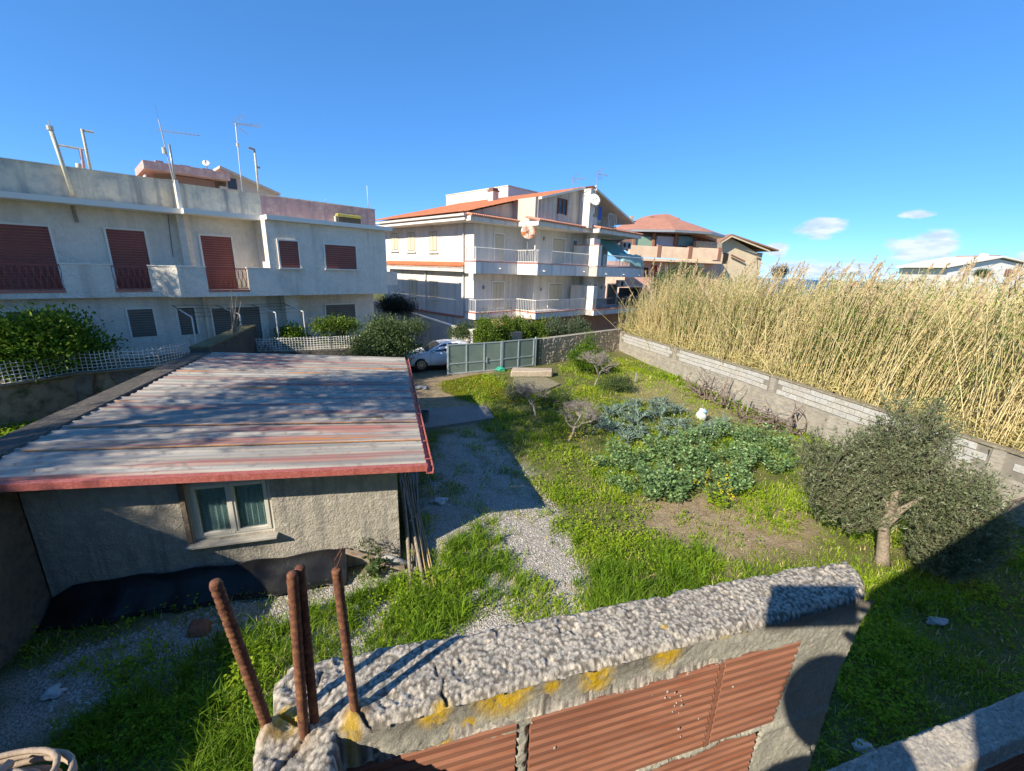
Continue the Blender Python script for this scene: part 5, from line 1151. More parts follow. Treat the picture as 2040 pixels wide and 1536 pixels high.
mb = MB(); q = [tuple(p+np.array((0, 0, -.02))) for p in FL[:-1]]; q2 = [tuple(p-np.array((*(p[:2]/np.linalg.norm(p[:2])*.22), .02))) for p in FL[:-1]][::-1]; mb.ext(q+q2, (0, 0, .05)); mb.build('coping', M('ochre_coping', (.20, .17, .11), (.13, .12, .08), sc=4), bkw)
bk2 = thing('kerb_wall', 'low earthy retaining kerb under the right net fence', 'wall', atz(600, 702)); pts = [p-np.array((0, 0, .0)) for p in FR]; mb = MB(); q = [tuple(p) for p in pts]; q2 = [tuple(p-np.array((*(p[:2]/np.linalg.norm(p[:2])*.2), 0))) for p in pts][::-1]; mb.ext([(x, y, -.1) for x, y, z in q+q2], (0, 0, 1.68)); mb.build('wall_body', m_bankw, bk2)
# ================================================================== NEAR WALL (frame EN, top at ZT)
ZT = 5.02
def voro(Xs, Ys, cell, seed=0):
    """F1 distance and cell id of a jittered grid"""
    r_ = np.random.default_rng(seed); G = r_.random((128, 128, 3)); xi = np.floor(Xs/cell).astype(int); yi = np.floor(Ys/cell).astype(int)
    best = np.full(Xs.shape, 9.0); idv = np.zeros(Xs.shape)
    for dx in (-1, 0, 1):
        for dy in (-1, 0, 1):
            g = G[(xi+dx) % 128, (yi+dy) % 128]; px = (xi+dx+g[..., 0])*cell; py = (yi+dy+g[..., 1])*cell
            d = np.hypot(Xs-px, Ys-py)/cell; m_ = d < best; best = np.where(m_, d, best); idv = np.where(m_, g[..., 2], idv)
    return best, idv
def conc_near(name, base, base2, dark, pebble=True):
    m = bpy.data.materials.new(name); m.use_nodes = True; N, L = m.node_tree.nodes, m.node_tree.links; b = N['Principled BSDF']; b.inputs['Roughness'].default_value = .92; b.inputs['Specular IOR Level'].default_value = .2
    geo = N.new('ShaderNodeNewGeometry'); P = geo.outputs['Position']
    def noise(s, d=6, r=.65):
        n = N.new('ShaderNodeTexNoise'); n.inputs['Scale'].default_value = s; n.inputs['Detail'].default_value = d; n.inputs['Roughness'].default_value = r; L.new(P, n.inputs['Vector']); return n.outputs[0]
    def mr(v, a, c):
        q = N.new('ShaderNodeMapRange'); q.inputs['From Min'].default_value = a; q.inputs['From Max'].default_value = c; L.new(v, q.inputs['Value']); return q.outputs[0]
    def mix(f, a, c):
        x = N.new('ShaderNodeMix'); x.data_type = 'RGBA'; L.new(f, x.inputs[0])
        for i, v in ((6, a), (7, c)):
            if isinstance(v, tuple): x.inputs[i].default_value = (*v, 1)
            else: L.new(v, x.inputs[i])
        return x.outputs[2]
    def at(n): q = N.new('ShaderNodeAttribute'); q.attribute_name = n; return q.outputs['Fac']
    c = mix(mr(noise(14), .35, .65), base, base2); c = mix(mr(noise(160, 3), .45, .75), c, dark)
    c = mix(mr(at('stone'), 0, 1), c, (.66, .58, .47)) if pebble else c
    c = mix(at('darken'), c, (.12, .105, .085)); c = mix(at('rustc'), c, (.34, .20, .08))
    li = N.new('ShaderNodeMath'); li.operation = 'MULTIPLY'; L.new(at('lichen'), li.inputs[0]); L.new(mr(noise(70, 4), .30, .46), li.inputs[1])
    c = mix(li.outputs[0], c, (.56, .36, .02))
    L.new(c, b.inputs['Base Color']); bp = N.new('ShaderNodeBump'); bp.inputs['Strength'].default_value = .8; bp.inputs['Distance'].default_value = .0035
    L.new(noise(330, 6, .7), bp.inputs['Height']); L.new(bp.outputs[0], b.inputs['Normal']); return m
m_nc = conc_near('rough_near_concrete', (.51, .465, .385), (.37, .34, .29), (.17, .155, .13))
m_nf = conc_near('near_wall_plaster', (.44, .42, .34), (.36, .345, .28), (.27, .26, .215), False)
m_hb = M('hollow_clay_brick', (.30, .135, .08), (.20, .085, .052), sc=26, c3=(.22, .075, .035), sc3=70, r=.9, bump=.2, bsc=300, bumpd=.0015, stretch=(.16, .16, 2.2), thr3=(.50, .72))
m_rust = M('rusted_rebar', (.095, .038, .026), (.15, .06, .036), sc=60, c3=(.26, .12, .05), sc3=140, r=.9, bump=.8, bsc=500, bumpd=.001)
nw = thing('unfinished_wall', 'low unfinished wall in the foreground, rough concrete top over hollow clay bricks', 'wall', EN.w(.35, .49, 4.2))
out = [(-.182, .20), (-.092, .20), (-.090, .440), (.10, .440), (.30, .441), (.60, .443), (.80, .445), (.868, .450), (.905, .475), (.925, .505), (.93, .535), (.80, .548), (.60, .55), (.30, .553), (.05, .560), (-.16, .566), (-.185, .54), (-.178, .50), (-.192, .46), (-.185, .42)]
st = .0023; A = np.arange(-.215, .955, st); B = np.arange(.22, .60, st); AA, BB = np.meshgrid(A, B)
jag = ((vnoise(AA*30, BB*30, 1, 31)-.5)*.012 + (vnoise(AA*90, BB*90, 1, 32)-.5)*.007)*np.where((BB < .47) & (AA > -.08) & (AA < .84), .22, 1)
sdf = distpoly(AA, BB, out) + jag
f1, idv = voro(AA, BB, .0062, 3); f2_, id2 = voro(AA, BB, .0042, 4); f3_, id3 = voro(AA, BB, .022, 6)
sm_ = lambda v, a, b: (lambda t: t*t*(3-2*t))(np.clip((v-a)/(b-a), 0, 1))
peb = sm_(-f1, -.62, -.40)*.0017*(.05+idv) + sm_(-f2_, -.6, -.35)*.0010*id2 + sm_(-f3_, -.55, -.35)*.0010*(id3 > .75)*(.5+id3) - .0035*np.clip((vnoise(AA*45, BB*45, 1, 48)-.60)*8, 0, 1)
big = (vnoise(AA, BB, 7, 33)-.5)*.004 + (vnoise(AA, BB, 28, 34)-.5)*.003
ZZ = ZT - .006 + peb + big
left = np.clip((.05-AA)/.2, 0, 1); ZZ += left*(vnoise(AA, BB, 22, 36)-.5)*.028
ZZ -= (np.clip(.014-sdf, 0, .014)/.014)**2*.009
ZZ = np.where(sdf < 0, ZZ - np.clip(-sdf/.004, 0, 1)*.05, ZZ)
def crackd(pts): 
    d = np.full(AA.shape, 9.0)
    for p, q in zip(pts[:-1], pts[1:]):
        a = np.array(p); ab = np.array(q)-a; t = np.clip(((AA-a[0])*ab[0]+(BB-a[1])*ab[1])/(ab@ab), 0, 1); d = np.minimum(d, np.hypot(AA-a[0]-t*ab[0], BB-a[1]-t*ab[1]))
    return d + (vnoise(AA*60, BB*60, 1, 38)-.5)*.004
def ct(*px): return [tuple(EN.g(x, y, ZT)[:2]) for x, y in px]
crk = np.full(AA.shape, 9.0)
for c_ in (ct((545, 1536), (575, 1500), (612, 1455), (602, 1432), (560, 1425)), ct((715, 1418), (740, 1440), (762, 1450), (770, 1480)), ct((885, 1345), (880, 1372), (892, 1392)), ct((866, 1318), (872, 1340)), ct((640, 1330), (630, 1360))):
    crk = np.minimum(crk, crackd(c_))
ZZ -= np.clip(1-crk/.0028, 0, 1)*.011
lich = np.zeros(AA.shape)
for x, y, r_ in ((880, 1402, .012), (1325, 1245, .006), (700, 1440, .012), (570, 1430, .02)): 
    c_ = EN.g(x, y, ZT); lich = np.maximum(lich, np.clip(1.4-np.hypot(AA-c_[0], BB-c_[1])/r_, 0, 1)*.8)
rustc = np.zeros(AA.shape)
reb = [((537, 1445), (428, 1158), .0064, True), ((604, 1458), (582, 1140), .0061, False), ((626, 1436), (597, 1128), .0056, False), ((708, 1416), (670, 1133), .0058, False)]
for (bx0, by0), _, _, _ in reb:
    c_ = EN.g(bx0, by0, ZT); rustc = np.maximum(rustc, np.clip(1.2-np.hypot(AA-c_[0], BB-c_[1])/.022, 0, 1)*.75*np.clip(vnoise(AA*60, BB*60, 1, 39)*1.6-.2, 0, 1)); ZZ += np.exp(-(np.hypot(AA-c_[0], BB-c_[1])/.014)**2)*.010
darken = np.clip(np.clip(f1-.46, 0, 1)*4.5 + (idv < .12)*.7, 0, 1)*.9 + np.clip(1-crk/.004, 0, 1)*.8  # darker between pebbles, on a few pebbles and along the cracks
stone = np.clip((idv-.45)*2.4, 0, 1)*np.clip(.5-f1, 0, .3)/.3*.8
P = np.stack([EN.A[0]*AA+EN.B[0]*BB, EN.A[1]*AA+EN.B[1]*BB, ZZ], -1); n_, m_ = AA.shape; I = np.arange(n_*m_).reshape(n_, m_)
q = np.stack([I[:-1, :-1], I[:-1, 1:], I[1:, 1:], I[1:, :-1]], -1).reshape(-1, 4); keep = (sdf[:-1, :-1] > -.0075).ravel()
npmesh('concrete_top', P.reshape(-1, 3), quads=q[keep], mat=m_nc, parent=nw, tone={'lichen': lich.ravel(), 'darken': np.clip(darken, 0, 1).ravel(), 'rustc': rustc.ravel(), 'stone': stone.ravel()}, smooth=True)
MB().box(EN, (-.172, -.098), (.20, .50), (3.6, ZT-.022)).build('corner_pillar', m_nf, nw); MB().box(EN, (-.17, .86), (.452, .54), (4.2, ZT-.022)).build('wall_core', m_nf, nw)
# front skin with irregular openings that show the bricks
A = np.arange(-.094, .905, .0032); Zs = np.arange(4.30, ZT+.0005, .0032); AA, ZZ = np.meshgrid(A, Zs)
f1, idv = voro(AA, ZZ, .010, 7)
holes = [[(.176, 4.846-.10), (.174, 4.938), (.30, 4.948), (.38, 4.944), (.522, 4.953), (.690, 4.951), (.668, 4.768), (.50, 4.762), (.20, 4.757)],
         [(-.10, 4.74), (-.10, 4.94), (-.012, 4.950), (.152, 4.925), (.150, 4.757), (.0, 4.752)],
         [(-.10, 4.54), (-.10, 4.728), (.26, 4.735), (.26, 4.55)], [(.285, 4.55), (.283, 4.738), (.48, 4.744), (.655, 4.748), (.640, 4.56)], [(-.1, 4.33), (-.1, 4.52), (.62, 4.54), (.62, 4.34)]]
hj = (vnoise(AA*40, ZZ*40, 1, 41)-.5)*.016 + (vnoise(AA*120, ZZ*120, 1, 42)-.5)*.006
hd = np.full(AA.shape, -9.0)
for h_ in holes: hd = np.maximum(hd, distpoly(AA, ZZ, h_)+hj)
rgt = .868 - .010*np.sin((ZT-ZZ)*9) - np.clip((ZT-ZZ)*.13, 0, .05) + (vnoise(AA*25, ZZ*25, 1, 43)-.5)*.02
prot = .004 + (vnoise(AA, ZZ, 12, 44)-.5)*.010 + np.clip(.5-f1, 0, 1)*.0035*(.3+idv) + (vnoise(AA, ZZ, 60, 45)-.5)*.003
prot += np.exp(-((ZZ-4.748)/.010)**2)*(AA > .18)*.004
bface = .442 - .006*(1-np.clip(-hd/.006, 0, 1))*0 - prot; bface = np.where(hd > -.004, bface+.006, bface)
P = np.stack([EN.A[0]*AA+EN.B[0]*bface, EN.A[1]*AA+EN.B[1]*bface, ZZ], -1); n_, m_ = AA.shape; I = np.arange(n_*m_).reshape(n_, m_)
q = np.stack([I[:-1, :-1], I[:-1, 1:], I[1:, 1:], I[1:, :-1]], -1).reshape(-1, 4); keep = ((hd < 0) & (AA < rgt) & ((ZZ < ZT-.009-np.clip((-.03-AA)*.5, 0, 1)+(vnoise(AA*50, ZZ, 1, 47)-.5)*.006) ))[:-1, :-1].ravel()
lich = np.zeros(AA.shape)
for x, y, r_, sx in ((865, 1420, .020, 1), (1005, 1388, .030, 1.2), (1050, 1368, .012, 1), (1190, 1350, .030, .8), (1330, 1300, .028, .9), (1450, 1255, .016, .8), (1490, 1245, .014, .6), (1530, 1235, .012, .5), (935, 1440, .010, 1), (1100, 1370, .012, 1)):
    c_ = EN.onb(x, y, .437); lich = np.maximum(lich, np.clip(1.5-np.hypot((AA-c_[0])/sx, ZZ-c_[2])/r_, 0, 1))
darken = np.clip((ZZ-(ZT-.045))/.03, 0, 1)*(vnoise(AA, ZZ, 14, 46) > .42)*.6
npmesh('plaster_face', P.reshape(-1, 3), quads=q[keep], mat=m_nf, parent=nw, tone={'lichen': lich.ravel(), 'darken': darken.ravel(), 'rustc': np.zeros(AA.size), 'stone': np.zeros(AA.size)}, smooth=True)
def hollow_brick(a0, a1, z0, z1, skew=.0, n=9):
    """clay brick with running grooves on its face"""
    h = (z1-z0)/n; prof = [(.50, z0), (.4365, z0)]
    for k in range(n): prof += [(.4365, z0+h*(k+.10)), (.4328, z0+h*(k+.25)), (.4328, z0+h*(k+.72)), (.4365, z0+h*(k+.88))]
    prof += [(.4365, z1), (.50, z1)]
    mb = MB(); mb.prism([EN.w(a0, b, z) for b, z in prof], [EN.w(a1+skew*(z-z1), b, z+.006*(a1-a0)) for b, z in prof]); return mb.build('hollow_brick', m_hb, nw)
hollow_brick(.176, .5165, 4.760, 4.957, 0, 11); hollow_brick(.530, .697, 4.765, 4.962, .10, 11); hollow_brick(-.09, .153, 4.757, 4.955, 0, 11)
hollow_brick(.286, .646, 4.55, 4.745, 0, 11); hollow_brick(-.09, .262, 4.545, 4.735, 0, 11); hollow_brick(-.09, .30, 4.34, 4.53, 0, 11); hollow_brick(.31, .64, 4.34, 4.535, 0, 11)
MB().prism([EN.w(a, b, 4.762) for a, b in ((.5185, .434), (.528, .434), (.528, .47), (.5185, .47))], [EN.w(a, b, 4.955) for a, b in ((.5195, .4345), (.529, .4345), (.529, .47), (.5195, .47))]).build('brick_joint', m_hb, nw)
mb = MB()
for x, y in ((1330, 1378), (1335, 1390), (1345, 1380), (1356, 1386), (1348, 1400), (1358, 1405), (1340, 1418), (1352, 1420), (1352, 1452), (1356, 1468), (1392, 1432), (1325, 1390), (1105, 1490), (1060, 1440), (1460, 1368), (1300, 1385), (1358, 1395), (1344, 1406)):
    c_ = EN.onb(x, y, .4322); r_ = rng.uniform(.0007, .0021); mb.box(EN, (c_[0]-r_, c_[0]+r_*.8), (.4312, .4327), (c_[2]-r_, c_[2]+r_*1.3))
mb.build('plaster_spatter', m_mortar, nw, bevel=.0006, kind='stuff')
# rebars: base on the wall top, nearly upright
reb_top = [(.255, 0), (.265, 0), (.272, 0), (.262, 0)]
for ((bx0, by0), (tx, ty), r_, twist), (L_, _) in zip(reb, reb_top):
    Bp = EN.w(*EN.g(bx0, by0, ZT)[:2], ZT-.02); Bq = np.array(Bp); d = ray(tx, ty); 
    # the top lies where its sight line passes the height of the bar
    hb = np.hypot(*(Bq[:2]))*1.0; t_ = hb/np.hypot(d[0], d[1]); T = CAM+d*t_
    n = 90; pts = []; rs = []
    for k in range(n+1):
        s_ = k/n; pts.append(Bq+(T-Bq)*s_); rs.append(r_*(1+(.10 if twist else .03)*math.sin(k*(2.1 if twist else 1.7))+.05*math.sin(k*.37+bx0)*math.sin(k*.9))*(1-(.0 if k < n else .25)))
    MB().tube(pts, rs, 14).build('rebar', m_rust, nw, smooth=True)
    if by0 == 1416: rb_T = T
mb = MB(); up_ = np.array((0, 0, 1.0)); mb.tube([rb_T, rb_T+np.array((.004, .0, .010)), rb_T+np.array((.008, .003, .022))], .0006, 4).tube([rb_T, rb_T+np.array((-.001, .0, .012)), rb_T+np.array((.010, .002, .03))], .0006, 4); mb.build('tie_wire', m_rust, nw)
# low sill further right, in line with the near wall
lsw = thing('low_ledge', 'low rough concrete ledge over brick at the bottom right corner', 'wall', EN.w(1.6, .5, 4.2))
A = np.arange(.84, 3.0, .006); B = np.arange(.445, .57, .004); AA, BB = np.meshgrid(A, B); f1, idv = voro(AA, BB, .009, 9)
ZZ = 4.262+np.clip(.6-f1, 0, 1)*.009*(.4+idv)+(vnoise(AA, BB, 14, 51)-.5)*.012; edge = np.minimum(BB-.457, .552-BB)+(vnoise(AA*30, BB*30, 1, 52)-.5)*.01; ZZ -= np.clip(-edge/.004, 0, 1)*.04
P = np.stack([EN.A[0]*AA+EN.B[0]*BB, EN.A[1]*AA+EN.B[1]*BB, ZZ], -1); n_, m_ = AA.shape; I = np.arange(n_*m_).reshape(n_, m_); zz = np.zeros(AA.size)
npmesh('concrete_top', P.reshape(-1, 3), quads=np.stack([I[:-1, :-1], I[:-1, 1:], I[1:, 1:], I[1:, :-1]], -1).reshape(-1, 4), mat=m_nc, parent=lsw, tone={'lichen': zz, 'darken': np.clip(f1-.5, 0, 1).ravel(), 'rustc': zz, 'stone': np.clip((idv-.6)*1.5, 0, 1).ravel()*.6}, smooth=True)
MB().box(EN, (.86, 3.0), (.47, .545), (0, 4.25)).build('wall_core', m_nf, lsw)
for k in range(6):
    for c_ in range(2):
        a0_ = .9+k*.35; h = .19; z1 = 4.225-c_*.2; mb = MB(); prof = [(.50, z1-h), (.4605, z1-h)]
        for j in range(9): prof += [(.4605, z1-h+h/9*(j+.1)), (.457, z1-h+h/9*(j+.25)), (.457, z1-h+h/9*(j+.72)), (.4605, z1-h+h/9*(j+.88))]
        prof += [(.4605, z1), (.50, z1)]; mb.prism([EN.w(a0_, b, z) for b, z in prof], [EN.w(a0_+.335, b, z) for b, z in prof]); mb.build('hollow_brick', m_hb, lsw)
# coil of rope on a stub of wall at the lower left
m_rope = M('tan_rope', (.38, .30, .22), (.30, .23, .17), sc=90, bump=.6, bsc=400, bumpd=.002)
c_ = EN.w(-.462, .485, 5.0); stb = thing('wall_stub', 'low concrete stub just under the rope coil at the lower left', 'wall', EN.w(-.5, .38, 4.2)); MB().box(EN, (-.62, -.36), (.30, .462), (4.0, 4.972)).build('stub_body', m_nf, stb)
rp = MB(); pts = []
for k in range(260):
    t_ = k/26*2*math.pi; r_ = .048+.014*math.sin(k*.11); h_ = .004*(k/26); pts.append(EN.w(-.465+r_*1.3*math.cos(t_)+.008*math.sin(k*.05), .470+r_*.72*math.sin(t_), 4.988+h_*.9+.004*math.sin(t_*2+1)))
rp.tube(pts, .0034, 7); rp.tube([EN.w(-.47, .41, 5.02), EN.w(-.462, .455, 5.032), EN.w(-.455, .50, 5.02)], .0055, 7); o = rp.build('rope_coil', m_rope, smooth=True); tag(o, 'coil of tan rope at the bottom left corner', 'rope')

# ------------------------------------------------------------------ the house we stand on (behind the view)
m_raw = M('raw_house_concrete', (.34, .32, .28), (.27, .255, .23), sc=1.2, bump=.4)
own = thing('unfinished_house', 'unfinished concrete house behind the foreground wall', 'house', EN.w(2, -2, 0))
MB().box(EN, (-.2, 9), (-6, .44), (3.86, 4.05)).build('floor_slab', m_raw, own); MB().box(EN, (-.2, 9), (.455, .545), (0, 3.85)).build('front_wall', m_raw, own)
MB().box(EN, (-9, -.80), (-8, -3.2), (0, 8.3)).build('added_sky_block', m_raw, own); MB().box(EN, (-.2, -.02), (-6, .45), (0, 3.85)).build('side_wall', m_raw, own)  # left box: unseen, added to block sky light over the lower-left ground
mb = MB(); pts = [(-.72, 4.06), (-.72, 6.8), (.34, 7.15), (2.35, 7.95), (5, 8.7), (9, 8.7), (9, 4.06)]; mb.ext([EN.w(a, -.86, z) for a, z in pts], tuple(EN.B*-.15)+(0,)); mb.build('gable_wall', m_raw, own)  # unseen wall added as a shadow caster, sloped top shaped for the right-hand shade

# ------------------------------------------------------------------ the photographer, standing behind the camera
def skin_body(name, verts, edges, radii, mat, parent, root=0, sub=2):
    me = bpy.data.meshes.new(name); me.from_pydata([tuple(v) for v in verts], edges, []); me.update(); o = link(name, me, mat, parent)
    s = o.modifiers.new('skin', 'SKIN'); s.use_smooth_shade = True
    for i, r_ in enumerate(radii): sv = me.skin_vertices[0].data[i]; sv.radius = (r_, r_) if not hasattr(r_, '__len__') else r_; sv.use_root = (i == root)
    o.modifiers.new('sub', 'SUBSURF').levels = sub; o.modifiers['sub'].render_levels = sub; return o
m_skin = M('skin', (.55, .33, .24), r=.6); m_jacket = M('dark_jacket', (.05, .06, .09), (.035, .04, .06), sc=20, r=.9); m_trou = M('trousers', (.04, .05, .08), r=.9)
pr = thing('person', 'person in a dark jacket leaning over the wall and holding up a phone', 'person', (-.02, -.34, 4.05))
o3 = ROOT[pr.name]
J = lambda *p: np.array(p)-o3
ph = CAM - fw*.012 - RX*.050
Rh = ph + RX*.088 + DN*.022
V = [J(-0.210, -.36, 4.98), J(-0.210, -.37, 5.14), J(-0.210, -.36, 5.30), J(-0.200, -.34, 5.39), J(-0.190, -.31, 5.46),     # pelvis..neck
     J(-0.390, -.36, 5.37), J(-0.480, -.30, 5.12), J(-0.420, -.10, 5.00), J(-0.030, -.35, 5.37), J(0.100, -.24, 5.20), Rh-o3+DN*.05-fw*.03,
     J(-0.280, -.36, 4.92), J(-0.290, -.33, 4.52), J(-0.290, -.37, 4.13), J(-0.290, -.26, 4.09), J(-0.070, -.36, 4.92), J(-0.060, -.33, 4.52), J(-0.060, -.37, 4.13), J(-0.060, -.26, 4.09)]
Eg = [(0, 1), (1, 2), (2, 3), (3, 4), (3, 5), (5, 6), (6, 7), (3, 8), (8, 9), (9, 10), (0, 11), (11, 12), (12, 13), (13, 14), (0, 15), (15, 16), (16, 17), (17, 18)]
Rd = [(.15, .11), (.14, .10), (.165, .11), (.12, .09), .055, .062, .045, .03, .062, .045, .03, .088, .058, .042, .038, .088, .058, .042, .038]
body = skin_body('body', V, Eg, Rd, m_jacket, pr)
hd_ = MB(); 
def head(c, parent):
    bm = bmesh.new(); bmesh.ops.create_uvsphere(bm, u_segments=32, v_segments=24, radius=1)
    for v in bm.verts:
        x, y, z = v.co; w = .076*(1-.18*max(0, -z)); f_ = .098*(1-.1*max(0, -z)); nz = z*.118
        yy = y*f_
        if y > 0:
            yy += .022*math.exp(-((x/.16)**2+((z+.12)/.16)**2)) - .006*math.exp(-(((abs(x)-.36)/.16)**2+((z-.08)/.12)**2)) + .006*math.exp(-((x/.3)**2+((z+.45)/.08)**2)) + .008*math.exp(-((x/.3)**2+((z+.8)/.2)**2))
        xx = x*w + (0.014*math.copysign(1, x)*math.exp(-(((abs(x)-1)/.12)**2+((z+.02)/.2)**2+((y+.05)/.2)**2)))
        v.co = (xx, yy, nz)
    me = bpy.data.meshes.new('head'); bm.to_mesh(me); bm.free(); me.polygons.foreach_set('use_smooth', [True]*len(me.polygons)); return link('head', me, m_skin, parent, tuple(c-off(parent)))
hc = np.array((-.16, -.24, 5.54)); head(hc, pr)
bm = bmesh.new(); bmesh.ops.create_uvsphere(bm, u_segments=24, v_segments=16, radius=1)
for v in bm.verts: v.co = (v.co.x*.084, v.co.y*.104-.012, v.co.z*.122+.012)
bmesh.ops.delete(bm, geom=[v for v in bm.verts if v.co.y > .045 and v.co.z < .06 or v.co.z < -.05], context='VERTS'); me = bpy.data.meshes.new('hair'); bm.to_mesh(me); bm.free(); o = link('hair', me, M('dark_hair', (.03, .022, .016)), pr, tuple(hc-o3)); o.modifiers.new('t', 'SOLIDIFY').thickness = .008
def hand(base, side, parent):
    """palm and five bent fingers round the end of the phone"""
    base = base; k = 0
    v = [base+DN*.055-fw*.025, base+DN*.015-fw*.012]; e = [(0, 1)]; r_ = [.024, (.030, .016)]
    skin_body('palm', [p-o3 for p in v], e, r_, m_skin, parent, 0, 2)
    for i in range(4):
        s_ = i*.017-.03; p0 = base+DN*(.02+s_*.5)-fw*.006+RX*side*.01; p1 = p0 - RX*side*(-.012) - DN*.012 + fw*(-.004); p2 = p1 - RX*side*.018 - DN*.010+fw*.002; p3 = p2 - RX*side*.020 - DN*.004
        off_ = DN*(s_*.9)
        skin_body('finger', [q+off_-fw*.010-o3 for q in (p0, p1, p2, p3)], [(0, 1), (1, 2), (2, 3)], [.0095, .0088, .0082, .0068], m_skin, parent, 0, 1)
    p0 = base+DN*.05-fw*.012; skin_body('thumb', [q-o3 for q in (p0, p0-RX*side*.022-DN*.012-fw*.006, p0-RX*side*.042-DN*.03-fw*.006)], [(0, 1), (1, 2)], [.012, .0105, .009], m_skin, parent, 0, 1)
hand(Rh, 1, pr); Lh = np.array((-.42, -.06, 4.97)); hand(Lh, -1, pr)
pc_ = ph; phn = MB(); w_, h_, t_ = .084, .040, .0042
vs = [pc_+RX*sx*w_+DN*sy*h_+fw*sz*t_ for sz in (-1, 1) for sx, sy in ((-1, -1), (1, -1), (1, 1), (-1, 1))]; phn.add(vs, [(0, 1, 2, 3), (4, 5, 6, 7), (0, 1, 5, 4), (1, 2, 6, 5), (2, 3, 7, 6), (3, 0, 4, 7)])
o = phn.build('phone', M('black_phone', (.02, .02, .022), r=.3), bevel=.003); tag(o, 'black phone held level by the person above the wall', 'phone')

# ================================================================== CAR
m_paint = M('silver_white_paint', (.78, .78, .77), r=.25, metal=.0, spec=.5); m_gl = M('car_glass', (.025, .035, .045), r=.08, spec=.6); m_rub = M('tyre_rubber', (.02, .02, .02), r=.85); m_rim = M('alloy_rim', (.45, .45, .45), r=.3, metal=.8); m_blk = M('black_trim', (.02, .02, .022), r=.5)
wf = atz(839, 741); CAZ = 247.0
ca, cb_ = fr(CAZ)      # ca = forwards
# front right-hand side wheel as seen sits at x=+1.30 forward of the middle, on the side facing the viewer
side = 1 if (-cb_)@wf[:2] > 0 else -1
vis = -1 if cb_@(-wf[:2]) < 0 else 1      # which side along cb_ faces the camera
cc = wf[:2] - ca*1.30 - cb_*vis*.78
car = thing('parked_car', 'silver-white hatchback parked nose to the left behind the gate', 'car', (cc[0], cc[1], .10))
car.rotation_euler = (0, 0, 0)
def cp(x, y, z): p = cc + ca*x + cb_*y; return (p[0], p[1], .10+z)
# stations: x, half width at sill, belt height, belt half width, roof height, roof half width
ST = [(2.08, .60, .52, .62, .60, .50), (2.0, .74, .62, .74, .72, .60), (1.75, .83, .74, .82, .84, .68), (1.30, .86, .84, .85, .96, .72), (.95, .87, .90, .86, 1.02, .74), (.55, .87, .93, .87, 1.24, .66), (.15, .87, .95, .87, 1.42, .60), (-.35, .87, .97, .87, 1.48, .58), (-.95, .87, .99, .87, 1.46, .57), (-1.45, .86, 1.02, .85, 1.38, .56), (-1.85, .83, 1.05, .81, 1.14, .60), (-2.05, .76, .92, .76, 1.0, .62)]
rings = []
for x, ws, zb_, wb, zr_, wr in ST:
    half = [(0, .22), (ws*.8, .20), (ws, .30), (ws+.015, .52), (wb, zb_), (wb-.03, zb_+.03), ((wb+wr)/2+.01, (zb_+zr_)/2+.02), (wr, zr_-.03), (wr*.6, zr_), (0, zr_+.015)]
    rings.append([cp(x, y, z) for y, z in half]+[cp(x, -y, z) for y, z in half[-2:0:-1]])
nr_ = len(rings[0]); V = [p for r_ in rings for p in r_]; F_ = [(i*nr_+j, i*nr_+(j+1) % nr_, (i+1)*nr_+(j+1) % nr_, (i+1)*nr_+j) for i in range(len(rings)-1) for j in range(nr_)]+[tuple(range(nr_)), tuple((len(rings)-1)*nr_+j for j in range(nr_-1, -1, -1))]
bd_ = MB().add(V, F_).build('body', m_paint, car, smooth=True)
def sidepanel(name, pts, mat, yoff=.012):
    for s_ in (1, -1):
        mb = MB(); q = []
        for x, z in pts:
            i = max(k for k in range(len(ST)) if ST[k][0] >= x-1e-6) if x <= ST[0][0] else 0; j = min(i+1, len(ST)-1); t_ = (ST[i][0]-x)/max(ST[i][0]-ST[j][0], 1e-6)
            L_ = lambda k: ST[i][k]*(1-t_)+ST[j][k]*t_
            zb_, wb, zr_, wr = L_(2), L_(3), L_(4), L_(5); u_ = np.clip((z-zb_-.03)/max(zr_-.06-zb_, .05), 0, 1); y = (wb-.03)*(1-u_)+wr*u_ + .012+ .018*math.sin(u_*math.pi) if z > zb_+.03 else wb+.005
            q.append(cp(x, s_*(y+yoff), z))
        d_ = tuple(cb_*s_*(-.02))+(0,); mb.ext(q, d_); mb.build(name, mat, car)
sidepanel('side_window', [(.80, 1.0), (.10, 1.36), (-.18, 1.41), (-.18, 1.02)], m_gl); sidepanel('side_window', [(-.24, 1.02), (-.24, 1.41), (-.85, 1.40), (-.95, 1.04)], m_gl); sidepanel('side_window', [(-1.02, 1.05), (-.92, 1.39), (-1.25, 1.33), (-1.45, 1.12)], m_gl)
mb = MB(); q = [cp(x, y, z) for x, y, z in ((.98, -.70, 1.035), (.98, .70, 1.035), (.22, .56, 1.42), (.22, -.56, 1.42))]; mb.ext(q, tuple(ca*.02)+(.012,)); mb.build('windscreen', m_gl, car)
mb = MB(); q = [cp(x, y, z) for x, y, z in ((-1.92, -.58, 1.12), (-1.92, .58, 1.12), (-1.5, .5, 1.38), (-1.5, -.5, 1.38))]; mb.ext(q, tuple(-ca*.02)+(.012,)); mb.build('rear_window', m_gl, car)
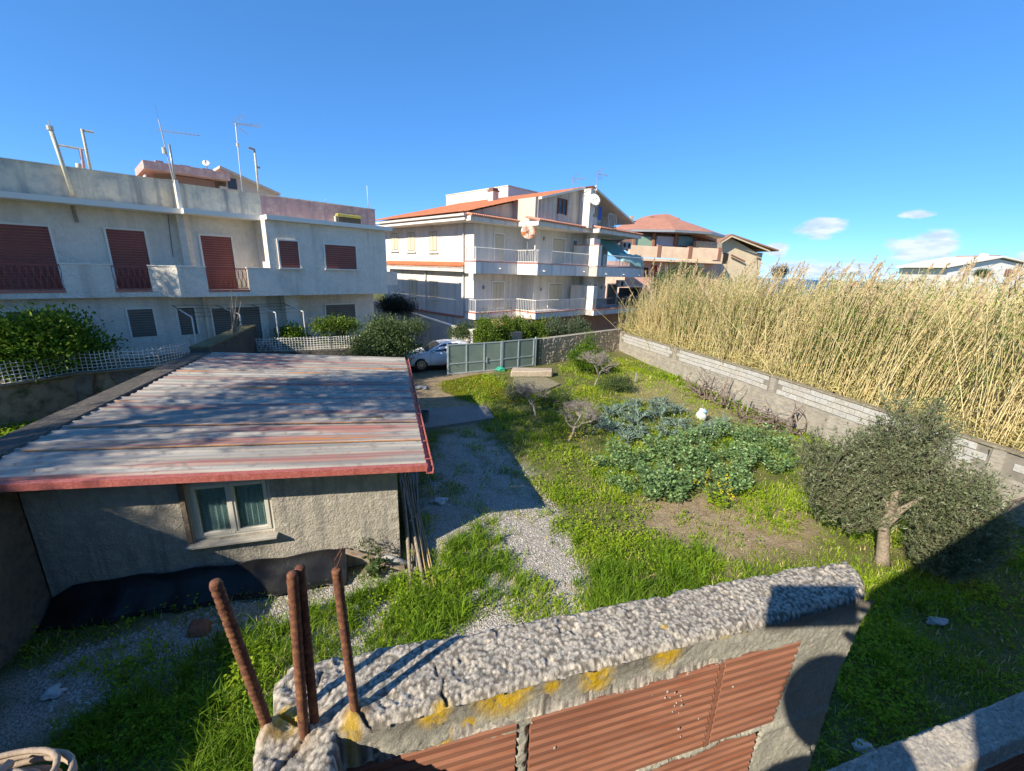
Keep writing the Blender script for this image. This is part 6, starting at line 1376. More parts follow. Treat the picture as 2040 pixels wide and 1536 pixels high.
for s_ in (1, -1):
    for x in (1.30, -1.30):
        c_ = np.array(cp(x, s_*.80, .315)); ax_ = np.array((*cb_, 0))*s_
        arch = MB().tube([c_-ax_*.05, c_+ax_*.078], .355, 26).build('wheel_arch', m_blk, car); tyre = MB().tube([c_-ax_*.1, c_+ax_*.075, c_+ax_*.095], [.315, .315, .29], 28).build('wheel', m_rub, car, smooth=False)
        rm = MB(); up3 = np.array((0, 0, 1.0)); fx = np.array((*ca, 0)); rm.tube([c_+ax_*.096, c_+ax_*.10], .215, 24); rm.build('rim_well', m_blk, tyre); sp = MB()
        for k in range(9):
            a_ = k*2*math.pi/9; d_ = fx*math.cos(a_)+up3*math.sin(a_); t2 = fx*-math.sin(a_)+up3*math.cos(a_); sp.prism([c_+ax_*.101+d_*r__+t2*s2*w2 for r__, w2 in ((.03, .02), (.215, .018)) for s2 in ((-1, 1) if r__ < .1 else (1, -1))], [c_+ax_*.118+d_*r__+t2*s2*w2 for r__, w2 in ((.03, .02), (.215, .018)) for s2 in ((-1, 1) if r__ < .1 else (1, -1))])
        ring = []; sp.lathe_ = None
        k = 28; vs = [];
        for rr, h_ in ((.235, .10), (.235, .112), (.208, .115), (.208, .10)):
            for j in range(k): vs.append(c_+ax_*h_+(fx*math.cos(2*math.pi*j/k)+up3*math.sin(2*math.pi*j/k))*rr)
        sp.add(vs, [(i*k+j, i*k+(j+1) % k, (i+1)*k+(j+1) % k, (i+1)*k+j) for i in range(3) for j in range(k)]); sp.build('rim', m_rim, tyre)
    m_ = np.array(cp(.62, s_*.97, 1.03)); o = lump('mirror', m_, (.10, .10, .065), 2, m_paint, parent=car, sub=2, amp=.02)
    mb = MB(); mb.ext([cp(1.98, s_*.50, .62), cp(1.98, s_*.70, .66), cp(1.62, s_*.835, .76), cp(1.66, s_*.835, .66), cp(1.96, s_*.72, .56)], tuple(ca*.03+cb_*s_*.025)+(.01,)); mb.build('headlight', M('headlight_lens', (.55, .58, .60), r=.1), car)
    mb = MB(); mb.box(type('F', (), {'w': staticmethod(lambda a, b, z: cp(a, b, z))}), (-.35, -.18), tuple(sorted((s_*.875, s_*.90))), (.86, .89)); mb.build('door_handle', m_paint, car)
    mb = MB()
    for x in (.78, -.22): mb.box(type('F', (), {'w': staticmethod(lambda a, b, z: cp(a, b, z))}), (x-.004, x+.004), tuple(sorted((s_*.84, s_*.889))), (.34, .94))
    mb.build('door_gap', m_blk, car)
mb = MB(); mb.ext([cp(2.09, y, z) for y, z in ((-.4, .30), (.4, .30), (.45, .42), (-.45, .42))], tuple(ca*.02)+(0,)); mb.build('grille', m_blk, car)
# ================================================================== PLANTS
def curve_bundle(P, D, L_, n, curl, r0_, r1_, sides=3, gravity=0.0, seed=0):
    """many curved tapering shoots at once: P roots, D directions -> verts, quads, and node points"""
    N_ = len(P); pts = [P]; d = unit(D.copy()); rr = np.random.default_rng(seed); p = P.copy()
    for k in range(n):
        d = unit(d + rr.normal(0, curl, (N_, 3)) + np.array([0, 0, -gravity])*(k/n)); p = p + d*(L_/n)[:, None]; pts.append(p)
    pts = np.stack(pts, 1)        # N, n+1, 3
    t = np.gradient(pts, axis=1); t = unit(t); ref = unit(np.cross(t, np.array([.31, .21, .93]))); q = np.cross(t, ref)
    rad = np.linspace(1, 0, n+1)[None, :, None]*(r0_-r1_)[:, None, None] + r1_[:, None, None]
    ring = [pts + (ref*math.cos(2*math.pi*j/sides)+q*math.sin(2*math.pi*j/sides))*rad for j in range(sides)]
    V = np.stack(ring, 2).reshape(-1, 3); I = np.arange(N_*(n+1)*sides).reshape(N_, n+1, sides)
    Q = np.stack([I[:, :-1, :], np.roll(I[:, :-1, :], -1, 2), np.roll(I[:, 1:, :], -1, 2), I[:, 1:, :]], -1).reshape(-1, 4)
    return V, Q, pts
def branchy(name, P0, H_, depth, mat, parent, seed, spread=.6, r=.05, up=.25, kids=(3, 4), shrink=.68, wig=.25, lean=(0, 0), first=None, upcurl=.0, rmin=.003):
    rr = np.random.default_rng(seed); mb = MB(); tips = []
    def grow(p, d, L_, r_, lv):
        n = 4; pts = [p]; 
        for k in range(n):
            d = d + rr.normal(0, wig, 3) + np.array((0, 0, upcurl)); d = d/np.linalg.norm(d); p = p+d*L_/n; pts.append(p)
        mb.tube(pts, list(np.linspace(r_, r_*.68, n+1)), 6 if lv < 2 else (4 if lv < 4 else 3), cap=False)
        if lv >= depth: tips.append((p, d)); return
        for k in range(rr.integers(kids[0], kids[1]+1)):
            a = rr.uniform(0, 2*math.pi); q = d*(1-spread*.3)+np.array((math.cos(a), math.sin(a), 0))*spread+np.array((0, 0, up)); q += rr.normal(0, .15, 3)
            grow(pts[-1] if rr.random() < .7 else pts[-2], q/np.linalg.norm(q), L_*shrink*rr.uniform(.75, 1.2), max(r_*.62, rmin), lv+1)
    grow(np.array(P0, float), np.array((lean[0], lean[1], 1.0)), first or H_*.3, r, 0)
    return mb.build(name, mat, parent, smooth=True), tips
def clumpcrown(name, centers, rads, nclump, per, lw, ll, cr_, mat, parent, seed=0, shell=.45, droop=.0, flat=1.0, upb=.3, twigs=None, kind=None, tonebias=0.0):
    rr = np.random.default_rng(seed); Cs = []; 
    for c_, r_ in zip(centers, rads):
        k = int(nclump*np.prod(r_)/max(sum(np.prod(q) for q in rads), 1e-6)); d = unit(rr.normal(size=(k, 3))); rad = (shell+(1-shell)*rr.random(k)**.6)[:, None]; f_ = 1+.22*(np.sin(d[:, :1]*5+seed)+np.sin(d[:, 1:2]*6+2*seed))*.6
        Cs.append(np.array(c_)+d*rad*np.array(r_)*f_)
    Cs = np.concatenate(Cs); k = len(Cs); ct_ = rr.random(k)
    idx_ = rr.integers(0, k, k*per); loc = rr.normal(size=(len(idx_), 3))*cr_*.5*(.6+.8*ct_[idx_])[:, None]; loc[:, 2] *= flat; P = Cs[idx_]+loc; P = P[P[:, 2] > .03] if True else P
    idx_ = idx_[:len(P)] if len(idx_) != len(P) else idx_
    D = unit(loc[:len(P)])*.8 + rr.normal(size=(len(P), 3))*.6 + np.array([0, 0, upb-droop]); w = lw*rr.uniform(.7, 1.25, len(P)); l = ll*rr.uniform(.7, 1.25, len(P))
    V, Q = leaves_geo(P, D, w, l, bend=.06); tone = np.repeat(np.clip(ct_[idx_]*.45+rr.random(len(P))*.55+tonebias, 0, 1), 4)
    return npmesh(name, V, quads=Q, mat=mat, parent=parent, tone=tone, kind=kind)
m_bark = M('grey_bark', (.26, .22, .18), (.17, .145, .12), sc=12, bump=.8, bsc=40, c3=(.34, .30, .26), sc3=30)
m_obark = M('olive_bark', (.27, .215, .155), (.17, .14, .105), sc=7, bump=1.0, bsc=30, c3=(.36, .30, .22), sc3=22)
m_bare = M('pale_bare_twig', (.36, .31, .27), (.26, .22, .19), sc=9)
l_citrus = leafmat('citrus_leaf', (.04, .10, .012), (.17, .28, .025), (.30, .38, .05), trans=.35, r=.4)
l_dark = leafmat('dark_shrub_leaf', (.04, .07, .025), (.12, .17, .06), (.21, .26, .10))
l_olive = leafmat('olive_leaf', (.08, .105, .05), (.26, .30, .16), (.50, .53, .38), trans=.3, r=.5, e0=.80)
l_hedge = leafmat('hedge_leaf', (.05, .10, .016), (.20, .29, .035), (.34, .42, .06))
l_grey = leafmat('grey_green_leaf', (.06, .09, .05), (.15, .20, .11))
l_tam = leafmat('dark_needles', (.012, .026, .022), (.035, .055, .045))
l_bean = leafmat('bean_leaf', (.07, .15, .05), (.26, .40, .15), (.46, .58, .28), trans=.3)
l_arti = leafmat('artichoke_leaf', (.07, .12, .085), (.19, .275, .205), (.33, .41, .32), trans=.2)
l_grass = leafmat('grass_blade', (.09, .18, .010), (.40, .54, .035), (.66, .58, .26), trans=.4, e0=.90)
l_tall = leafmat('tall_grass_blade', (.08, .17, .015), (.25, .40, .03), (.42, .50, .10), trans=.4, e0=.93)
l_weed = leafmat('weed_leaf', (.12, .22, .012), (.42, .55, .03), (.38, .42, .06), trans=.4)
l_yel = leafmat('yellow_petals', (.62, .50, .01), (.75, .66, .03), trans=.3)

# ---- grass and weeds on the ground
def cand(n, rmin=3.3, rmax=34, p=1.55, az=(-56, 62)):
    u_ = rng.random(n); e_ = 2-p; r_ = (rmin**e_+u_*(rmax**e_-rmin**e_))**(1/e_); a_ = np.radians(rng.uniform(*az, n)); return r_*np.sin(a_), r_*np.cos(a_), r_
hutbox = [EN.w(a, b, 0)[:2] for a, b in ((-6.4, 7.1), (.05, 7.1), (.05, 16), (-6.4, 16))]
APR = gp([(828, 818), (930, 812), (968, 812), (985, 835), (925, 845), (838, 858)]); CIS = gp([(1000, 790), (1085, 782), (1128, 768), (1110, 728), (1017, 728)])
PATCHES = [LAWN, TUFT, TUFT2, TUFT3, MOSS]
def surf(x, y):
    l = np.stack([x, y], -1)@np.stack([EN.A, EN.B], 1); a, b = l[:, 0], l[:, 1]
    w_ = np.stack([x, y], -1)-WP(0, 0, 0)[:2]; side_ = (w_@np.array(WF.B))*SIDE; al = w_@np.array(WF.A)
    backd = (np.stack([x, y], -1)-B0[:2])@bn[:2]
    ok = (side_ < -.05) & (backd < -.05)
    ok &= ~inpoly(x, y, hutbox) & ~inpoly(x, y, APR) & ~inpoly(x, y, CIS)
    ok &= ~((a < -5.4) & (a > -6.5)) & (b > .7)
    gb_ = (np.stack([x, y], -1)-g1a[:2]); gd = (g2b-g1a)[:2]; gd = gd/np.linalg.norm(gd); gn = np.array([-gd[1], gd[0]]); ok &= ~((gb_@gn > -.1) & (gb_@gd > -4))
    return ok, a, b
def density(x, y):
    n1 = vnoise(x, y, .9, 61); n2 = vnoise(x, y, 2.6, 62)
    g_ = np.maximum(np.clip(distpoly(x+(n2-.5)*.6, y+(n1-.5)*.6, GRAVEL)/.4+.5, 0, 1), np.clip(distpoly(x, y, GRAVEL2)/.4+.5, 0, 1))
    s_ = np.clip(distpoly(x, y, SOIL)/.4+.5, 0, 1); d_ = np.clip(distpoly(x, y, DRIVE)/.4+.5, 0, 1); st_ = np.clip(distpoly(x, y, STRAW)/.6+.5, 0, 1)
    dn = .35+.9*np.clip((n1-.36)*3.0, 0, 1)
    ng_ = vnoise(x, y, 1.1, 12); dn = dn*(1-g_)+g_*np.clip((n2-.55)*3.0, 0, .45)+g_*np.clip((ng_-.60)*6, 0, .8); dn = dn*(1-s_)+s_*(np.clip((n2-.50)*3, 0, .35)+np.clip((n1-.50)*4, 0, .6)); dn = dn*(1-d_)+d_*.02; dn = dn*(1-st_*.6)
    t_ = np.maximum.reduce([np.clip(distpoly(x, y, P_)/.3+.5, 0, 1) for P_ in (TUFT, TUFT2, TUFT3)])
    return np.maximum(dn, t_*np.clip((n2-.25)*4, .15, 1.2)), t_, n1, n2
# short grass
x, y, r_ = cand(430000); ok, a, b = surf(x, y); x, y, r_ = x[ok], y[ok], r_[ok]; dn, tf, n1, n2 = density(x, y); k = rng.random(len(x)) < dn*.86*(1-.5*tf); x, y, r_, tf, n1, n2 = x[k], y[k], r_[k], tf[k], n1[k], n2[k]; n = len(x)
h = (.05+.12*rng.random(n)**1.5+.10*np.clip(n1-.45, 0, 1)*2)*(1+tf*.5); w = .006+.0010*r_; ang = rng.uniform(0, 2*np.pi, n); P = np.stack([x, y, gz(x, y)-.01], 1); D = np.stack([np.cos(ang), np.sin(ang), np.zeros(n)], 1)
V, Q, T = blade_geo(P, D, w, h, rng.uniform(.2, 1.0, n)); tone = np.clip(-.22+1.05*n1+.30*(n2-.5)+.38*rng.random(n)-.1*tf, 0, .89); tone[rng.random(n) < .07+.10*(n2 > .6)] = 1.0
npmesh('grass', V, quads=Q, tris=T, mat=l_grass, tone=np.repeat(tone, 5), kind='stuff')
# tall tufts: grouped blades
x, y, r_ = cand(9000, 3.2, 12, 1.4); ok, a, b = surf(x, y); x, y, r_ = x[ok], y[ok], r_[ok]; t_ = np.maximum.reduce([np.clip(distpoly(x, y, P_)/.3+.5, 0, 1) for P_ in (TUFT, TUFT2, TUFT3)]); nn = vnoise(x, y, 1.7, 65); k = rng.random(len(x)) < t_*np.clip((nn-.33)*3.2, 0, 1); x, y = x[k], y[k]
x2, y2, r2 = cand(1500, 4, 26, 1.3); ok, a, b = surf(x2, y2); x2, y2 = x2[ok], y2[ok]; dn2 = density(x2, y2)[0]; kk = (vnoise(x2, y2, .7, 66) > .52) & (dn2 > .5); x = np.concatenate([x, x2[kk]]); y = np.concatenate([y, y2[kk]])
per = 22; n = len(x)*per; X_ = np.repeat(x, per)+rng.normal(0, .035, n); Y_ = np.repeat(y, per)+rng.normal(0, .035, n); hs = np.repeat(rng.uniform(.16, .46, len(x)), per)*rng.uniform(.5, 1.1, n); ang = rng.uniform(0, 2*np.pi, n)
V, Q, T = blade_geo(np.stack([X_, Y_, gz(X_, Y_)-.01], 1), np.stack([np.cos(ang), np.sin(ang), 0*ang], 1), np.full(n, .011)+.0004*np.hypot(X_, Y_), hs, rng.uniform(.2, 1.1, n)); tn = np.clip(np.repeat(rng.random(len(x)), per)*.5+rng.random(n)*.5, 0, 1)
npmesh('tall_grass', V, quads=Q, tris=T, mat=l_tall, tone=np.repeat(tn, 5), kind='stuff'); print('tall tufts', len(x))
# broad-leaved weeds
x, y, r_ = cand(60000, 3.3, 32, 1.4); ok, a, b = surf(x, y); x, y, r_ = x[ok], y[ok], r_[ok]; dn, tf, n1, n2 = density(x, y); nw_ = vnoise(x, y, 1.1, 70); k = (rng.random(len(x)) < np.clip((nw_-.42)*4, 0, 1)*np.clip(dn, 0, 1)); x, y, r_, nw_ = x[k], y[k], r_[k], nw_[k]
per = 4; n = len(x)*per; X_ = np.repeat(x, per); Y_ = np.repeat(y, per); ang = rng.uniform(0, 2*np.pi, n); zz = gz(X_, Y_)+rng.uniform(.02, .14, n)*(.5+np.repeat(nw_, per)); D = np.stack([np.cos(ang), np.sin(ang), rng.uniform(-.1, .6, n)], 1); rr_ = np.repeat(r_, per)
V, Q = leaves_geo(np.stack([X_, Y_, zz], 1)+D*.02, D, .028+.0014*rr_, .040+.0018*rr_, up=np.tile([0, 0, 1.0], (n, 1))+rng.normal(0, .3, (n, 3)))
npmesh('broadleaf_weeds', V, quads=Q, mat=l_weed, tone=np.repeat(np.clip(np.repeat(nw_, per)*1.1+rng.random(n)*.45-.42, 0, .99), 4), kind='stuff')
# moss-like low carpet near the gate
def inside(poly, n): 
    p = np.array(poly); lo, hi = p.min(0), p.max(0); x = rng.uniform(lo[0], hi[0], n*6); y = rng.uniform(lo[1], hi[1], n*6); k = inpoly(x, y, poly); return x[k][:n], y[k][:n]
x, y = inside(MOSS, 9000); n = len(x); ang = rng.uniform(0, 6.28, n); V, Q = leaves_geo(np.stack([x, y, gz(x, y)+.02*rng.random(n)], 1), np.stack([np.cos(ang), np.sin(ang), .3+0*ang], 1), .045, .06, up=np.tile([0, 0, 1.0], (n, 1)))
npmesh('low_succulent_carpet', V, quads=Q, mat=leafmat('carpet_leaf', (.12, .15, .012), (.28, .27, .02), (.30, .17, .03), e0=.8), tone=np.repeat(np.clip(vnoise(x, y, 1.5, 71)*.7+rng.random(n)*.35, 0, 1), 4), kind='stuff')
# left plot behind the boundary wall
x, y = inside(gp([(-80, 800), (110, 820), (80, 850), (30, 885), (-60, 930)]), 5200); n = len(x); ang = rng.uniform(0, 6.28, n); V, Q = leaves_geo(np.stack([x, y, rng.uniform(.05, .35, n)], 1), np.stack([np.cos(ang), np.sin(ang), .3+0*ang], 1), .07, .10, up=np.tile([0, 0, 1.0], (n, 1))+rng.normal(0, .35, (n, 3)))
npmesh('nettle_patch', V, quads=Q, mat=l_weed, tone=np.repeat(rng.random(n), 4), kind='stuff')
# yellow flowers
def flowers(px, n, spread, hz=(.12, .32), size=.035):
    Ps = []
    for x, y, m_, s_ in px:
        c_ = atz(x, y); Ps.append(np.stack([rng.normal(c_[0], s_, m_), rng.normal(c_[1], s_, m_), rng.uniform(*hz, m_)], 1))
    P = np.concatenate(Ps); ok, a, b = surf(P[:, 0], P[:, 1]); P = P[ok]; per = 4; n = len(P)*per; P4 = np.repeat(P, per, 0); ang = rng.uniform(0, 6.28, n); D = np.stack([np.cos(ang), np.sin(ang), .5+0*ang], 1); V, Q = leaves_geo(P4, D, size*.8, size, up=np.tile([0, 0, 1.0], (n, 1))); return V, Q, n
V, Q, n = flowers(((1240, 740, 170, .55), (1225, 725, 120, .5), (1270, 725, 80, .5), (1012, 805, 60, .25), (1060, 800, 20, .3), (1165, 785, 90, .35), (1200, 800, 40, .3), (1135, 880, 50, .22), (1150, 872, 50, .22), (1130, 862, 20, .3), (960, 765, 80, .5), (1290, 790, 30, .3), (1255, 800, 40, .3), (1180, 930, 12, .3), (1300, 770, 14, .3), (1500, 845, 12, .3), (1530, 862, 10, .3), (1230, 880, 14, .4), (1210, 760, 80, .6), (1090, 1000, 14, 1.0), (1560, 1190, 16, .4), (1100, 830, 14, .5)), 0, 0)
npmesh('yellow_wildflowers', V, quads=Q, mat=l_yel, tone=np.repeat(rng.random(n), 4), kind='stuff')
# straw and dry stems lying on the dug bed and along the wall
Pst = []
for poly, k in ((SOIL, 900), (STRAW, 900), (GRAVEL, 300)):
    x, y = inside(poly, k); Pst.append(np.stack([x, y, gz(x, y)+.012+.02*rng.random(len(x))], 1))
P = np.concatenate(Pst); n = len(P); ang = rng.uniform(0, 6.28, n); D = np.stack([np.cos(ang), np.sin(ang), rng.uniform(-.05, .12, n)], 1); V, Q = leaves_geo(P, D, .012, rng.uniform(.08, .35, n), up=np.tile([0, 0, 1.0], (n, 1)))
npmesh('dry_straw', V, quads=Q, mat=leafmat('straw', (.30, .23, .11), (.55, .46, .25)), tone=np.repeat(rng.random(n), 4), kind='stuff')
# loose stones standing proud of the gravel
x, y, r_ = cand(60000, 3.3, 13, 1.3); m_ = inpoly(x, y, GRAVEL) | inpoly(x, y, GRAVEL2); ok, a, b = surf(x, y); m_ &= ok; x, y, r_ = x[m_], y[m_], r_[m_]; n = min(len(x), 20000); x, y, r_ = x[:n], y[:n], r_[:n]; s_ = rng.uniform(.010, .024, n)[:, None]
oct_ = np.array([(1, 0, 0), (0, 1, 0), (-1, 0, 0), (0, -1, 0), (0, 0, .8)], float); R_ = rng.uniform(0, 6.28, n); cs, sn = np.cos(R_), np.sin(R_); O = oct_[None]*(s_[:, :, None]*rng.uniform(.6, 1.3, (n, 1, 3))); Ox = O[..., 0]*cs[:, None]-O[..., 1]*sn[:, None]; Oy = O[..., 0]*sn[:, None]+O[..., 1]*cs[:, None]
V = np.stack([Ox+x[:, None], Oy+y[:, None], O[..., 2]+gz(x, y)[:, None]+.002], -1).reshape(-1, 3); k5 = np.arange(n)[:, None]*5; T = np.concatenate([k5+np.array(t) for t in ((0, 1, 4), (1, 2, 4), (2, 3, 4), (3, 0, 4))])
npmesh('loose_gravel', V, tris=T, mat=M('gravel_stone', (.50, .48, .44), (.30, .28, .25), attr=True, c3=(.62, .60, .56), thr3=(.85, 1)), tone=np.repeat(rng.random(n), 5), kind='stuff')

# ---- bean plants
def bean_proto(seed):
    rr = np.random.default_rng(seed); ns = 11; ang = rr.uniform(0, 6.28, ns); P = np.stack([np.cos(ang)*.06, np.sin(ang)*.06, 0*ang], 1); D = np.stack([np.cos(ang)*.42, np.sin(ang)*.42, 1+0*ang], 1); L_ = rr.uniform(.38, .62, ns)
    V1, Q1, pts = curve_bundle(P, D, L_, 6, .10, np.full(ns, .007), np.full(ns, .004), 3, seed=seed); LP = []; LD = []
    for i in range(ns):
        for k in range(1, 7):
            for j in range(4): a = rr.uniform(0, 6.28); dd = np.array((math.cos(a), math.sin(a), rr.uniform(-.1, .7))); LP.append(pts[i, k]+dd*rr.uniform(.01, .10)); LD.append(dd+rr.normal(0, .25, 3))
    LP, LD = np.array(LP), np.array(LD); n = len(LP); V2, Q2 = leaves_geo(LP, LD, rr.uniform(.045, .075, n), rr.uniform(.06, .11, n), up=np.tile([0, 0, 1.0], (n, 1))+rr.normal(0, .45, (n, 3))); return V1, Q1, V2, Q2, n
def plant_proto(name, label, cat, group, seed, fn, lmat, smat, loc=(0, 0, 0)):
    V1, Q1, V2, Q2, n = fn(seed); t = thing(name, label, cat, (0, 0, 0), group)
    npmesh('stems', V1, quads=Q1, mat=smat, parent=t, smooth=True); npmesh('leaves', V2, quads=Q2, mat=lmat, parent=t, tone=np.repeat(np.random.default_rng(seed+5).random(n), 4)); return t
m_stem = M('green_stem', (.12, .18, .06), (.16, .20, .09))
def scatter(poly, mind, nmax, seed):
    rr = np.random.default_rng(seed); p = np.array(poly); lo, hi = p.min(0), p.max(0); out_ = []
    for _ in range(6000):
        q = rr.uniform(lo, hi)
        if inpoly(np.array([q[0]]), np.array([q[1]]), poly)[0] and all(np.hypot(*(q-o_)) > mind for o_ in out_): out_.append(q)
        if len(out_) >= nmax: break
    return out_
def spread(protos, pts, seed, s=(.8, 1.25)):
    rr = np.random.default_rng(seed)
    for i, p in enumerate(pts):
        if i < len(protos): o = protos[i]; o.location = (p[0], p[1], 0); o.rotation_euler = (0, 0, rr.uniform(0, 6.28)); o.scale = (1, 1, 1)
        else: o = copy_tree(protos[i % len(protos)], (p[0], p[1], 0), rr.uniform(0, 6.28), rr.uniform(*s))
BEAN = gp([(1175, 935), (1215, 905), (1290, 915), (1330, 885), (1400, 872), (1490, 866), (1575, 905), (1565, 955), (1500, 960), (1440, 1000), (1380, 985), (1320, 1010), (1240, 985)])
pb_ = [plant_proto('bean_plant', 'bushy grey-green bean plant in the dense bed between the artichokes and the dug soil', 'bean plant', 'bean plants in the vegetable bed', 100+i, bean_proto, l_bean, m_stem) for i in range(3)]
bp_ = scatter(BEAN, .50, 46, 5); spread(pb_, bp_, 6, (.7, 1.25)); print('beans', len(bp_))
def arti_proto(seed):
    rr = np.random.default_rng(seed); nl = 15; Vs = []; Qs = []; k = 0; V1 = []; LP = []; LD = []; W = []; Ls = []
    ang = rr.uniform(0, 6.28, nl); P = np.zeros((nl, 3)); P[:, 0] = np.cos(ang)*.03; P[:, 1] = np.sin(ang)*.03; D = np.stack([np.cos(ang)*.7, np.sin(ang)*.7, rr.uniform(.6, 1.5, nl)], 1); L_ = rr.uniform(.5, .85, nl)
    V1, Q1, pts = curve_bundle(P, D, L_, 9, .05, np.full(nl, .014), np.full(nl, .004), 3, gravity=.45, seed=seed)
    for i in range(nl):
        for q in range(2, 10):
            t_ = pts[i, q]-pts[i, q-1]; t_ = t_/np.linalg.norm(t_); s_ = np.cross(t_, (0, 0, 1)); s_ = s_/(np.linalg.norm(s_)+1e-6)
            for sg in (-1, 1): LP.append(pts[i, q]); LD.append(s_*sg+t_*.7+np.array((0, 0, .15))+rr.normal(0, .12, 3)); Ls.append(.19*math.sin(min(q/9*3.3+.3, 3.0))+.03); W.append(.055)
        LP.append(pts[i, 9]-0); LD.append(pts[i, 9]-pts[i, 8]); Ls.append(.10); W.append(.05)
    n = len(LP); V2, Q2 = leaves_geo(np.array(LP), np.array(LD), np.array(W), np.array(Ls), up=np.tile([0, 0, 1.0], (n, 1))+rr.normal(0, .2, (n, 3))); return V1, Q1, V2, Q2, n
pa_ = [plant_proto('artichoke_plant', 'silvery blue-green artichoke plant with arching leaves behind the bean bed', 'artichoke', 'artichokes behind the bean bed', 200+i, arti_proto, l_arti, M('artichoke_rib', (.30, .36, .30))) for i in range(2)]
ART = gp([(1180, 870), (1185, 830), (1240, 815), (1300, 800), (1350, 810), (1340, 850), (1440, 850), (1435, 875), (1320, 875), (1230, 890)])
ap_ = scatter(ART, .85, 18, 9); spread(pa_, ap_, 10, (.75, 1.1)); print('arti', len(ap_))
# the flowering mustard
def stalky(root, P, n, h, lmat, seed, fl=True):
    rr = np.random.default_rng(seed); Pp = np.tile(P, (n, 1))+rr.normal(0, .06, (n, 3))*(1, 1, 0); D = np.stack([rr.normal(0, .25, n), rr.normal(0, .25, n), np.ones(n)], 1); V1, Q1, pts = curve_bundle(Pp, D, rr.uniform(.6, 1, n)*h, 6, .08, np.full(n, .009), np.full(n, .003), 3, seed=seed)
    npmesh('stems', V1, quads=Q1, mat=m_stem, parent=root); m_ = 160; i = rr.integers(0, n, m_); q = rr.integers(1, 4, m_); ang = rr.uniform(0, 6.28, m_); V, Q = leaves_geo(pts[i, q], np.stack([np.cos(ang), np.sin(ang), .2+0*ang], 1), .05, .13); npmesh('leaves', V, quads=Q, mat=lmat, parent=root, tone=np.repeat(rr.random(m_), 4))
    if fl:
        m_ = 150; i = rr.integers(0, n, m_); q = rr.integers(5, 7, m_); V, Q = leaves_geo(pts[i, q]+rr.normal(0, .035, (m_, 3)), rr.normal(size=(m_, 3)), .03, .04); npmesh('flowers', V, quads=Q, mat=l_yel, parent=root, tone=np.repeat(rr.random(m_), 4))
P = atz(1428, 1010); t = thing('mustard_plant', 'tall yellow-flowering mustard plant at the near edge of the bean bed', 'mustard plant', P); stalky(t, P, 9, .95, l_weed, 301)
P = atz(745, 1150); t = thing('weed_stalk', 'thin leggy weed growing by the fallen board beside the hut', 'weed', P); stalky(t, P, 7, 1.0, l_dark, 302, False)

# ---- bare fruit trees
for (x, y, H_, sd, lab, kw) in ((1067, 830, 1.75, 11, 'bare fruit tree nearest the cistern slab, leaning left', dict(lean=(-.25, 0))), (1185, 768, 2.15, 24, 'bare fruit tree furthest from the camera, in front of the green citrus', dict()), (1133, 878, 1.9, 38, 'bare fruit tree nearest the camera, beside the artichokes', dict(lean=(.25, .1)))):
    P = atz(x, y); t = thing('bare_tree', lab, 'tree', P, 'bare fruit trees in the garden'); 
    branchy('trunk_and_twigs', P, H_, 6, m_bare, t, sd, spread=1.15, r=.05, up=.26, kids=(3, 4), shrink=.70, wig=.20, first=H_*.34, upcurl=.07, rmin=.0035, **kw)
# small sprouting green on the trees and a scrubby bush round them
P = atz(1030, 800); t = thing('scrub_bush', 'twiggy grey-green scrub by the cistern slab', 'bush', P); clumpcrown('foliage', [P+np.array((0, .2, .35))], [(.55, .45, .42)], 60, 40, .03, .07, .25, l_grey, t, 41)
P = atz(1225, 780); t = thing('dark_scrub', 'dark low scrub at the foot of the far bare tree', 'bush', P); clumpcrown('foliage', [P+np.array((.1, .1, .3))], [(.9, .6, .38)], 90, 45, .03, .08, .25, l_dark, t, 43)
P = atz(1110, 808); t = thing('dark_scrub', 'tangle of dark brush between the two left bare trees', 'bush', P); branchy('brush', P, .8, 4, m_bare, t, 77, spread=1.2, r=.02, up=.1, kids=(3, 5), first=.15, wig=.4); clumpcrown('foliage', [P+np.array((0, .1, .22))], [(.75, .5, .25)], 50, 40, .03, .08, .22, l_dark, t, 44)
# green citrus by the back wall
P = atz(1170, 745); t = thing('citrus_tree', 'small glossy green citrus tree with an upright shoot before the rubble wall', 'citrus tree', P); branchy('trunk', P, 1.8, 2, m_bark, t, 51, r=.05, first=.6)
clumpcrown('crown', [P+np.array((-.25, .1, .95)), P+np.array((.35, 0, .8)), P+np.array((.05, .1, 1.75))], [(.75, .6, .6), (.7, .6, .45), (.26, .26, .75)], 210, 45, .05, .10, .28, l_citrus, t, 52)

# ---- olive tree: trunk, limbs, thousands of upright sprays
P = atz(1757, 1122); ol = thing('olive_tree', 'grey-green olive tree with a pale twisted trunk and two broad lobes on the right', 'olive tree', P)
dist = np.hypot(P[0], P[1]); hd_az = P[:2]/dist; rt_ = np.array([hd_az[1], -hd_az[0]])
def oc(dx, dy, z): return np.array([P[0]+rt_[0]*dx+hd_az[0]*dy, P[1]+rt_[1]*dx+hd_az[1]*dy, z])
mb = MB(); mb.tube([oc(0, 0, -.05), oc(-.02, 0, .15), oc(-.08, 0, .5), oc(-.14, 0, .85), oc(-.06, 0, 1.12)], [.155, .115, .10, .095, .11], 10)
mb.tube([oc(-.06, 0, 1.1), oc(-.25, .05, 1.35), oc(-.6, .1, 1.55), oc(-1.0, .1, 1.9)], [.095, .055, .035, .018], 8); mb.tube([oc(-.06, 0, 1.1), oc(.12, .15, 1.35), oc(.35, .45, 1.6), oc(.6, .6, 1.8)], [.085, .045, .03, .015], 8); mb.tube([oc(-.1, 0, 1.2), oc(-.12, .2, 1.7), oc(-.05, .3, 2.3), oc(.05, .3, 2.8)], [.09, .06, .04, .02], 7)
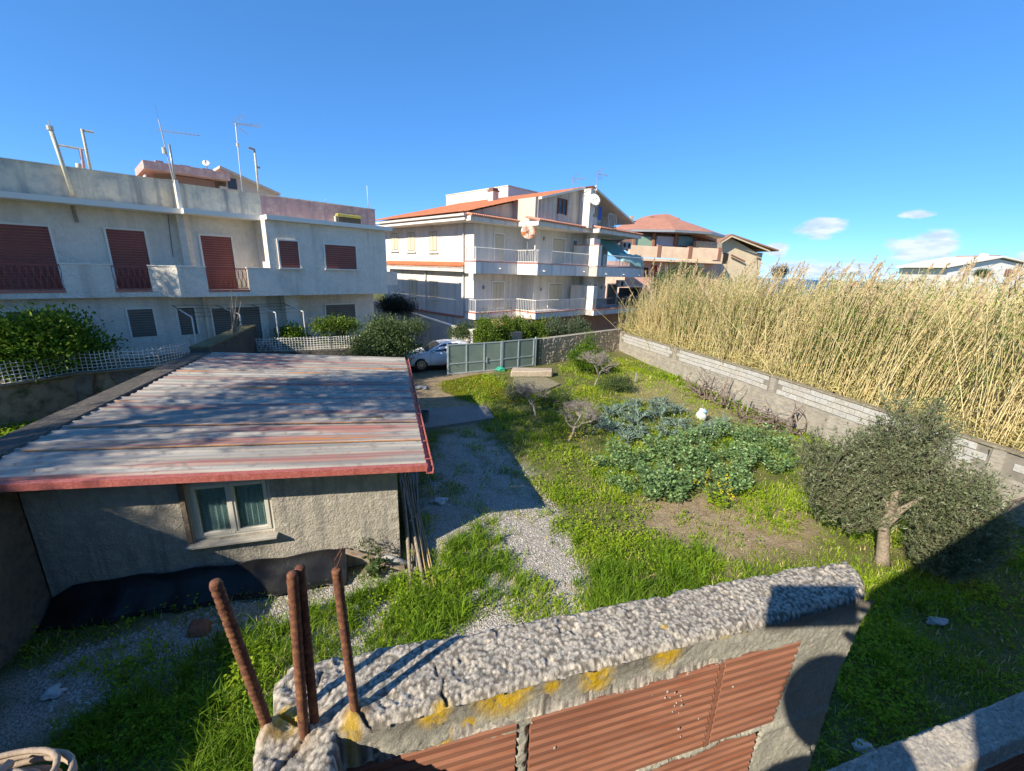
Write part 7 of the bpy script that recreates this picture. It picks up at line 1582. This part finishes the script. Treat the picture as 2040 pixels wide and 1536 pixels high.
mb.tube([oc(-.5, .1, 1.5), oc(-.8, -.1, 1.3), oc(-1.1, -.2, 1.2)], [.05, .035, .02], 6); mb.build('trunk', m_obark, ol, smooth=True)
rr = np.random.default_rng(5); lob = [((-.95, .1, 1.55), (.85, .75, .75), 640), ((-.75, .1, .95), (.75, .65, .45), 330), ((-.35, .2, 1.95), (.5, .45, .55), 260), ((-.12, .4, 2.35), (.66, .55, 1.0), 520), ((.82, .5, 1.20), (.60, .6, .68), 520), ((.85, .4, .66), (.62, .5, .45), 300), ((.80, .25, .40), (.50, .45, .30), 220), ((.85, .3, .95), (.7, .55, .5), 120), ((-.6, .3, 2.0), (.5, .5, .5), 200), ((.75, .6, 1.75), (.55, .5, .40), 180)]
Ps = []; Ds = []
for c_, r_, n in lob:
    d = unit(rr.normal(size=(n, 3))); rad = (.25+.75*rr.random(n)**.7)[:, None]; q = np.array(c_)+d*rad*np.array(r_)*(1+.12*np.sin(d[:, :1]*7)); Ps.append(q); Ds.append(unit(d*np.array([.6, .6, .3])+np.array([0, 0, 1.0])+rr.normal(0, .25, (n, 3))))
Ps = np.concatenate(Ps); Ds = np.concatenate(Ds); Pw = np.stack([P[0]+rt_[0]*Ps[:, 0]+hd_az[0]*Ps[:, 1], P[1]+rt_[1]*Ps[:, 0]+hd_az[1]*Ps[:, 1], Ps[:, 2]], 1); Pw[:, 2] = np.maximum(Pw[:, 2], .25); n = len(Pw)
V1, Q1, pts = curve_bundle(Pw-Ds*.12, Ds, rr.uniform(.26, .62, n), 6, .08, np.full(n, .0045), np.full(n, .0015), 3, gravity=.05, seed=8); npmesh('twigs', V1, quads=Q1, mat=m_obark, parent=ol)
m_ = n*24; i = rr.integers(0, n, m_); q = rr.integers(0, 7, m_); tn = rr.random(n); tang = unit(Ds[i]); D = tang*.8+rr.normal(0, .55, (m_, 3)); V, Q = leaves_geo(pts[i, q]+rr.normal(0, .012, (m_, 3)), D, rr.uniform(.015, .025, m_), rr.uniform(.055, .095, m_)); tone = np.clip(tn[i]*.35+rr.random(m_)*.65, 0, 1)
npmesh('crown', V, quads=Q, mat=l_olive, parent=ol, tone=np.repeat(tone, 4)); print('olive leaves', m_)

# ---- trees and bushes before the left flats
def onv(x, y, b): return np.array(on(x, y, UV.B, b))
P = onv(95, 730, 21.8); P[2] = 1.5; t = thing('orange_tree', 'large leafy green orange tree before the ground floor shutters at the left edge', 'citrus tree', P); branchy('trunk', P, 1.6, 2, m_bark, t, 61, r=.07, first=.6)
c_ = lambda x, y, b: onv(x, y, b)
clumpcrown('crown', [c_(35, 690, 21.6), c_(110, 675, 21.6), c_(172, 696, 21.7), c_(-40, 695, 21.4), c_(70, 700, 21.6)], [(1.3, .9, .85), (1.1, .9, .75), (.85, .7, .50), (1.3, .9, .9), (1.5, .9, .5)], 520, 42, .075, .14, .42, l_citrus, t, 62, tonebias=.08)
P = onv(582, 690, 22.3); P[2] = 1.5; t = thing('lemon_bush', 'small round light-green lemon bush right of the clothes posts', 'citrus tree', P); clumpcrown('crown', [c_(582, 668, 22.3), c_(575, 680, 22.3), c_(600, 684, 22.3)], [(.62, .5, .42), (.7, .5, .4), (.6, .5, .3)], 200, 36, .06, .11, .26, l_citrus, t, 63, tonebias=.15); branchy('trunk', P, .6, 1, m_bark, t, 64, r=.03, first=.3)
P = onv(682, 700, 21.4); P[2] = 1.1; t = thing('gnarled_tree', 'gnarled flat-topped tree with thick limbs before the rightmost ground floor shutter', 'tree', P); mb = MB(); mb.tube([P, onv(680, 672, 21.4), onv(672, 662, 21.4), onv(650, 652, 21.4)], [.10, .09, .07, .04], 7).tube([onv(680, 672, 21.4), onv(692, 655, 21.4), onv(706, 643, 21.4)], [.08, .05, .03], 6).tube([onv(680, 670, 21.4), onv(676, 652, 21.4), onv(668, 640, 21.4)], [.07, .05, .03], 6).build('trunk', m_bark, t, smooth=True)
clumpcrown('crown', [c_(645, 650, 21.4), c_(675, 648, 21.4), c_(700, 652, 21.4), c_(665, 680, 21.6)], [(.6, .5, .26), (.6, .5, .3), (.5, .4, .26), (.8, .4, .3)], 190, 36, .05, .10, .26, l_hedge, t, 65)
P = onv(790, 712, 18.8); P[2] = .3; t = thing('large_bush', 'large dense dark green bush hanging over the drive beside the car', 'bush', P); branchy('trunk', P, 1.4, 3, m_bark, t, 66, r=.07, first=.5)
clumpcrown('crown', [c_(772, 660, 18.8), c_(742, 685, 18.6), c_(790, 690, 18.6), c_(830, 652, 18.9), c_(725, 700, 18.4), c_(775, 700, 18.3), c_(838, 690, 18.2)], [(1.0, .7, .55), (.85, .7, .52), (.75, .7, .50), (.55, .4, .28), (.6, .5, .35), (.8, .6, .35), (.22, .2, .30)], 540, 44, .05, .12, .34, l_dark, t, 67, tonebias=.12)
P = onv(790, 625, 27); P[2] = 1.5; t = thing('tamarisk', 'dark feathery evergreen behind the lane wall between the two blocks', 'tree', P); clumpcrown('crown', [c_(785, 605, 27), c_(800, 612, 27), c_(772, 612, 27.2)], [(.9, .8, .55), (1.0, .8, .4), (.7, .7, .45)], 200, 50, .03, .14, .38, l_tam, t, 68)
P = onv(915, 670, 19.5); P[2] = .3; t = thing('lane_shrub', 'dark shrub in the lane behind the roof of the car', 'bush', P); clumpcrown('crown', [c_(915, 663, 19.5), c_(928, 655, 19.5)], [(.55, .5, .35), (.35, .3, .4)], 110, 40, .04, .09, .24, l_dark, t, 69)
for k, (x, y, rx_, rz__, lm, lab) in enumerate(((968, 655, .62, .62, l_hedge, 'light green hedge shrub nearest the white pillar behind the gate'), (1000, 652, .62, .60, l_hedge, 'light green hedge shrub, second from the white pillar'), (1035, 650, .62, .66, l_hedge, 'light green hedge shrub with tall shoots over the stone pier'), (1070, 655, .6, .52, l_hedge, 'green hedge shrub over the join of gate and rubble wall'), (1108, 650, .75, .58, l_grey, 'grey-green rounded shrub above the rubble wall'), (1150, 650, .75, .55, l_grey, 'grey-green shrub at the right end of the hedge'))):
    P = onv(x, 690, 17.0+(.9 if x < 1050 else .7)); P[2] = .2; t = thing('hedge_shrub', lab, 'hedge', P); b_ = 17.9 if x < 1050 else 17.7; q = onv(x, y+2, b_); q2 = onv(x, y+26, b_)
    clumpcrown('foliage', [q, q2, (q+q2)/2], [(rx_, .45, rz__), (rx_*1.1, .45, .5), (rx_*1.1, .5, .5)], 190, 40, .05, .10, .26, lm, t, 80+k)
    rr = np.random.default_rng(90+k); m_ = 16; Pp = np.tile(q, (m_, 1))+rr.normal(0, .35, (m_, 3)); V1, Q1, pts = curve_bundle(Pp, np.tile([0, 0, 1.0], (m_, 1))+rr.normal(0, .15, (m_, 3)), rr.uniform(.4, .85, m_), 6, .05, np.full(m_, .006), np.full(m_, .003), 3, seed=k); npmesh('shoots', V1, quads=Q1, mat=m_stem, parent=t, kind='stuff')
    mm = 420; i = rr.integers(0, m_, mm); j = rr.integers(1, 7, mm); V, Q = leaves_geo(pts[i, j], rr.normal(size=(mm, 3))+np.array([0, 0, .5]), .04, .09); npmesh('shoot_leaves', V, quads=Q, mat=lm, parent=t, tone=np.repeat(.4+.6*rr.random(mm), 4))
P = onv(1360, 560, 30); P = np.array(on(1365, 560, EN.B, 33)); P[2] = 2; t = thing('dark_tree', 'dark round tree before the salmon pink house', 'tree', P); q = np.array(on(1350, 560, EN.B, 33)); clumpcrown('crown', [q, q+np.array((1.3, .4, .3)), q+np.array((-1.2, 0, -.4))], [(1.5, 1.2, 1.1), (1.3, 1.1, .8), (1.2, 1, .8)], 260, 45, .08, .18, .6, l_dark, t, 95)
P = np.array(on(1553, 545, EN.B, 60)); t = thing('dark_tree', 'small dark tree standing among the reeds right of the beige house', 'tree', (P[0], P[1], 3)); clumpcrown('crown', [P, P+np.array((.3, 0, .6))], [(1.3, 1, .9), (.7, .6, .8)], 120, 40, .08, .2, .5, l_tam, t, 96)
P = np.array(on(1957, 545, EN.B, 59)); t = thing('dark_tree', 'low dark bush before the white house at the far right', 'bush', (P[0], P[1], 3)); clumpcrown('crown', [P], [(1.6, 1, .7)], 100, 40, .08, .2, .5, l_dark, t, 97)
# dry leafy sprig by the hut corner
P = np.array(EN.w(-.35, 7.12, .1)); t = thing('dry_sprig', 'bare forked sprig with dark leaves against the hut wall near its right corner', 'plant', P); branchy('twigs', P, .9, 3, m_vine, t, 99, spread=.6, r=.011, up=.2, kids=(2, 3), first=.3, wig=.2); clumpcrown('leaves', [P+np.array((-.30, -.02, .42))], [(.22, .05, .14)], 14, 8, .025, .05, .08, l_dark, t, 98)
# cane bunch behind the end wall
cb2 = thing('cane_bunch', 'bunch of pale upright canes leaning behind the mossy end wall', 'canes', tuple(onv(462, 665, 19.5)))
for k in range(15):
    a = onv(455+rng.uniform(0, 20), 672, 19.5); b = onv(462+rng.uniform(-4, 22), rng.choice([578, 590, 600, 615, 632, 645]), 19.5+rng.uniform(-.2, .2)); MB().tube([a, (a+b)/2+rng.normal(0, .02, 3), b], [.022, .018, .012], 5).build('cane', m_cane if k % 2 else M('bleached_cane', (.55, .48, .36)) if k == 0 else m_cane, cb2)
mb = MB()
for k in range(14):
    a = onv(520+rng.uniform(-8, 45), 700, 21); b = onv(520+rng.uniform(-8, 45), 672+rng.uniform(0, 10), 21.4); mb.tube([a, b], .02, 4)
o = mb.build('pruned_branches', m_bare); tag(o, 'heap of pale pruned branches behind the right net fence', 'branches', kind='stuff')

# ---- giant reeds beyond the block wall
def reeds(n, s_rng, d_rng, hmul, seed, leaf_n, seg=6, plume=.06, far=False):
    rr = np.random.default_rng(seed); s = rr.uniform(*s_rng, n); d = d_rng[0]+(d_rng[1]-d_rng[0])*rr.random(n)**(1.0)
    base = np.array([WP(a_, b_, 0) for a_, b_ in zip(s, d)]); cl = vnoise(base[:, 0], base[:, 1], .7, 91); keep = rr.random(n) < np.clip((cl-.33)*3.4, .06, 1); base, s, d, cl = base[keep], s[keep], d[keep], cl[keep]; n = len(base)
    h = (4.2+1.7*rr.random(n)+.018*np.clip(s, 0, 25)+1.1*(vnoise(base[:, 0], base[:, 1], .25, 92)-.5)*2)*hmul; h *= np.where(s < 2.5, .72+.11*np.clip(s, 0, 2.5), 1)
    lean = np.stack([np.full(n, .06)+.010*np.clip(s, 0, 30), np.full(n, -.05), np.zeros(n)], 1)+rr.normal(0, .16, (n, 3))*(1, 1, 0)
    bent = rr.random(n) < .10; lean[bent] += rr.normal(0, .5, (bent.sum(), 3))*(1, 1, 0)
    V1, Q1, pts = curve_bundle(base, np.array([0, 0, 1.0])+lean*.5, h, seg, .035, rr.uniform(.011, .021, n)*(1.3 if far else 1), np.full(n, .006), 3, gravity=-.0, seed=seed)
    k_ = np.arange(seg+1)/seg; bendv = lean[:, None, :]*(k_[None, :, None]**2)*h[:, None, None]*.22; V1 = (V1.reshape(n, seg+1, 3, 3)+bendv[:, :, None, :]).reshape(-1, 3); pts = pts+bendv
    tone1 = np.repeat(rr.random(n), (seg+1)*3)
    # leaves: long, arching, two halves each
    m_ = n*leaf_n; i = np.repeat(np.arange(n), leaf_n); u_ = .22+.78*rr.random(m_)**.75; f_ = u_*seg; j = np.minimum(f_.astype(int), seg-1); w_ = (f_-j)[:, None]; Pl = pts[i, j]*(1-w_)+pts[i, j+1]*w_
    ang = rr.uniform(0, 6.28, m_); D1 = unit(np.stack([np.cos(ang)+.5, np.sin(ang)-.25, rr.uniform(.3, 1.5, m_)], 1)); L_ = rr.uniform(.25, .55, m_)*(1.25-.4*u_); D2 = unit(D1+np.array([.15, -.05, -.9])*rr.uniform(.3, 1.3, m_)[:, None]); S = unit(np.cross(D1, np.array([0, 0, 1.0])+rr.normal(0, .4, (m_, 3)))); w0 = rr.uniform(.018, .034, m_)[:, None]*(1.5 if far else 1)
    a0_ = Pl; a1_ = Pl+D1*L_[:, None]*.5; a2_ = a1_+D2*L_[:, None]*.6; V2 = np.stack([a0_, a1_+S*w0*.5, a2_, a1_-S*w0*.5], 1).reshape(-1, 3); Q2 = np.arange(m_*4).reshape(m_, 4)
    # green in clumps higher up, straw lower
    grn = vnoise(Pl[:, 0]*1, Pl[:, 1]*1+Pl[:, 2]*.7, .7, 93); t_ = np.clip(.42*(1-u_)+rr.random(m_)*.45+(.50-grn)*4.6, 0, 1); t_ = np.clip((t_-.30)/.40, 0, 1)
    V = np.concatenate([V1, V2]); Q = np.concatenate([Q1, Q2+len(V1)]); tone = np.concatenate([tone1, np.repeat(t_, 4)]); mi = np.concatenate([np.zeros(len(Q1), int), np.ones(len(Q2), int)])
    # plumes
    pl = np.where(rr.random(n) < plume)[0]; 
    if len(pl):
        pm = 46; ii = np.repeat(pl, pm); kk = np.tile(np.linspace(0, 1, pm), len(pl)); tp = pts[ii, seg]; dr = unit(pts[ii, seg]-pts[ii, seg-1]+np.array([.22, -.08, .12])); Pp = tp+dr*(kk*.72-.08)[:, None]+rr.normal(0, .030, (len(ii), 3))*np.sin(kk*3.0+.15)[:, None]; V3, Q3 = leaves_geo(Pp, dr+rr.normal(0, .28, (len(ii), 3)), .035, .15); Q = np.concatenate([Q, Q3+len(V)]); V = np.concatenate([V, V3]); tone = np.concatenate([tone, np.repeat(rr.random(len(ii)), 4)]); mi = np.concatenate([mi, np.full(len(Q3), 2)])
    return V, Q, tone, mi
m_rs = leafmat('reed_stalk', (.52, .41, .19), (.80, .68, .38), (.34, .36, .12), trans=.0, r=.6); m_rl = leafmat('reed_leaf', (.15, .23, .035), (.68, .58, .27), trans=.35, r=.6); m_rp = leafmat('reed_plume', (.42, .31, .17), (.64, .51, .31), trans=.3)
parts = [reeds(9000, (-1.2, WL+1), (.35, 5.0), 1.0, 401, 11, plume=.05), reeds(5200, (-2.5, WL+2), (5, 22), 1.02, 402, 10, plume=.05, far=True), reeds(3400, (-14, WL-6), (14, 48), 1.02, 403, 8, plume=.05, far=True)]
V = []; Q = []; tn = []; mi = []; k = 0
for a_, b_, c_, d_ in parts: V.append(a_); Q.append(b_+k); tn.append(c_); mi.append(d_); k += len(a_)
npmesh('reed_bed', np.concatenate(V), quads=np.concatenate(Q), mats=[m_rs, m_rl, m_rp], midx=np.concatenate(mi), tone=np.concatenate(tn), kind='stuff'); print('reed quads', sum(len(q) for q in Q))
# matted dead reed litter at the foot
n = 16000; s = rng.uniform(-1, WL+1, n); d = .3+rng.random(n)**1.5*3.5; P = np.array([WP(a_, b_, 0) for a_, b_ in zip(s, d)]); P[:, 2] = rng.uniform(.3, 2.0, n); D = rng.normal(size=(n, 3))*(1, 1, .8)+np.array([.1, 0, .3]); V, Q = leaves_geo(P, D, .03, rng.uniform(.3, .7, n)); npmesh('dead_reed_litter', V, quads=Q, mat=m_rl, tone=np.repeat(.55+.45*rng.random(n), 4), kind='stuff')

# ---- shade trees outside the view on the left
for k, (x, y, H_, R_, n_) in enumerate(((-14.6, .2, 14.5, 2.0, 34), (-19.5, 4.8, 14.5, 2.8, 90), (-11.8, 2.6, 14.2, 2.2, 44), (-18.0, -5.2, 13.6, 1.5, 50), (-25, 7.5, 14.5, 3.0, 150))):
    P = np.array((x, y, 0.0)); t = thing('pine_tree', 'tall loose-crowned pine standing left of the hut, %s' % ('nearest the boundary wall', 'behind it to the left', 'level with the hut roof', 'closest to the viewer', 'furthest away')[k], 'pine tree', P); mb = MB(); mb.tube([P, P+np.array((.1, .1, H_*.5)), P+np.array((0, .2, H_*.9))], [.22, .16, .07], 8)
    rr = np.random.default_rng(500+k)
    for q in range(9): a_ = rr.uniform(0, 6.28); z0 = H_*rr.uniform(.55, .9); mb.tube([P+np.array((0, .1, z0)), P+np.array((math.cos(a_)*R_*.8, math.sin(a_)*R_*.8, z0+.4))], [.06, .02], 5)
    mb.build('trunk', m_bark, t, smooth=True); clumpcrown('crown', [P+np.array((0, 0, H_*.78))], [(R_, R_, H_*.17)], n_, 110, .06, .34, .95, l_tam, t, 510+k, shell=.2, flat=.4)
print('done build')
